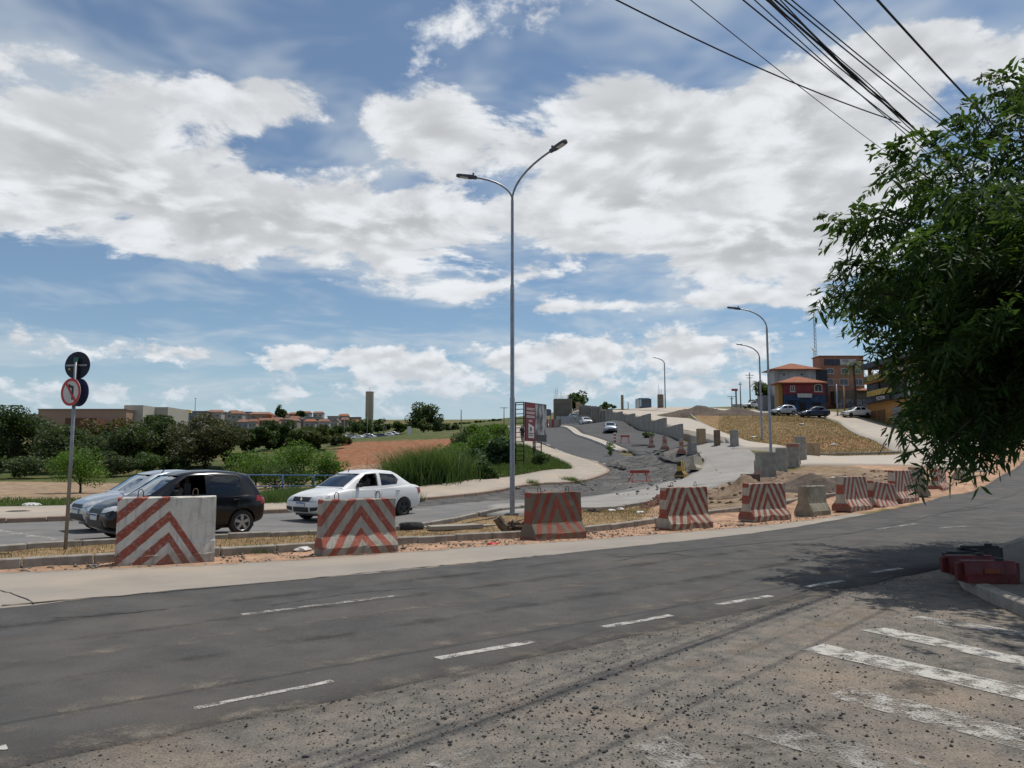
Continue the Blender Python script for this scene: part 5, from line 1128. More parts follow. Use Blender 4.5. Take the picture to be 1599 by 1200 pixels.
T('bright_bush', 'feathery bright green tree in front of the dirt field by the sign post', 125, 766, 47, 692, 48, L_bright, 4200, .12, cat='bush', group='bright bushes', clumps=22, leaf=.14)
T('bright_bush', 'bright green bush left of the blue railing', 400, 760, 50, 692, 48, L_bright, 4600, .02, cat='bush', group='bright bushes', clumps=24, leaf=.15)
T('bright_bush', 'bright green bush in the middle behind the blue railing', 455, 760, 48, 686, 42, L_bright, 4200, .02, cat='bush', group='bright bushes', clumps=22, leaf=.15)
T('bright_bush', 'bright green bush at the right end of the blue railing', 512, 760, 46, 704, 34, L_bright, 3600, .02, cat='bush', group='bright bushes', clumps=20, leaf=.14)
T('bright_bush', 'deep green low bush behind the railing middle', 430, 762, 43, 722, 50, L_mid, 3000, .02, cat='bush', group='bright bushes', leaf=.13)
T('far_tree', 'spreading dark tree at the foot of the water tower', 560, 690, 262, 655, 26, L_mid, 1700, .1, group='trees by the car park', flat=1)
T('far_tree', 'flat green tree right of the water tower', 590, 690, 270, 656, 26, L_mid, 1700, .1, group='trees by the car park')
T('far_tree', 'low tree left of the car park pole', 532, 690, 275, 664, 16, L_mid, 1000, .1, group='trees by the car park')
T('far_tree', 'small tree between the water tower trees and the tall round tree', 622, 690, 265, 658, 18, L_mid, 1200, .05, group='trees by the car park')
T('far_tree', 'tall dark round tree on the skyline above the red field', 661, 686, 240, 629, 26, L_dark, 4200, .04, group='trees by the car park', clumps=40)
T('far_tree', 'small palm-like tree below the tall round tree', 662, 688, 232, 655, 11, L_olive, 900, .2, group='trees by the car park')
T('far_tree', 'dark low tree right of the tall round tree', 684, 686, 245, 652, 12, L_dark, 1000, .05, group='trees by the car park')
T('far_tree', 'low dark tree on the skyline above the field corner', 703, 680, 250, 661, 17, L_dark, 900, .05, group='trees by the car park')
T('skyline_tree', 'round tree on the town skyline', 437, 660, 420, 633, 10, L_dark, 700, .25, group='town skyline trees')
T('skyline_tree', 'umbrella-shaped tree on the town skyline', 469, 660, 420, 642, 8, L_dark, 500, .55, group='town skyline trees')
for i, (px, py, top, hw, lmx) in enumerate(((60, 690, 668, 30, L_dark), (130, 690, 666, 30, L_mid), (205, 690, 665, 30, L_dark), (290, 690, 664, 32, L_mid), (360, 690, 668, 30, L_dark), (400, 688, 668, 26, L_mid), (450, 688, 666, 30, L_dark), (505, 688, 666, 28, L_mid), (-10, 690, 660, 40, L_dark))):
    T('far_tree', ['dark', 'mid green'][lmx is L_mid]+' treetop rising behind the valley trees, '+['far left', 'left of the sign post', 'below the white warehouse', 'behind the brown tree', 'right of the brown tree', 'under the orange house', 'below the round skyline tree', 'before the water tower trees', 'at the picture edge'][i], px, py, 215+7*i, top, hw, lmx, 1500, .02, group='treetops below the town')
for i, (px, py, Y, top, hw, lmx, nm) in enumerate(((722, 676, 300, 663, 16, L_mid, 'low skyline tree left of the slope bushes'), (748, 674, 300, 660, 18, L_dark, 'dark skyline tree above the tall bright bush'), (775, 672, 300, 660, 16, L_mid, 'skyline tree just left of the double lamp post'), (640, 684, 300, 664, 18, L_mid, 'skyline tree behind the white board'), (515, 682, 330, 664, 22, L_mid, 'skyline tree at the right end of the town'), (690, 678, 310, 662, 18, L_mid, 'skyline tree right behind the tall round tree'), (835, 668, 300, 655, 18, L_mid, 'skyline tree hidden partly by the billboard'))):
    T('far_tree', nm, px, py, Y, top, hw, lmx, 1100, .0, group='skyline trees')
T('ramp_tree', 'round dark tree behind the unfinished piers', 902, 652, 185, 609, 20, L_dark, 2400, .30, group='trees at the ramp head', clumps=26)
T('ramp_tree', 'low spreading palm-like tree beside the pale column', 946, 640, 172, 629, 17, L_mid, 700, .2, group='trees at the ramp head')
T('roadside_bush', 'tall bright bush on the slope behind the billboard', 752, 735, 58, 664, 32, L_bright, 4200, .02, cat='bush', group='bushes by the billboard', clumps=22, leaf=.16)
T('roadside_bush', 'bright bush beside the reeds on the green bank', 712, 745, 52, 690, 30, L_bright, 3200, .02, cat='bush', group='bushes by the billboard', clumps=20, leaf=.16)
T('roadside_bush', 'light green bush just left of the lamp post on the bank', 790, 725, 62, 676, 24, L_bright, 2600, .02, cat='bush', group='bushes by the billboard', clumps=18, leaf=.18)
T('roadside_bush', 'bushy green crest of the bank by the red field', 722, 712, 80, 668, 26, L_mid, 2400, .02, cat='bush', group='bushes by the billboard', clumps=18, leaf=.22)
T('roadside_bush', 'broad-leaved bush with pale leaves on the slope', 778, 728, 56, 680, 26, L_broad, 2600, .02, cat='bush', group='bushes by the billboard', leaf=.26, asp=.8)
T('roadside_bush', 'broad-leaved bush beside the tall reeds', 735, 752, 46, 702, 32, L_broad, 3000, .02, cat='bush', group='bushes by the billboard', leaf=.24, asp=.8)
T('roadside_bush', 'dark low bush beside the pavement right of the reeds', 758, 757, 43, 722, 26, L_mid, 2200, .02, cat='bush', group='bushes by the billboard', leaf=.16)
T('roadside_bush', 'green bush at the top of the slope beside the path', 775, 700, 88, 663, 26, L_bright, 2400, .02, cat='bush', group='bushes by the billboard', leaf=.25)
T('roadside_bush', 'bush at the skyline corner left of the lamp post', 740, 690, 100, 664, 24, L_bright, 2000, .02, cat='bush', group='bushes by the billboard', leaf=.28)
T('roadside_bush', 'round green bush under the billboard', 842, 732, 54, 706, 18, L_mid, 2200, .02, cat='bush', group='bushes by the billboard', leaf=.13)
T('roadside_bush', 'small weed clump at the end of the ramp median', 953, 700, 66, 687, 8, L_bright, 700, .02, cat='bush', group='bushes by the billboard', leaf=.13)
T('roadside_bush', 'dark weed clump at the foot of the stepped wall', 1012, 685, 84, 673, 12, L_mid, 700, .02, cat='bush', group='bushes by the billboard', leaf=.18)
T('hill_tree', 'dark tree left of the white hill house', 1197, 640, 150, 592, 17, L_dark, 2400, .10, group='trees by the hill houses')
T('hill_tree', 'dark shrub mass left of the hill house palms', 1180, 641, 152, 622, 16, L_dark, 1200, .02, group='trees by the hill houses')
def palm(label, px, pyb, Y, pytop, hpx, nf=26):
    p = at(px, pyb, Y); z0 = zt(p.x, p.y); h = at(px, pytop, Y).z-z0-hpx*Y/1200*.45; r = hpx*Y/1200
    o = empty('palm_tree', (p.x, p.y, z0), 0, label, 'palm', 'palms by the hill houses')
    MB().tube([(0, 0, -.2), (.1, 0, h*.5), (0, 0, h)], [.22, .17, .14], 8).build('trunk', M_bark, o, smooth=True)
    V = []; F = []
    for k in range(nf):
        a = 2*math.pi*k/nf*2.4; el = random.uniform(-.25, 1.1); d = np.array((math.cos(a), math.sin(a)))
        pts = []
        for i in range(8):
            t = i/7; x = r*t*math.cos(el*.7); z = h+r*(math.sin(el)*t-.75*t*t); pts.append(np.array((d[0]*x, d[1]*x, z)))
        for i in range(1, 8):
            for sgn in (-1, 1):
                for q in (0, .5):
                    b = pts[i-1]*(1-q)+pts[i]*q; s_ = np.array((-d[1], d[0], 0))*sgn*r*.24*(1-.5*i/8); tip = b+s_+np.array((d[0]*.1*r, d[1]*.1*r, -.14*r))
                    w = (pts[i]-pts[i-1])*.28; o_ = len(V); V += [b, b+w, tip+w*.2, tip]; F.append((o_, o_+1, o_+2, o_+3))
    npmesh('crown', V, F, L_dark, o); return o
palm('palm tree before the orange three-storey building', 1336, 645, 116, 560, 20)
palm('palm tree left of the lamp posts by the hill houses', 1185, 640, 146, 592, 14, 20)
# tall reeds and grasses
def blades(P, h, w, lean, lm, name, parent=None, seg=3):
    n = len(P); hh = h*RNG.uniform(.55, 1.25, n); a = RNG.uniform(0, 2*math.pi, n); d = np.stack([np.cos(a), np.sin(a)], 1); b = RNG.uniform(0, 2*math.pi, n); sd = np.stack([np.cos(b), np.sin(b)], 1)*w/2
    L = lean*RNG.uniform(.2, 1.3, n)*hh; rows = []
    for i in range(seg+1):
        t = i/seg; c = np.column_stack([P[:, :2]+d*(L*t**2)[:, None], P[:, 2]+hh*(t-.28*lean*t**2)]); k = (1-t)**.7 if i < seg else 0.05
        rows += [c+np.column_stack([sd*k, np.zeros(n)]), c-np.column_stack([sd*k, np.zeros(n)])]
    V = np.stack(rows, 1).reshape(-1, 3); m_ = 2*(seg+1); base = np.arange(n)[:, None]*m_
    F = np.concatenate([np.stack([base[:, 0]+2*i, base[:, 0]+2*i+1, base[:, 0]+2*i+3, base[:, 0]+2*i+2], 1) for i in range(seg)])
    return npmesh(name, V, F, lm, parent)
def scatter(poly, n):
    poly = np.array(poly); lo, hi = poly.min(0), poly.max(0); P = RNG.uniform(lo, hi, (n*6, 2)); P = P[inside(P, poly)][:n]
    ok = np.ones(len(P), bool)
    for s_ in SHEETS: ok &= ~inside(P, s_)
    P = P[ok]; return np.column_stack([P, zts(P)])
def clump(label, px, py, Y, r, h, n, lm, w=.03, lean=.55, group='tall reed clumps', name='reed_clump'):
    p = at(px, py, Y); z = zt(p.x, p.y); o = empty(name, (p.x, p.y, z), 0, label, 'reeds', group)
    P = np.column_stack([RNG.normal(0, r*.5, (n, 2)), np.zeros(n)]); P[:, 2] = zts(P[:, :2]+np.array((p.x, p.y)))-z-.05
    blades(P, h, w, lean, lm, 'blade', o)['kind'] = 'stuff'; return o
clump('tall reeds just behind the white sedan', 640, 763, 41, 1.3, 2.1, 1500, L_reed, .05)
clump('tall reeds right of the white sedan boot', 675, 762, 41, 1.3, 2.2, 1600, L_reed, .05)
clump('reeds at the left end of the reed bed', 622, 765, 40, .8, 1.6, 800, L_reed, .05)
clump('reeds beside the broad-leaved bush', 705, 760, 42, 1.1, 1.7, 1200, L_reed, .05)
clump('grass tufts before the blue railing', 425, 788, 30.5, 1.0, .75, 1100, L_reed, .02, group='tall reed clumps')
clump('grass tufts left of the white sedan bonnet', 455, 786, 31.5, .8, .8, 900, L_reed, .02)
clump('reed tuft behind the roof of the black hatchback', 255, 768, 44, 1.2, 1.1, 600, L_reed, .04)
clump('weeds at the pavement kerb beneath the billboard', 892, 752, 45.6, .55, .45, 500, L_grass, .03, group='kerb weeds', name='weed_clump')
clump('weed tuft at the kerb behind the double lamp post', 832, 759, 41.6, .3, .45, 200, L_grass, .03, group='kerb weeds', name='weed_clump')
clump('weeds growing at the median kerb between the two nearest barriers', 402, 861, 14.2, .28, .22, 420, L_grass, .012, group='kerb weeds', name='weed_clump')
clump('weeds at the avenue kerb left of the silver car', 95, 812, 23.2, .7, .2, 500, L_grass, .015, group='kerb weeds', name='weed_clump')
clump('weed tuft behind the boot of the white sedan', 654, 783, 32.2, .2, .5, 160, L_grass, .02, group='kerb weeds', name='weed_clump')
clump('weed tuft on the near pavement corner by the road', 1422, 905, 10.7, .16, .10, 220, L_grass, .008, group='kerb weeds', name='weed_clump')
tag(blades(scatter(mdN[1:10]+mdF[::-1], 14000), .07, .012, .9, L_straw, 'dry_grass', seg=2), 'short dry grass on the narrow median', 'grass', kind='stuff')
tag(blades(scatter([(5.6, 23.5), (8.6, 26), (7.5, 30), (4, 28.5), (1, 24.5), (0, 21)], 2500), .09, .014, .8, L_straw, 'dry_grass', seg=2), 'dry grass strip behind the striped barriers', 'grass', kind='stuff')
tag(blades(scatter([(19.6, 54), (30, 60), (34, 72), (40, 92), (44, 106), (43, 114), (32, 118), (24, 90), (21, 66)], 26000), .14, .05, .8, L_straw, 'dry_grass', seg=2), 'dry yellow grass covering the mound', 'grass', kind='stuff')
tag(blades(scatter(list(pvI[5:16])+[(-3, 82), (-5, 62), (-8, 50), (-11, 40)], 26000), .42, .035, .6, L_grass, 'verge_grass', seg=2), 'green verge grass between pavement and bushes', 'grass', kind='stuff')
tag(blades(scatter([(-40, 24), (-24, 27), (-16, 30), (-12, 32), (-8, 35), (-6, 40), (-14, 44), (-24, 38), (-44, 34)], 20000), .22, .03, .7, L_grass, 'verge_grass', seg=2), 'green grass strip behind the far pavement', 'grass', kind='stuff')
tag(blades(scatter([(-60, 190), (-20, 200), (-6, 150), (-2, 120), (0, 150), (-4, 230), (-60, 230)], 9000), .7, .25, .6, L_grass, 'field_grass', seg=2), 'tall grass along the top of the red field', 'grass', kind='stuff')

# ------------------------------------------------------------------ the big tree hanging into the right of the picture
def big_tree():
    bx, by = 10.0, 12.7; z0 = zt(bx, by)+.16
    o = empty('street_tree', (bx, by, z0), 0, 'large leafy tree overhanging the road on the right', 'tree'); B0 = np.array((bx, by, z0))
    tk = MB(); tk.tube([(0, 0, -.2), (-.05, .05, 1.2), (-.25, 0, 2.3), (-.3, -.1, 3.4)], [.26, .20, .17, .12], 12); tk.build('trunk', M_bark, o, smooth=True)
    out = [(1278, 462, 11.2), (1295, 350, 11.5), (1305, 420, 12), (1330, 330, 11), (1372, 240, 11.5), (1400, 285, 12.5), (1440, 225, 11), (1485, 195, 12), (1510, 170, 11.2), (1545, 128, 11.6), (1590, 150, 12), (1340, 500, 11), (1330, 465, 12.4), (1400, 520, 10.6), (1352, 552, 10.4), (1420, 575, 10.8), (1390, 612, 10.2), (1450, 600, 11.5), (1385, 692, 9.8), (1400, 680, 10.2), (1430, 752, 9.8), (1445, 700, 10.6), (1480, 745, 10.0), (1500, 690, 11), (1460, 650, 10.4), (1530, 720, 10.4), (1550, 650, 11.4), (1580, 600, 10.2), (1595, 690, 9.8), (1600, 400, 9.4), (1560, 300, 9.8), (1500, 400, 9.4), (1450, 450, 9.6), (1420, 380, 9.8), (1480, 300, 9.8), (1640, 200, 11), (1650, 550, 9.5), (1540, 500, 9.2), (1470, 540, 9.5)]
    tips = [np.array(at(q[0]+(16 if q[1] > 600 else 14), q[1]-(32 if q[1] > 600 else 8), q[2]+.4))-B0 for q in out]
    for k in range(250):
        d = unit(1)[0]; d[2] = d[2]*.8+.1; rr = RNG.uniform(.35, .95)
        tips.append(np.array((-.9, .3, 4.0-z0))+d*np.array((4.0, 3.4, 2.8))*rr)
    OUTL = np.array([(1345, 470), (1370, 370), (1430, 285), (1500, 235), (1545, 160), (1640, 90), (2000, 60), (2000, 660), (1640, 640), (1560, 640), (1510, 680), (1470, 670), (1480, 610), (1470, 570), (1490, 530), (1420, 495), (1370, 485)])
    def seen(t):
        q = t+B0; c_, s_ = math.cos(PITCH), math.sin(PITCH); f = q[1]*c_+(q[2]-EYE)*s_; return (799.5+FPX*q[0]/f, 600-FPX*(-q[1]*s_+(q[2]-EYE)*c_)/f)
    keep = inside(np.array([seen(t) for t in tips]), OUTL); tips = [t for k_, t in enumerate(tips) if k_ < len(out) or keep[k_]]
    tips = [t for t in tips if t[2] > 1.7 or any(t is q for q in tips[:len(out)])]
    k_ = 0  # extra branches added right of the view, to shade the pavement corner
    while k_ < 46:
        q = RNG.uniform((5.9, 7.6, 3.2), (9.8, 11.2, 6.2)); px_ = seen(q-B0)[0]
        if px_ > 1640: tips.append(q-B0); k_ += 1
    V = []; F = []; limb = MB(); C = []; D = []
    for j, tip in enumerate(tips):
        s_ = np.array((-.25, 0, RNG.uniform(1.6, 3.3))); mid = s_*.45+tip*.55+np.array((0, 0, .55+.1*np.linalg.norm(tip-s_)))
        ts = np.linspace(0, 1, 9); pts = [(1-t)**2*s_+2*t*(1-t)*mid+t*t*tip for t in ts]
        limb.tube(pts[::2], [.06, .042, .027, .016, .007], 5, caps=False)
        edge = j < len(out)
        thin = edge and out[j][0] < 1445 and out[j][1] > 520; nf = 55 if thin else 100 if edge else 80
        tt = RNG.beta(3.0, 1.0, nf) if thin else RNG.beta(2.2, 1.0, nf) if edge else RNG.uniform(.45, 1, nf)
        for t in tt:
            p = (1-t)**2*s_+2*t*(1-t)*mid+t*t*tip; dr = 2*(1-t)*(mid-s_)+2*t*(tip-mid); dr /= np.linalg.norm(dr)+1e-6
            sp = (.16 if thin else .32)*(1-.72*max(0, t-.55)/.45) if edge else .42
            C.append(p+RNG.normal(0, sp, 3)*np.array((1, 1, .65))); q = dr*.8+RNG.normal(0, .55, 3); q[2] -= .25; D.append(q)
    C = np.array(C); D = np.array(D); D /= np.linalg.norm(D, axis=1)[:, None]; n = len(C)
    limb.build('limb', M_bark, o, smooth=True)['kind'] = 'stuff'
    # pinnate leaf: drooping rachis with paired leaflets
    Ln = RNG.uniform(.12, .40, n); side = np.cross(D, np.array((0, 0, 1.0))); side /= np.linalg.norm(side, axis=1)[:, None]+1e-6
    roll = RNG.normal(0, .5, n)[:, None]; up = np.cross(side, D); side = side*np.cos(roll)+up*np.sin(roll)
    VV = []
    for i in range(5):
        t = (i+.6)/5; b = C+D*(Ln*t)[:, None]; b[:, 2] -= Ln*.55*t*t
        for sg in (-1, 1):
            ll = (Ln*(.52-.16*abs(t-.45)))[:, None]; fw = (D*.55+side*sg*.85); tip = b+(fw+RNG.normal(0, .28, fw.shape))*ll*RNG.uniform(.65, 1.25, ll.shape); tip[:, 2] -= ll[:, 0]*RNG.uniform(.1, .7, n)
            wd = D*ll*.21; m_ = b*.5+tip*.5; m_[:, 2] += ll[:, 0]*.03
            VV.append(np.stack([b, m_+wd, tip, m_-wd], 1))
    VV = np.stack(VV, 1).reshape(-1, 3); F = np.arange(len(VV)).reshape(-1, 4)
    npmesh('crown', VV, F, L_tree, o)
    return o
big_tree()
# ------------------------------------------------------------------ buildings
M_tile = mat('roof tiles', (.34, .13, .065), (.25, .095, .055), .9, 2.5, 8, bump=.6, bscale=8, bdist=.05, c3=(.20, .10, .07), scale3=.8)
M_pane = mat('window pane', (.035, .045, .055), (.06, .07, .08), .12, 1.5, spec=.6); M_wfr = mat('window frame white', (.45, .44, .42), None, .7)
M_sh = mat('shutter metal', (.22, .22, .21), (.17, .17, .165), .6, 3); M_dkin = mat('dark opening', (.02, .02, .022), None, .9)
def win(parent, x, z, w, h, y=0.0, m=None, arch=False, fr=None, d=.08, axis='Y', sill=True):
    """window on a facade: frame proud of the wall, pane inside, sill below; axis X means facade normal -x"""
    def B(mb, c, dd): return mb.box(c, dd) if axis == 'Y' else mb.box((c[1], -c[0], c[2]), (dd[1], dd[0], dd[2]))
    f = MB(); t = .09
    B(f, (x, y-.04, z+h/2+t/2), (w+2*t, d, t)); B(f, (x, y-.04, z-h/2-t/2), (w+2*t, d, t)); B(f, (x-w/2-t/2, y-.04, z), (t, d, h)); B(f, (x+w/2+t/2, y-.04, z), (t, d, h)); B(f, (x, y-.03, z), (.05, d*.6, h))
    if arch and axis == 'Y':
        n = 10; f.prism([(x+(w/2+t)*math.cos(a), z+h/2+t*.8+(w*.28)*math.sin(a)) for a in np.linspace(0, math.pi, n)], y-.075, y+.01)
    o = f.build('window', fr or M_wfr, parent)
    B(MB(), (0, 0, 0), (0, 0, 0)); p = MB(); B(p, (x, y-.012, z), (w, .03, h)); p.build('pane', m or M_pane, o)
    if arch and axis == 'Y':
        q = MB(); q.prism([(x+(w/2)*math.cos(a), z+h/2+(w*.24)*math.sin(a)) for a in np.linspace(0, math.pi, 10)], y-.082, y-.0765); q.build('arch_pane', m or M_pane, o)
    if sill: s_ = MB(); B(s_, (x, y-.07, z-h/2-t-.03), (w+.35, .16, .07)); s_.build('sill', fr or M_wfr, o)
    return o
def text(body, size, m, parent, loc, rot, name='lettering', ext=.01):
    cu = bpy.data.curves.new(name, 'FONT'); cu.body = body; cu.size = size; cu.extrude = ext; cu.align_x = 'CENTER'; cu.align_y = 'CENTER'
    t = bpy.data.objects.new(name, cu); COL.objects.link(t); me = evalmesh(t, name); bpy.data.objects.remove(t); me.materials.append(m)
    o = link(name, me, parent, loc); o.rotation_euler = rot; return o
def hip(x0, x1, y0, y1, z, h, over=.5, ridge=.35):
    x0 -= over; x1 += over; y0 -= over; y1 += over; xm = (x1-x0)*ridge; ym = (y0+y1)/2
    v = [(x0, y0, z), (x1, y0, z), (x1, y1, z), (x0, y1, z), (x0+xm, ym, z+h), (x1-xm, ym, z+h), (x0, y0, z-.12), (x1, y0, z-.12), (x1, y1, z-.12), (x0, y1, z-.12)]
    return MB().add(v, [(0, 1, 5, 4), (1, 2, 5), (2, 3, 4, 5), (3, 0, 4), (6, 7, 1, 0), (7, 8, 2, 1), (8, 9, 3, 2), (9, 6, 0, 3), (9, 8, 7, 6)])
# red and blue corner house
a = at(1226, 645, 118); b = at(1289, 645, 118); w = b.x-a.x; z0 = a.z-.6
o = empty('corner_house', (a.x, 118, z0), 0, 'red upper storey house with blue shopfront and tiled roof', 'house', None); H = at(1260, 598, 118).z-z0
M_red = mat('plaster dark red', (.17, .032, .042), (.14, .028, .036), .9, 1.2, c3=(.19, .05, .05), scale3=.6); M_bl = mat('plaster blue', (.028, .060, .13), (.022, .045, .095), .85, 1.2, c3=(.05, .09, .16), scale3=.7); M_ye = mat('plaster ochre', (.36, .22, .08), (.30, .18, .07), .9, 1.2)
zs = at(1260, 617, 118).z-z0
MB().box((w/2, 1.6, zs/2), (w, 3.2, zs)).build('lower_wall', M_bl, o); MB().box((w/2, 1.6, (zs+H)/2), (w+.15, 3.3, H-zs)).build('upper_wall', M_red, o)
MB().box((-.42, 1.3, H*.5), (.66, 1.6, H*.94)).build('side_wall', M_ye, o)
hip(-.8, w, 0, 3.2, H+.02, 1.1, .5, .45).build('roof', M_tile, o)
for x, ww, hh, ar in ((1.25, .55, .75, False), (w-1.0, 1.05, .75, True)): win(o, x, zs+(H-zs)*.50, ww, hh, -.05, arch=ar)
MB().box((3.0, -.25, zs-.12), (2.2, .22, .62)).build('shop_sign', mat('sign panel pale', (.45, .46, .46), (.34, .36, .37), .6, 1), o)
for x, ww in ((1.0, .9), (2.7, 1.0), (4.9, 1.4)): MB().box((x, -.02, 1.35), (ww, .08, 1.7)).build('shop_opening', M_dkin, o)
MB().box((1.2, -.55, zs*.80), (1.6, 1.1, .08), M=Matrix.Rotation(.35, 3, 'X')).build('awning', M_bl, o)
MB().box((4.6, -1.0, zs*.36), (2.0, .7, .8)).build('fruit_stand', mat('stall wood', (.10, .08, .06), (.06, .05, .045), .9, 3), o)
# white house above
a = at(1211, 645, 128); b = at(1277, 645, 128); w = b.x-a.x; z0 = zt(a.x+3, 130)-.5; o = empty('hill_house', (a.x, 128, z0), 0, 'white stained house with red hip roof and round windows', 'house'); H = at(1240, 577, 128).z-z0
MB().box((w/2, 1.7, H/2), (w, 3.4, H)).build('wall', mat('plaster stained white', (.34, .36, .37), (.22, .235, .25), .9, .9, c3=(.15, .16, .17), scale3=.5, stretch=(1, 1, .4)), o)
hip(0, w, 0, 3.4, H, 1.2, .75, .48).build('roof', M_tile, o)
for x in (1.6, 4.6):
    q = MB().lathe([(.30, -.06), (.37, -.06), (.37, .02), (.30, .02), (.30, -.06)], 18, (x, 0, H-.85), 'Y').build('round_window', M_wfr, o); MB().lathe([(0, -.03), (.3, -.03), (.3, .02), (0, .02)], 18, (x, 0, H-.85), 'Y').build('pane', M_pane, q)
MB().box((w+.9, 1.5, H*.62), (1.9, 3, H*.74)).build('dark_annex', mat('annex dark', (.022, .028, .036), (.03, .036, .045), .8, 1), o)
for x in (-.9,): MB().box((x, 2, 1.6), (1.9, 3, 2.6)).build('balcony', mat('balcony grey', (.17, .18, .18), (.13, .135, .14), .9, 1), o)
# orange three-storey building
a = at(1283, 645, 130); b = at(1352, 645, 130); w = b.x-a.x; z0 = zt(a.x+3, 132)-.5; o = empty('orange_building', (a.x, 130, z0), 0, 'three-storey salmon orange building with arched windows and roof signs', 'building'); H = at(1310, 557, 130).z-z0; hz = lambda py: at(1310, py, 130).z-z0
M_or = mat('plaster salmon', (.36, .175, .115), (.30, .15, .10), .9, 1.2, c3=(.40, .21, .14), scale3=.5)
MB().box((w/2, 1.5, H/2), (w, 3, H)).build('wall', M_or, o)
MB().box((w/2, 1.5, H+.06), (w+.3, 3.3, .16)).build('parapet', M_tile, o)
MB().box((w*.27, -.12, hz(566)), (w*.33, .16, 1.0)).build('sign_board', mat('sign navy', (.02, .025, .045), (.05, .055, .07), .5, 3), o)
s2 = MB().box((w*.64, -.12, hz(566)), (w*.36, .16, 1.05)).build('sign_board', mat('sign pale', (.50, .48, .47), (.42, .40, .40), .6, 3), o)
text('FAZ', .55, mat('sign letter blue', (.05, .05, .16), None, .6), s2, (w*.58, -.22, hz(564)), (math.pi/2, 0, 0))
for x in (.23, .56): win(o, w*x, hz(581), w*.15, .55, 0, arch=True)
win(o, w*.86, hz(581), w*.13, .55, 0, arch=True)
for x in (.20, .53, .86): win(o, w*x, hz(597), w*.18, .95, 0)
for z in (589, 573): MB().box((w/2, -.03, hz(z)), (w, .06, .10)).build('ledge', mat('ledge tan', (.36, .19, .11), None, .9), o)
MB().box((w*.65, -.8, hz(622)), (w*.85, 1.6, 2.2)).build('ground_floor', mat('shop grey', (.13, .11, .09), (.10, .085, .07), .9, 1), o)
for k in range(4): MB().box((w*(.36+k*.19), -1.64, hz(632)), (w*.17, .06, 1.5)).build('roller_shutter', mat('shutter painted', (.19, .19, .21), (.07, .06, .09), .7, 1.6, 6, (.42, .58)), o)
MB().box((w*.92, -1.4, hz(610)), (w*.42, 1.9, .14), M=Matrix.Rotation(.25, 3, 'X')).build('tiled_canopy', M_tile, o)
d = MB(); d.lathe([(.0, 0), (.35, .05), (.7, .22), (.72, .23), (.34, .08), (0, .03)], 16); q = d.build('satellite_dish', mat('dish grey', (.34, .35, .35), None, .6), o, loc=(-.2, 2, H+1.3), smooth=True); q.rotation_euler = (.5, .7, 0); MB().tube([(-.2, 2, H-.1), (-.2, 2, H+1.2)], .04, 6).build('dish_mast', M_galv, o)
# yellow commercial building with a long slanting facade
P0 = np.array((52.3, 113.0)); P1 = np.array((51.3, 96.5)); Lf = np.linalg.norm(P1-P0); ang = math.atan2(*(P1-P0)[::-1]); zl = at(1355, 648, 113).z; zr_ = at(1436, 680, 97).z; zb = zr_-.8
o = empty('shop_building', (P0[0], P0[1], zb), ang, 'mustard orange shop building with dark roof edge and restaurant sign', 'building')
Htop = at(1436, 546, 97).z-zb
M_mu = mat('plaster mustard', (.36, .18, .055), (.31, .155, .05), .9, 1.0, c3=(.46, .23, .07), scale3=.4); M_sl = mat('slate fascia', (.055, .060, .085), (.045, .05, .07), .7, 2)
zz = lambda px, py, Y: at(px, py, Y).z-zb
# local: x along the facade towards the camera, -y outwards
f1 = zz(1400, 620, 104); f2 = zz(1400, 588, 104)
MB().box((Lf/2, 6.5, f1/2), (Lf, 13, f1)).build('ground_floor_wall', M_mu, o)
MB().box((Lf/2, 7.1, (f1+f2)/2), (Lf, 11.8, f2-f1)).build('middle_floor_wall', M_mu, o)
MB().box((Lf/2, 7.6, (f2+Htop)/2-.4), (Lf, 10.8, Htop-f2-.8)).build('top_floor_wall', mat('glazed blue wall', (.03, .06, .11), (.05, .08, .12), .4, .8), o)
MB().box((Lf/2, 6.3, Htop-.35), (Lf+.6, 13.6, .75)).build('roof_fascia', M_sl, o)
MB().box((Lf/2, .35, f2-.1), (Lf+.2, 1.5, .30)).build('balcony_slab', M_mu, o); MB().box((Lf/2, .35, f1-.1), (Lf+.2, 1.6, .55)).build('canopy_band', M_sl, o)
for k in range(5): MB().box((Lf*k/4+(.2 if k == 0 else -.2 if k == 4 else 0), .55, (f2+Htop)/2-.2), (.42, .42, Htop-f2-.6)).build('column', M_mu, o)
for k in range(4): MB().box((Lf*(k+.5)/4, .5, (f1+f2)/2+.1), (Lf/4-.7, .5, (f2-f1)*.72)).build('shop_glazing', M_pane, o)
for k in range(4): win(o, Lf*(k+.5)/4, (f2+Htop)/2-.45, Lf/4-1.1, 1.5, 2.2, sill=False)
r = MB(); 
for k in range(14): r.tube([(Lf*(k+.5)/14, -.3, f2), (Lf*(k+.5)/14, -.3, f2+.9)], .02, 5)
r.tube([(0, -.3, f2+.9), (Lf, -.3, f2+.9)], .03, 5); r.build('balcony_rail', M_wfr, o)
s1 = MB().box((Lf*.33, -.46, f2+.35), (Lf*.62, .08, .85)).build('restaurant_sign', mat('sign dark olive', (.10, .09, .03), None, .6), o); text('RESTAURANTE', 1.05, mat('sign letter yellow', (.55, .47, .12), None, .6), s1, (Lf*.33, -.53, f2+.35), (math.pi/2, 0, 0))
MB().box((Lf*.82, -.46, f2+.35), (Lf*.32, .08, .85)).build('sign_panel', mat('sign rosy', (.40, .20, .17), (.46, .36, .32), .6, 2), o)
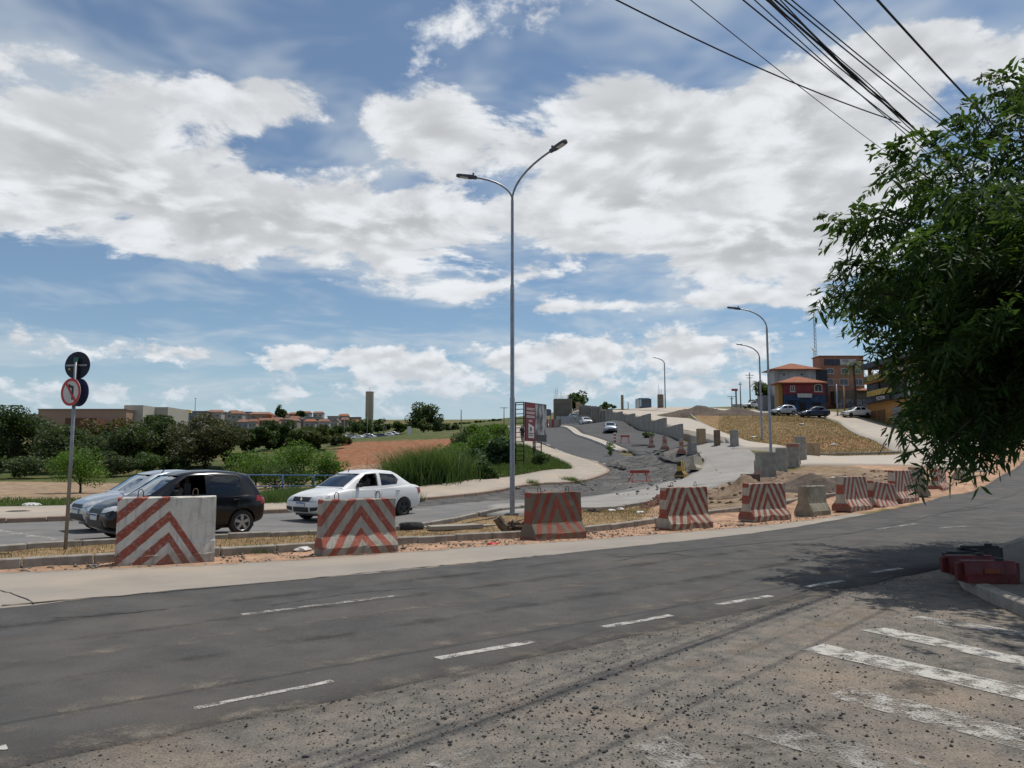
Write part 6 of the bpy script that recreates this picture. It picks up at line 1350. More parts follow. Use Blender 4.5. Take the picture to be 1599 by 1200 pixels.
s1 = MB().box((Lf*.40, -.62, f1+.0), (Lf*.34, .08, .8)).build('pizza_sign', mat('sign black board', (.02, .02, .024), None, .6), o); text('PIZZERIA', .7, mat('sign letter pale', (.55, .55, .55), None, .6), s1, (Lf*.40, -.69, f1+.02), (math.pi/2, 0, 0))
MB().box((Lf*.36, -.60, f1+.95), (Lf*.5, .08, .75)).build('menu_sign', mat('sign mustard', (.45, .36, .08), (.35, .2, .05), .6, 2), o)
for x in (.12, .30): MB().box((Lf*x, -.05, f1*.48), (Lf*.15, .12, f1*.55)).build('roller_door', mat('door brown', (.14, .075, .03), (.11, .06, .025), .7, 2), o)
for x in (.62, .86): MB().box((Lf*x, -.05, f1*.42), (Lf*.17, .12, f1*.70)).build('roller_door', M_sh, o)
MB().box((Lf+.02+.05, 6.5, (f1+Htop)/2-.5), (.10, 12.9, Htop-f1-1.1)).build('end_wall', M_mu, o)
for k in range(3): win(o, -(3+k*3.6), (f1+f2)/2+.2, 1.5, 1.4, Lf+.13, axis='X') if False else None
MB().box((-1.2, 5, f2*.55), (2.2, 8, f2*.9)).build('side_annex', mat('annex blue', (.03, .055, .09), None, .7), o)
wl_ = MB().box((-2.5, -.4, zl-zb-.2), (5, .25, 1.4)).build('garden_wall', mat('wall brown', (.15, .07, .045), (.12, .055, .04), .9, 2), o)
MB().box((Lf*.97, -.7, f1+1.3), (1.2, .12, 1.1)).build('blank_sign', mat('sign blank white', (.5, .5, .5), None, .6), o)
# antenna mast behind
p = at(1277, 640, 136); mz = at(1277, 487, 136).z-zt(p.x, 136); o = empty('antenna_mast', (p.x, 136, zt(p.x, 136)), 0, 'slender lattice antenna mast behind the houses', 'antenna'); t = MB()
for k in range(3): aa = k*2.094; t.tube([(.28*math.cos(aa), .28*math.sin(aa), 0), (.16*math.cos(aa), .16*math.sin(aa), mz)], .035, 4)
t.build('mast_leg', M_galv, o); t = MB()
for i in range(26):
    z = mz*i/26
    for k in range(3): a1, a2 = k*2.094, (k+1)*2.094; t.tube([(.26*math.cos(a1), .26*math.sin(a1), z), (.24*math.cos(a2), .24*math.sin(a2), z+mz/26)], .018, 3)
t.build('lacing', M_galv, o); MB().tube([(-1.5, 0, mz-.1), (.2, 0, mz-.1)], .05, 5).build('antenna_boom', M_galv, o)
for x in (-1.4, -.9, -.5): MB().tube([(x, 0, mz-.4), (x, 0, mz+.2)], .025, 4).build('antenna_rod', M_galv, o)
# ------------------------------------------------------------------ far town
def simple(name, label, px0, px1, pyt, pyb, Y, m, roof=None, cat='house', group=None, gable=.0, dep=None, windows=0, par=None):
    a, b = at(px0, pyt, Y), at(px1, pyb, Y); w = b.x-a.x; zg = zt((a.x+b.x)/2, Y)-1; h = a.z-zg; dp = dep or max(3, w*.8)
    o = empty(name, (a.x, Y, zg), 0, label, cat, group); MB().box((w/2, dp/2, h/2), (w, dp, h)).build('wall', m, o)
    if gable: hip(0, w, 0, dp, h, gable, .25, .12).build('roof', roof or M_tile, o)
    elif roof: MB().box((w/2, dp/2, h+.12), (w+.5, dp+.5, .26)).build('roof', roof, o)
    for k in range(windows): MB().box((w*(k+.5)/windows, -.03, h-1.5), (w/windows*.35, .08, .9)).build('window', M_pane, o)
    return o
M_beige = mat('warehouse beige', (.36, .235, .175), (.33, .215, .16), .9, .15, stretch=(1, 1, .2)); M_offw = mat('warehouse white', (.46, .42, .37), (.42, .385, .34), .9, .2)
simple('warehouse', 'long beige warehouse beyond the trees on the left', 60, 196, 640, 668, 235, M_beige, mat('ledge beige', (.33, .23, .18), None, .9), cat='warehouse', dep=22)
o = simple('warehouse', 'white warehouse with two walls behind the blossoming tree', 194, 222, 633, 668, 240, M_offw, cat='warehouse', dep=20); MB().box((4.2, 3, 16), (2, .2, 3)).build('door_panel', M_sh, o) if False else None
simple('warehouse', 'lower white wing at the right of the white warehouse', 222, 261, 636, 668, 248, mat('warehouse shaded', (.40, .365, .32), (.37, .34, .30), .9, .2), cat='warehouse', dep=16)
simple('warehouse', 'dark red brick shed before the beige warehouse', 102, 150, 653, 668, 228, mat('shed brick', (.16, .065, .045), (.13, .055, .04), .9, .5), cat='warehouse', dep=5)
wc = [(.33, .30, .27), (.42, .38, .34), (.24, .20, .18), (.36, .22, .15), (.28, .29, .31), (.45, .42, .40), (.19, .16, .15), (.30, .18, .13)]
wm = [mat('town plaster %d' % i, c, tuple(q*.85 for q in c), .9, .3) for i, c in enumerate(wc)]
mo = mat('town orange', (.42, .10, .035), None, .9); mrf = mat('town roof brown', (.26, .13, .085), (.20, .10, .07), .9, .5); mgr = mat('town roof grey', (.22, .215, .21), None, .9); myl = mat('town yellow', (.45, .30, .03), None, .8); mbl = mat('town blue', (.04, .09, .20), None, .8)
T_ = [(40, 58, 648, 665, 300, 0, mgr, 'low grey-roofed house left of the beige warehouse'), (262, 278, 641, 662, 300, mbl, mgr, 'blue-walled house under the yellow roof'), (274, 292, 640, 655, 315, myl, None, 'bright yellow box-shaped house on the skyline'), (279, 306, 646, 662, 305, 4, mgr, 'grey wall house right of the yellow one'), (300, 322, 643, 660, 340, 2, mgr, 'dark house below the tall mast'), (322, 345, 644, 660, 345, 1, mrf, 'pale house on the skyline with brown roof'), (345, 362, 645, 662, 350, 5, mgr, 'white-grey house right of the skyline mast'), (360, 378, 646, 664, 330, 0, mrf, 'grey house with brown roof above the brown tree'), (376, 392, 644, 656, 390, 4, mgr, 'pale blue-grey house on the skyline'), (388, 420, 647, 660, 360, 3, mrf, 'long brick-red house with dark roof'), (416, 424, 648, 656, 352, mo, None, 'small orange end wall beside the brick-red house'), (370, 382, 655, 666, 335, mo, None, 'bright orange gable above the trees'), (390, 402, 655, 667, 335, mo, None, 'second bright orange gable right of the first'), (402, 420, 657, 668, 338, 2, mrf, 'brown house below the brick-red house'), (420, 440, 656, 668, 340, 7, mrf, 'terracotta-roofed house below the round tree'), (426, 446, 662, 670, 330, 1, mrf, 'low terracotta roof at the foot of the town'), (440, 464, 657, 669, 350, 0, mrf, 'house with long terracotta roof in the town middle'), (445, 470, 652, 662, 400, 5, mgr, 'white house below the umbrella tree'), (466, 478, 656, 668, 360, 6, mgr, 'dark narrow house right of the umbrella tree'), (474, 490, 657, 672, 350, 1, mgr, 'pale tall house near the town end'), (488, 510, 655, 670, 380, 2, mgr, 'dark brown house row near the water tower'), (505, 530, 660, 672, 360, 7, mrf, 'reddish house left of the water tower trees'), (512, 528, 657, 668, 400, 3, mrf, 'terracotta-roofed house at the right end of the town'), (528, 545, 653, 666, 420, 4, mgr, 'grey-blue house right at the end of the town'), (425, 440, 650, 660, 420, 0, mgr, 'grey house on the skyline beneath the round tree'), (478, 500, 652, 662, 440, 4, mgr, 'far grey house on the skyline')]
for (x0, x1, y0, y1, Y, m_, rf, nm) in T_:
    simple('town_house', nm, x0, x1, y0, y1, Y, wm[m_] if isinstance(m_, int) else m_, rf, group='houses of the far town', gable=(1.2 if rf is mrf else 0), windows=2)
rr = random.Random(5); cn = ['grey', 'cream', 'dark', 'brick', 'blue-grey', 'white', 'sooty', 'terracotta']
for row, (yb, Y0) in enumerate(((668, 325), (662, 375), (656, 455))):
    x = 268+row*7; k = 0
    while x < 548:
        w_ = rr.uniform(9, 17); ci = rr.randrange(8); rf = rr.choice((mrf, mgr, mrf, M_tile)); Y = Y0+rr.uniform(-8, 8)
        if rr.random() < .62:
            near = min(((270, 'the blue-walled house'), (285, 'the yellow house'), (304, 'the skyline mast'), (333, 'the brown tree crown'), (360, 'the grey-roofed gap'), (376, 'the first orange gable'), (396, 'the second orange gable'), (420, 'the orange end wall'), (437, 'the round skyline tree'), (455, 'the long terracotta roof'), (469, 'the umbrella tree'), (495, 'the dark house row'), (520, 'the car park trees'), (540, 'the water tower')), key=lambda q: abs(q[0]-x-w_/2))[1]
            simple('town_house', 'tiny %s %s house with %s roof near %s' % (cn[ci], ('low-lying', 'mid-slope', 'hilltop')[row], 'grey' if rf is mgr else 'red-brown', near), x, x+w_, yb-rr.uniform(8, 13), yb, Y, wm[ci], rf, group='houses of the far town', gable=(1.1 if rf is not mgr else 0), windows=2)
        x += w_+rr.uniform(1, 8)
# water tower
p = at(576, 690, 330); z0 = zt(p.x, 330); H = at(576, 612, 330).z-z0; R = 12.5*330/1200/2
o = empty('water_tower', (p.x, 330, z0), 0, 'tall round concrete water tower on the skyline', 'water tower'); M_wt = mat('tower concrete', (.42, .35, .28), (.33, .275, .22), .92, .35, stretch=(1, 1, .15), c3=(.27, .22, .18), scale3=.2)
MB().lathe([(R*.97, -1), (R*.97, H*.30), (R, H*.31), (R, H-.5), (R*1.02, H-.5), (R*1.02, H), (0, H)], 28).build('shaft', M_wt, o, smooth=40); MB().tube([(0, 0, H), (0, 0, H+2)], .06, 5).build('aerial', M_galv, o)
for k in range(1, 6): MB().lathe([(R*1.004, H*k/6), (R*1.012, H*k/6+.05), (R*1.004, H*k/6+.1)], 28).build('pour_ring', M_wt, o)
# poles
M_pole = mat('pole concrete', (.16, .15, .14), (.12, .115, .11), .9, 2)
def upole(label, px, pyt, pyb, Y, r=.14, arms=((.9, .3),), group='distant utility poles', m=None):
    a = at(px, pyb, Y); h = at(px, pyt, Y).z-a.z; o = empty('utility_pole', a, 0, label, 'pole', group)
    MB().tube([(0, 0, -1.5), (0, 0, h)], [r, r*.7], 7).build('shaft', m or M_pole, o, smooth=True)
    for (w, dz) in arms: MB().box((0, 0, h-dz), (w*2, .12, .12)).build('crossarm', m or M_pole, o)
    return o
upole('tall utility pole left of the hill palms', 1172, 582, 640, 168, .16, ((.9, .6), (.6, 1.2)))
upole('utility pole with transformer at the hill top', 1157, 597, 641, 172, .15, ((.4, .5),))
upole('short utility pole with wide crossarm on the crest', 1143, 619, 641, 185, .18, ((1.0, .1), (.5, .6)))
upole('grey street pole before the orange building', 1308, 600, 648, 114, .14, (), 'street poles at the shops', M_galv)
upole('brown wooden pole before the shutters', 1319, 603, 641, 120, .14, (), 'street poles at the shops', mat('pole wood', (.30, .19, .10), None, .9))
upole('white concrete pole before the mustard building', 1422, 580, 672, 92, .12, (), 'street poles at the shops', mat('pole pale', (.38, .36, .34), None, .9))
upole('tall thin mast on the town skyline', 304, 622, 655, 330, .16, ((.5, .2),)); upole('pole left of the water tower in the car park', 537, 652, 690, 240, .16, ()); upole('pole before the water tower', 573, 650, 690, 235, .16, ()); upole('pole in the middle of the car park', 599, 652, 688, 238, .16, ())
upole('pole on the skyline left of the lamp post', 720, 640, 672, 200, .16, ()); upole('distant lamp pole right beside the double lamp post', 787, 636, 672, 190, .14, ((1.0, .2),)); upole('thin pole on the crest left of the tapered column', 981, 628, 642, 190, .14, ())
o = empty('sign_board', at(1150, 640, 178), 0, 'red advertising board on a pole at the crest', 'sign'); MB().tube([(0, 0, -1), (0, 0, 4.4)], .18, 8).build('post', M_pole, o); MB().box((-.3, 0, 4.6), (1.4, .2, .5)).build('board', M_redp, o)
o = empty('kiosk', at(1151, 642, 176), 0, 'pale box-like kiosk at the crest of the hill street', 'kiosk'); MB().box((0, 0, .6), (2.0, 1.5, 1.5)).build('wall', wm[5], o); MB().box((0, 0, 1.42), (2.2, 1.7, .12)).build('roof', mgr, o); MB().box((-.4, -.76, .6), (.6, .04, .9)).build('shutter', M_sh, o)
p = at(639, 681, 225); o = empty('white_board', (p.x, 225, zt(p.x, 225)), 0, 'white upright board at the top of the red field', 'board'); MB().box((0, 0, 1.9), (1.1, .15, 2.6)).build('panel', mat('board white', (.62, .62, .62), None, .7), o)
for sx in (-1, 1): MB().box((sx*.45, .1, .4), (.1, .1, 1.6)).build('post', M_galv, o)
# ------------------------------------------------------------------ overhead wires
M_wire = mat('wire black', (.012, .012, .014), None, .6)
def wire(label, a, b, r, sag=.25, ext0=.9, ext1=.35, twist=0):
    """cable through two sighted points, running on past both"""
    a, b = np.array(at(*a)), np.array(at(*b)); d = b-a; p, q = a-d*ext0, b+d*ext1; n = 26; mb = MB(); L = np.linalg.norm(q-p)
    def pt(t): v = p+(q-p)*t; s_ = 4*sag*(t*(1-t)); t0 = ext0/(1+ext0+ext1); t1 = (1+ext0)/(1+ext0+ext1); base = 4*sag*(t0*(1-t0)*(t1-t)+t1*(1-t1)*(t-t0))/(t1-t0); return v-np.array((0, 0, s_-base))
    mb.tube([pt(i/n) for i in range(n+1)], r, 6, caps=True)
    o = mb.build('overhead_wire', M_wire, None, smooth=True); tag(o, label, 'wire', 'overhead wires'); return o
wire('lowest wire curving across to meet the thick cable bundle', (962, 0, 8.6), (1400, 190, 12.8), .011, .35, .9, .02)
wire('thin wire crossing left of the cable bundle', (1078, 0, 8.4), (1362, 222, 15), .006, .15, .9, .6)
wire('wire just left of the cable bundle', (1160, 0, 8.2), (1430, 215, 13.4), .009, .12, .9, .5)
wire('second wire left beside the cable bundle', (1178, 0, 8.2), (1440, 232, 13.4), .007, .10, .9, .5)
o = empty('cable_bundle', at(1200, 0, 8), 0, 'thick twisted bundle of black cables running into the tree', 'cable'); P_ = np.array(at(1200, 0, 8))
for k, (dx, dy, r) in enumerate(((0, 0, .012), (7, 1, .011), (-6, 0, .008), (13, 3, .007), (3, -2, .009))):
    a, b = np.array(at(1200+dx*1.2, 0, 8+.04*k)), np.array(at(1480+dx*.25, 250+dy*.4, 13.8+.03*k)); d = b-a; pts = []
    for i in range(31):
        t = -0.9+i/30*2.5; w = math.sin(i*1.1+k)*.012; pts.append(a+d*t-np.array((0, 0, .16*4*((t+.9)/2.5)*(1-(t+.9)/2.5)-.15))+np.array((w, 0, w))-P_)
    MB().tube(pts, r, 6).build('cable', M_wire, o, smooth=True)
wire('wire just right of the cable bundle', (1225, 0, 8.2), (1470, 196, 13.2), .009, .12, .9, .5)
wire('second wire right beside the cable bundle', (1236, 0, 8.2), (1484, 200, 13.2), .008, .12, .9, .5)
wire('thin straight wire between the bundle and the rightmost cable', (1302, 0, 8.2), (1490, 186, 12.6), .007, .08, .9, .6)
wire('rightmost twisted cable running into the treetop', (1370, 0, 8.2), (1522, 165, 12.2), .014, .06, .9, .6)
o = empty('utility_pole', onz(14.6, 19.2, .16), 0, 'street pole standing behind the overhanging tree', 'pole'); MB().tube([(0, 0, -.3), (0, 0, 8.6)], [.16, .11], 12).build('shaft', M_pole, o, smooth=True); MB().box((0, 0, 8.2), (1.9, .1, .12), .8).build('crossarm', M_pole, o)
# ------------------------------------------------------------------ plastic barriers on the near pavement
def plastic(label, c, rz, m, L=1.05, H=.36, z=0.0, tip=0.0):
    o = empty('plastic_barrier', (c[0], c[1], zt(*c)+.165+z), rz, label, 'barrier', 'plastic barriers dumped on the near pavement'); o.rotation_euler = (tip, 0, rz); n = 9
    k_ = H/.36; prof = [(y_*k_, z_*k_) for y_, z_ in [(-.21, .0), (-.21, .10), (-.15, .15), (-.12, .32), (-.09, .36), (.09, .36), (.12, .32), (.15, .15), (.21, .10), (.21, .0)]]
    xs = [-L/2, -L/2+.04, -L*.3, -L*.28, -L*.1, -L*.08, L*.08, L*.1, L*.28, L*.3, L/2-.04, L/2]; k = len(prof); vs = []
    for i, x in enumerate(xs):
        e = .88 if i in (0, 11) else (.90 if i in (3, 4, 7, 8) else 1.0)
        vs += [(x, y*e, zz_) for y, zz_ in prof]
    fs = [(i*k+j, i*k+(j+1) % k, (i+1)*k+(j+1) % k, (i+1)*k+j) for i in range(len(xs)-1) for j in range(k)]+[tuple(range(k-1, -1, -1)), tuple(range((len(xs)-1)*k, len(xs)*k))]
    MB().add(vs, fs).build('shell', m, o, smooth=30, bevel=0)
    MB().lathe([(.0, 0), (.05, 0), (.05, .03), (0, .03)], 12, (L*.25, 0, H)).build('filler_cap', M_trim, o); MB().box((0, -.150*k_, .20*k_), (.18, .02, .05)).build('reflector', mat('reflector amber', (.16, .04, .01), None, .5), o)
    for sx in (-1, 1): MB().box((sx*(L/2+.03), 0, H*.5), (.07, .07, H*.8)).build('coupling', m, o)
M_pr = mat('plastic red shade tone', (.10, .012, .013), (.07, .009, .010), .5, 5); M_pk2 = mat('plastic black', (.010, .012, .015), (.018, .02, .022), .5, 5)  # the red is cut down so its colour carries the tree's deep shade
for lb, px, py, dy, m_, L_, H_ in (('red plastic water barrier nearest the road corner', 1550, 911, .1, M_pr, .62, .26), ('red plastic water barrier behind the front one', 1522, 898, .12, M_pr, .58, .24), ('black plastic barrier at the back of the pile', 1548, 884, .25, M_pk2, .48, .26), ('dark plastic barrier lying between the red and black ones', 1522, 886, .2, M_pk2, .5, .20)):
    d_ = pdir(px, py); t_ = (EYE-.165)/-d_.z; plastic(lb, (d_.x*t_, d_.y*t_+dy), -.04, m_, L_, H_)
# ------------------------------------------------------------------ loose stones and crumbs
def rocks(name, P, smin, smax, m, label, parent=None, flat=.7, kind='stuff', cat='gravel'):
    base = np.array([(1, 0, 0), (-1, 0, 0), (0, 1, 0), (0, -1, 0), (0, 0, 1), (0, 0, -1), (.6, .6, .5), (-.6, .5, .6)], float); Fb = np.array([(0, 2, 6), (2, 4, 6), (4, 0, 6), (2, 1, 7), (1, 4, 7), (4, 2, 7), (1, 3, 4), (3, 0, 4), (2, 0, 5), (1, 2, 5), (3, 1, 5), (0, 3, 5)])
    n = len(P); s = RNG.uniform(smin, smax, n)*RNG.beta(1.2, 3, n)*1.4+smin*.5; B = base[None]*(1+RNG.normal(0, .22, (n, 8, 1)))*np.array((1, 1, flat)); a = RNG.uniform(0, 6.28, n); c, s_ = np.cos(a), np.sin(a)
    X = B[:, :, 0]*c[:, None]-B[:, :, 1]*s_[:, None]*.8; Yy = B[:, :, 0]*s_[:, None]+B[:, :, 1]*c[:, None]*.8
    V = np.stack([X, Yy, B[:, :, 2]], 2)*s[:, None, None]+P[:, None, :]+np.array((0, 0, 1))*(s*flat*.35)[:, None, None]
    F = (Fb[None]+np.arange(n)[:, None, None]*8).reshape(-1, 3); o = npmesh(name, V.reshape(-1, 3), F, m, parent); tag(o, label, cat, kind=kind); return o
M_crumb = mat('asphalt crumbs', (.035, .034, .034), (.10, .09, .08), .95, 9, coord='POS'); M_stone = mat('loose stone', (.22, .18, .14), (.13, .11, .09), .95, 6, coord='POS'); M_clod = mat('earth clod', (.20, .12, .08), (.12, .075, .055), .95, 4, coord='POS')
def near_pts(n):
    cs = [(1.2, 5.0, 1.1, .35, .5), (2.0, 5.7, .9, .3, .4), (.2, 5.3, .8, .3, .6), (2.9, 6.6, .9, .25, .6), (.9, 6.4, .7, .25, .6), (3.6, 5.2, .8, .3, .2), (-.8, 4.9, .8, .25, .6), (2.2, 4.5, 1.0, .25, .1), (-1.2, 4.4, .9, .3, .6), (4.2, 8.0, 1.0, .25, .7), (.5, 4.4, 1.0, .2, .2)]
    P = []
    for (x, y, a, b_, ro) in cs:
        k = n//len(cs); g = RNG.normal(size=(k, 2))*np.array((a, b_)); c, s_ = math.cos(ro), math.sin(ro); P.append(np.column_stack([x+g[:, 0]*c-g[:, 1]*s_, y+g[:, 0]*s_+g[:, 1]*c]))
    P.append(RNG.uniform((-3.5, 3.4), (6.5, 10.0), (n//4, 2))); P = np.vstack(P); P = P[((P-D0) @ n_ < -.15)]; P = P[~inside(P, SHEETS[-2])]
    return np.column_stack([P, zts(P)+.022])
rocks('asphalt_crumbs', near_pts(5200), .003, .013, M_crumb, 'dark asphalt crumbs strewn over the near worn asphalt')
rocks('asphalt_crumbs', np.column_stack([q := np.column_stack([RNG.normal(1.0, 1.0, 1400), RNG.normal(5.1, .45, 1400)]), zts(q)+.022]), .004, .016, M_crumb, 'denser patch of dark crumbs in the near worn asphalt')
q = np.array([D0+u_*t+n_*o_ for t, o_ in zip(RNG.uniform(-8, 8, 2500), -np.abs(RNG.normal(.1, .35, 2500))-.12)]); rocks('edge_gravel', np.column_stack([q, zts(q)+.022]), .004, .013, M_crumb, 'fine gravel along the edge of the smooth road')
q = scatter(gutB[2:]+mdN[::-1][5:14], 2600); rocks('loose_stones', q, .008, .05, M_stone, 'loose stones on the dirt strip by the barriers')
q = scatter([(5.6, 23.5), (10.2, 27.6), (14.5, 30), (20, 35), (22, 46), (13, 42), (10, 36.5), (6, 31.5)], 2600); rocks('loose_stones', q, .02, .16, M_clod, 'clods and rubble on the excavated ground')
q = np.array([gxy(x, y) for x, y in zip(RNG.uniform(800, 1060, 420), RNG.uniform(712, 775, 420))]); rocks('asphalt_rubble', np.column_stack([q, zts(q)+.04]), .02, .15, mat('broken asphalt lumps', (.12, .115, .11), (.19, .18, .165), .95, 3, coord='POS'), 'gravel and rubble on the broken asphalt')
# ------------------------------------------------------------------ earth heaps
def heap(label, px, py, r, h, m, ry=.7, name='earth_heap', Y=None, cat='heap'):
    p = gnd(px, py); o = empty(name, p, 0, label, cat, 'heaps of earth'); n = 26; xs = np.linspace(-1, 1, n); X, Yy = np.meshgrid(xs, xs); R2 = np.sqrt(X**2+Yy**2)
    Z = np.clip(1-R2, 0, 1)**.8*h*(1+.35*np.sin(X*5+1)*np.cos(Yy*4))+RNG.normal(0, .035*h+.01, X.shape)-.06
    V = np.column_stack([X.ravel()*r, Yy.ravel()*r*ry, Z.ravel()]); V[:, 2] += zts(V[:, :2]+np.array((p.x, p.y)))-p.z; I = np.arange(n*n).reshape(n, n); F = np.stack([I[:-1, :-1], I[:-1, 1:], I[1:, 1:], I[1:, :-1]], -1).reshape(-1, 4)
    npmesh('mound', V, F, m, o); k = 60; a = RNG.uniform(0, 6.28, k); rr = np.sqrt(RNG.random(k))*.95
    P = np.column_stack([np.cos(a)*rr*r, np.sin(a)*rr*r*ry, np.clip(1-rr, 0, 1)**.8*h*.95-.03]); P[:, 2] += zts(P[:, :2]+np.array((p.x, p.y)))-p.z; q = rocks('clod', P, .03, .14*max(h, .5), m, None, o, cat=None); return o
M_ehr = mat('earth red', (.17, .085, .058), (.11, .058, .043), .95, 3, 8, bump=1, bscale=12, bdist=.05); M_ehd = mat('earth dark', (.125, .095, .072), (.075, .058, .046), .95, 3, 8, bump=1, bscale=12, bdist=.05); M_eht = mat('earth tan', (.27, .19, .125), (.18, .125, .085), .95, 3, 8, bump=1, bscale=12, bdist=.05)
heap('red earth heap left of the cream chevron barrier', 1027, 792, .75, .42, M_ehr); heap('brown earth heap left of the grey pipes', 1160, 777, 1.7, .75, M_eht); heap('long dark earth heap in the excavation', 1260, 768, 2.6, .60, M_ehd, .5); heap('dark earth heap at the right of the excavation', 1315, 762, 2.2, .45, M_ehd, .6); heap('low tan heap beside the concrete pipes', 1225, 752, 1.3, .35, M_eht); heap('small dark heap on the median by the chevron barrier', 925, 800, .3, .14, M_ehd); heap('dark earth ridge along the crest', 1090, 645, 6, .9, M_ehd, .4); heap('brown earth ridge on the crest near the kerb', 1150, 647, 6, .8, M_ehd, .4)
# ------------------------------------------------------------------ things lying about
def one(o, label, cat, group=None): return tag(o, label, cat, group)
p = gnd(642, 827); o = empty('old_tyre', p+Vector((0, 0, .06)), 0, 'old black tyre half sunk in the median grass', 'tyre'); q = MB().lathe([(.20, -.10), (.30, -.11), (.34, -.06), (.345, 0), (.34, .06), (.30, .11), (.20, .10), (.19, 0), (.20, -.10)], 26).build('tread', M_tyre, o, smooth=40); MB().lathe([(.205, .104), (.24, .118), (.295, .114)], 26).build('bead', M_tyre, o, smooth=40)
p = gnd(708, 827); o = empty('concrete_slab', p, .5, 'broken flat concrete slab lying on the median', 'slab'); MB().prism([(-.75, -.25), (.1, -.32), (.8, -.2), (.72, .22), (-.1, .3), (-.7, .2)], .02, .12, 'XY').build('slab', M_gut, o); MB().prism([(.85, -.1), (1.3, -.05), (1.25, .25), (.9, .22)], .0, .08, 'XY').build('fragment', M_gut, o)
def roots():
    p = gnd(800, 836); o = empty('root_stump', p, 0, 'dug-up tree stump with tangled roots beside the dark chevron barrier', 'stump'); M_r = mat('dead wood', (.20, .155, .11), (.09, .068, .05), .95, 9, bump=.8, bscale=20)
    o.scale = (1.25,)*3
    MB().tube([(-.30, 0, .34), (-.2, .02, .2), (-.05, .0, .08)], [.09, .10, .12], 9).build('stump', M_r, o)
    for k in range(46):
        a = RNG.uniform(-.6, .9)*1.6; L = RNG.uniform(.2, .5); s0 = np.array((RNG.uniform(-.15, .35), RNG.uniform(-.15, .15), RNG.uniform(.05, .22))); d = np.array((math.cos(a), RNG.uniform(-.7, .2), RNG.uniform(-.3, .35))); pts = [s0+d*L*t+RNG.normal(0, .03, 3) for t in np.linspace(0, 1, 5)]
        for q in pts: q[2] = max(q[2], .015)
        MB().tube(pts, [.03, .025, .02, .014, .006], 5).build('root', M_r, o)
    return o
roots()
M_bag = mat('plastic litter', (.62, .61, .58), (.50, .48, .45), .5, 8); M_rag = mat('litter red', (.45, .03, .025), None, .5)
def bag(label, px, py, s, m=None, flat=.35, name='litter', dz=0):
    p = gnd(px, py); o = bpy.data.meshes.new(name); bm = bmesh.new(); bmesh.ops.create_icosphere(bm, subdivisions=2, radius=s)
    for v in bm.verts: v.co *= 1+RNG.normal(0, .16); v.co.z *= flat
    bm.to_mesh(o); bm.free(); o.materials.append(m or M_bag); q = link(name, o, None, p+Vector((0, 0, s*flat*.6+dz))); q.rotation_euler = (0, 0, RNG.uniform(0, 3)); return tag(q, label, 'litter', 'scattered litter')
for a in (('crumpled white plastic sheet left of the bright chevron barrier', 472, 861, .16), ('white plastic scrap right of the plastic sheet', 485, 859, .12), ('white scrap on dirt before the double lamp post', 744, 843, .09), ('white scrap on the median right of the old tyre', 665, 824, .05), ('white bag on the far pavement by the left edge', 48, 792, .34), ('white scrap behind the dark chevron barrier', 955, 799, .14), ('white scrap beside the red earth heap', 968, 797, .16), ('pale scrap on the median by the dirty barrier', 1000, 802, .14), ('white stone-like lump on the earth by the pipes', 1197, 746, .26), ('small white lump on the dark earth heap', 1300, 748, .16), ('white scrap low on the dry mound', 1302, 696, .3), ('pale scrap on the mound beside the lamp', 1177, 684, .3), ('white scrap at the top of the mound', 1252, 664, .35), ('white litter flake on the near worn asphalt', 1066, 1117, .018), ('white scrap in the kerb before the sign post', 115, 880, .04), ('white paper in the gutter left of the first barrier', 147, 884, .05), ('dark stone beside the first barrier', 341, 883, .05)):
    bag(*a, m=(M_crumb if 'dark' in a[0][:4] else None))
bag('bright red plastic scrap on the dirt strip', 769, 851, .11, M_rag, .25)
# red tipped pallet and netting stake near pipes
p = gnd(1232, 766); o = empty('red_crate', p, .2, 'flat grey and red crate lying in the excavation', 'crate'); MB().box((-.2, 0, .12), (.9, .5, .22)).build('crate_body', mat('crate grey', (.16, .15, .14), None, .8), o, bevel=.02); MB().box((.36, 0, .12), (.22, .52, .24)).build('crate_end', M_redp, o, bevel=.02)
p = gnd(1179, 752); o = empty('netting_stake', p, 0, 'stake with torn pink safety netting beside the pipes', 'netting'); MB().tube([(0, 0, 0), (0, 0, .95)], .02, 6).build('stake', M_steel, o); t = MB()
for i in range(9): t.tube([(.03+i*.045, .02, .02), (.03+i*.045, .02, .75-.05*i)], .006, 4)
for i in range(9): t.tube([(.02, .02, .05+i*.07), (.40-.02*i, .02, .05+i*.065)], .006, 4)
t.build('netting', mat('netting pink', (.40, .14, .12), None, .8), o)['kind'] = 'stuff'
p = gnd(1172, 756); tag(MB().box((0, 0, .22), (.75, .4, .45)).build('brick_block', mat('block brown', (.13, .09, .075), (.10, .07, .06), .95, 5), None, bevel=.02, loc=p, rz=.2), 'dark block beside the pink netting stake', 'block')
o = empty('trestle', gnd(1245, 727), .3, 'small leaning trestle beside the tall pipe', 'trestle')
for sx in (-1, 1): MB().tube([(sx*.18, 0, .9), (sx*.34, .1, 0)], .03, 6).build('leg', M_pipeb, o)
MB().box((0, 0, .45), (.6, .08, .08)).build('crossbar', M_pipeb, o); MB().box((0, 0, .9), (.5, .1, .07)).build('top_bar', M_pipeb, o)
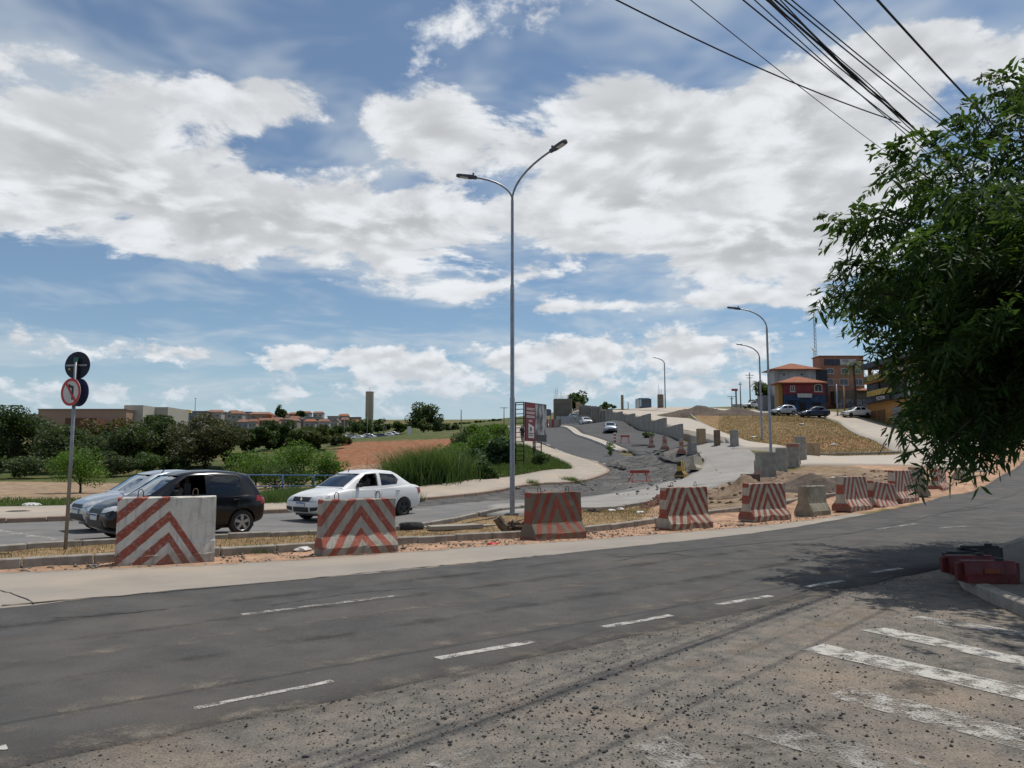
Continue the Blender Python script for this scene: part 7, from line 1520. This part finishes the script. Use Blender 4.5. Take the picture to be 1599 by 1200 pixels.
# ramp head closure: boards and hoarding
o = empty('site_hoarding', at(850, 668, 122), 0, 'red and grey boards closing the head of the left carriageway', 'hoarding')
for k, (x, w, m_) in enumerate(((.35, .5, M_redp), (.95, .5, M_wall), (1.35, .3, M_redp), (1.9, .9, M_gut), (2.5, .35, M_pier), (-.1, .35, M_redp))): MB().box((x, .06*(k % 2), .65), (w, .12, 1.35)).build('board', m_, o)
o = empty('site_fence', at(872, 663, 140), 0, 'white panel fence along the ramp head', 'fence')
for k in range(11): MB().box((.9*k, .35*k, .75+.05*k), (.86, .05, 1.4), .37).build('fence_panel', mat('fence white', (.42, .42, .42), (.35, .35, .36), .7, 2), o)
p = at(856, 650, 128); o = empty('water_tank', p, 0, 'dark blue container raised above the hoarding', 'container'); MB().box((0, 0, .55), (1.0, .9, 1.05)).build('tank_body', P_blue, o, bevel=.12); MB().box((0, 0, 1.1), (.5, .5, .08)).build('tank_lid', M_trim, o, bevel=.02)
for sx in (-1, 1): MB().tube([(sx*.4, 0, -2.6), (sx*.4, 0, .1)], .05, 6).build('leg', M_steel, o)
# manhole on the far pavement
p = gnd(28, 806); o = empty('manhole_cover', p+Vector((0, 0, .155)), .8, 'iron manhole cover in the far pavement', 'manhole'); MB().lathe([(0, .012), (.30, .012), (.31, .0), (.36, .0), (.37, -.02)], 26).build('cover', mat('cast iron', (.10, .09, .085), (.07, .065, .06), .7, 12), o, smooth=40); MB().lathe([(.22, .0135), (.22, .018), (.25, .018), (.25, .0135)], 26).build('ring', MATS['cast iron'], o)
# cracks and seams in the road as thin tar strips with real thickness
M_crack = mat('tar crack', (.012, .012, .012), None, .7)
def crack(parent, pts, w, dz, n=40, jit=.02):
    P = resample([gxy(*p) for p in pts], n); P = P+RNG.normal(0, jit, P.shape); d = np.gradient(P, axis=0); d /= np.linalg.norm(d, axis=1)[:, None]; nn = np.column_stack([-d[:, 1], d[:, 0]])*(w*RNG.uniform(.2, 1.0, n))[:, None]/2
    Z = zts(P)+dz; V = np.empty((2*n, 3)); V[0::2] = np.column_stack([P+nn, Z]); V[1::2] = np.column_stack([P-nn, Z]); F = np.array([(2*i, 2*i+1, 2*i+3, 2*i+2) for i in range(n-1)]); npmesh('crack', V, F, M_crack, parent)
crack(main_road, [(960, 873), (1020, 868), (1100, 860), (1200, 850), (1300, 840), (1400, 821), (1480, 801), (1540, 788), (1590, 770)], .07, .0335, 90, .03)
crack(main_road, [(1460, 802), (1500, 800), (1540, 794)], .12, .034, 20, .03); crack(main_road, [(1470, 798), (1510, 798)], .10, .034, 14, .02); crack(main_road, [(1455, 808), (1490, 811)], .10, .034, 14, .02); crack(main_road, [(1280, 838), (1340, 834)], .08, .034, 16, .02); crack(main_road, [(1080, 872), (1030, 868), (960, 880)], .05, .034, 20, .02)
crack(main_road, [(0, 951), (120, 940), (310, 924), (500, 906), (640, 891), (760, 880), (862, 869)], .06, .0335, 70, .02); crack(main_road, [(80, 970), (160, 966), (260, 956)], .03, .034, 26, .02); crack(main_road, [(700, 920), (560, 930), (420, 950)], .02, .034, 26, .015)
crack(gutter, [(0, 925), (30, 935), (55, 947)], .03, .0275, 14, .01)
for pts, w in (([(950, 701), (985, 708), (1012, 709), (1035, 716), (1052, 722), (1062, 724)], .5), ([(952, 729), (965, 731), (975, 735)], .55), ([(850, 745), (900, 742), (940, 740)], .12), ([(975, 720), (1010, 726), (1040, 735)], .10), ([(960, 742), (1000, 738), (1050, 740)], .08)):
    crack(brk, pts, w, .19 if w > .3 else .046, 30, .12)
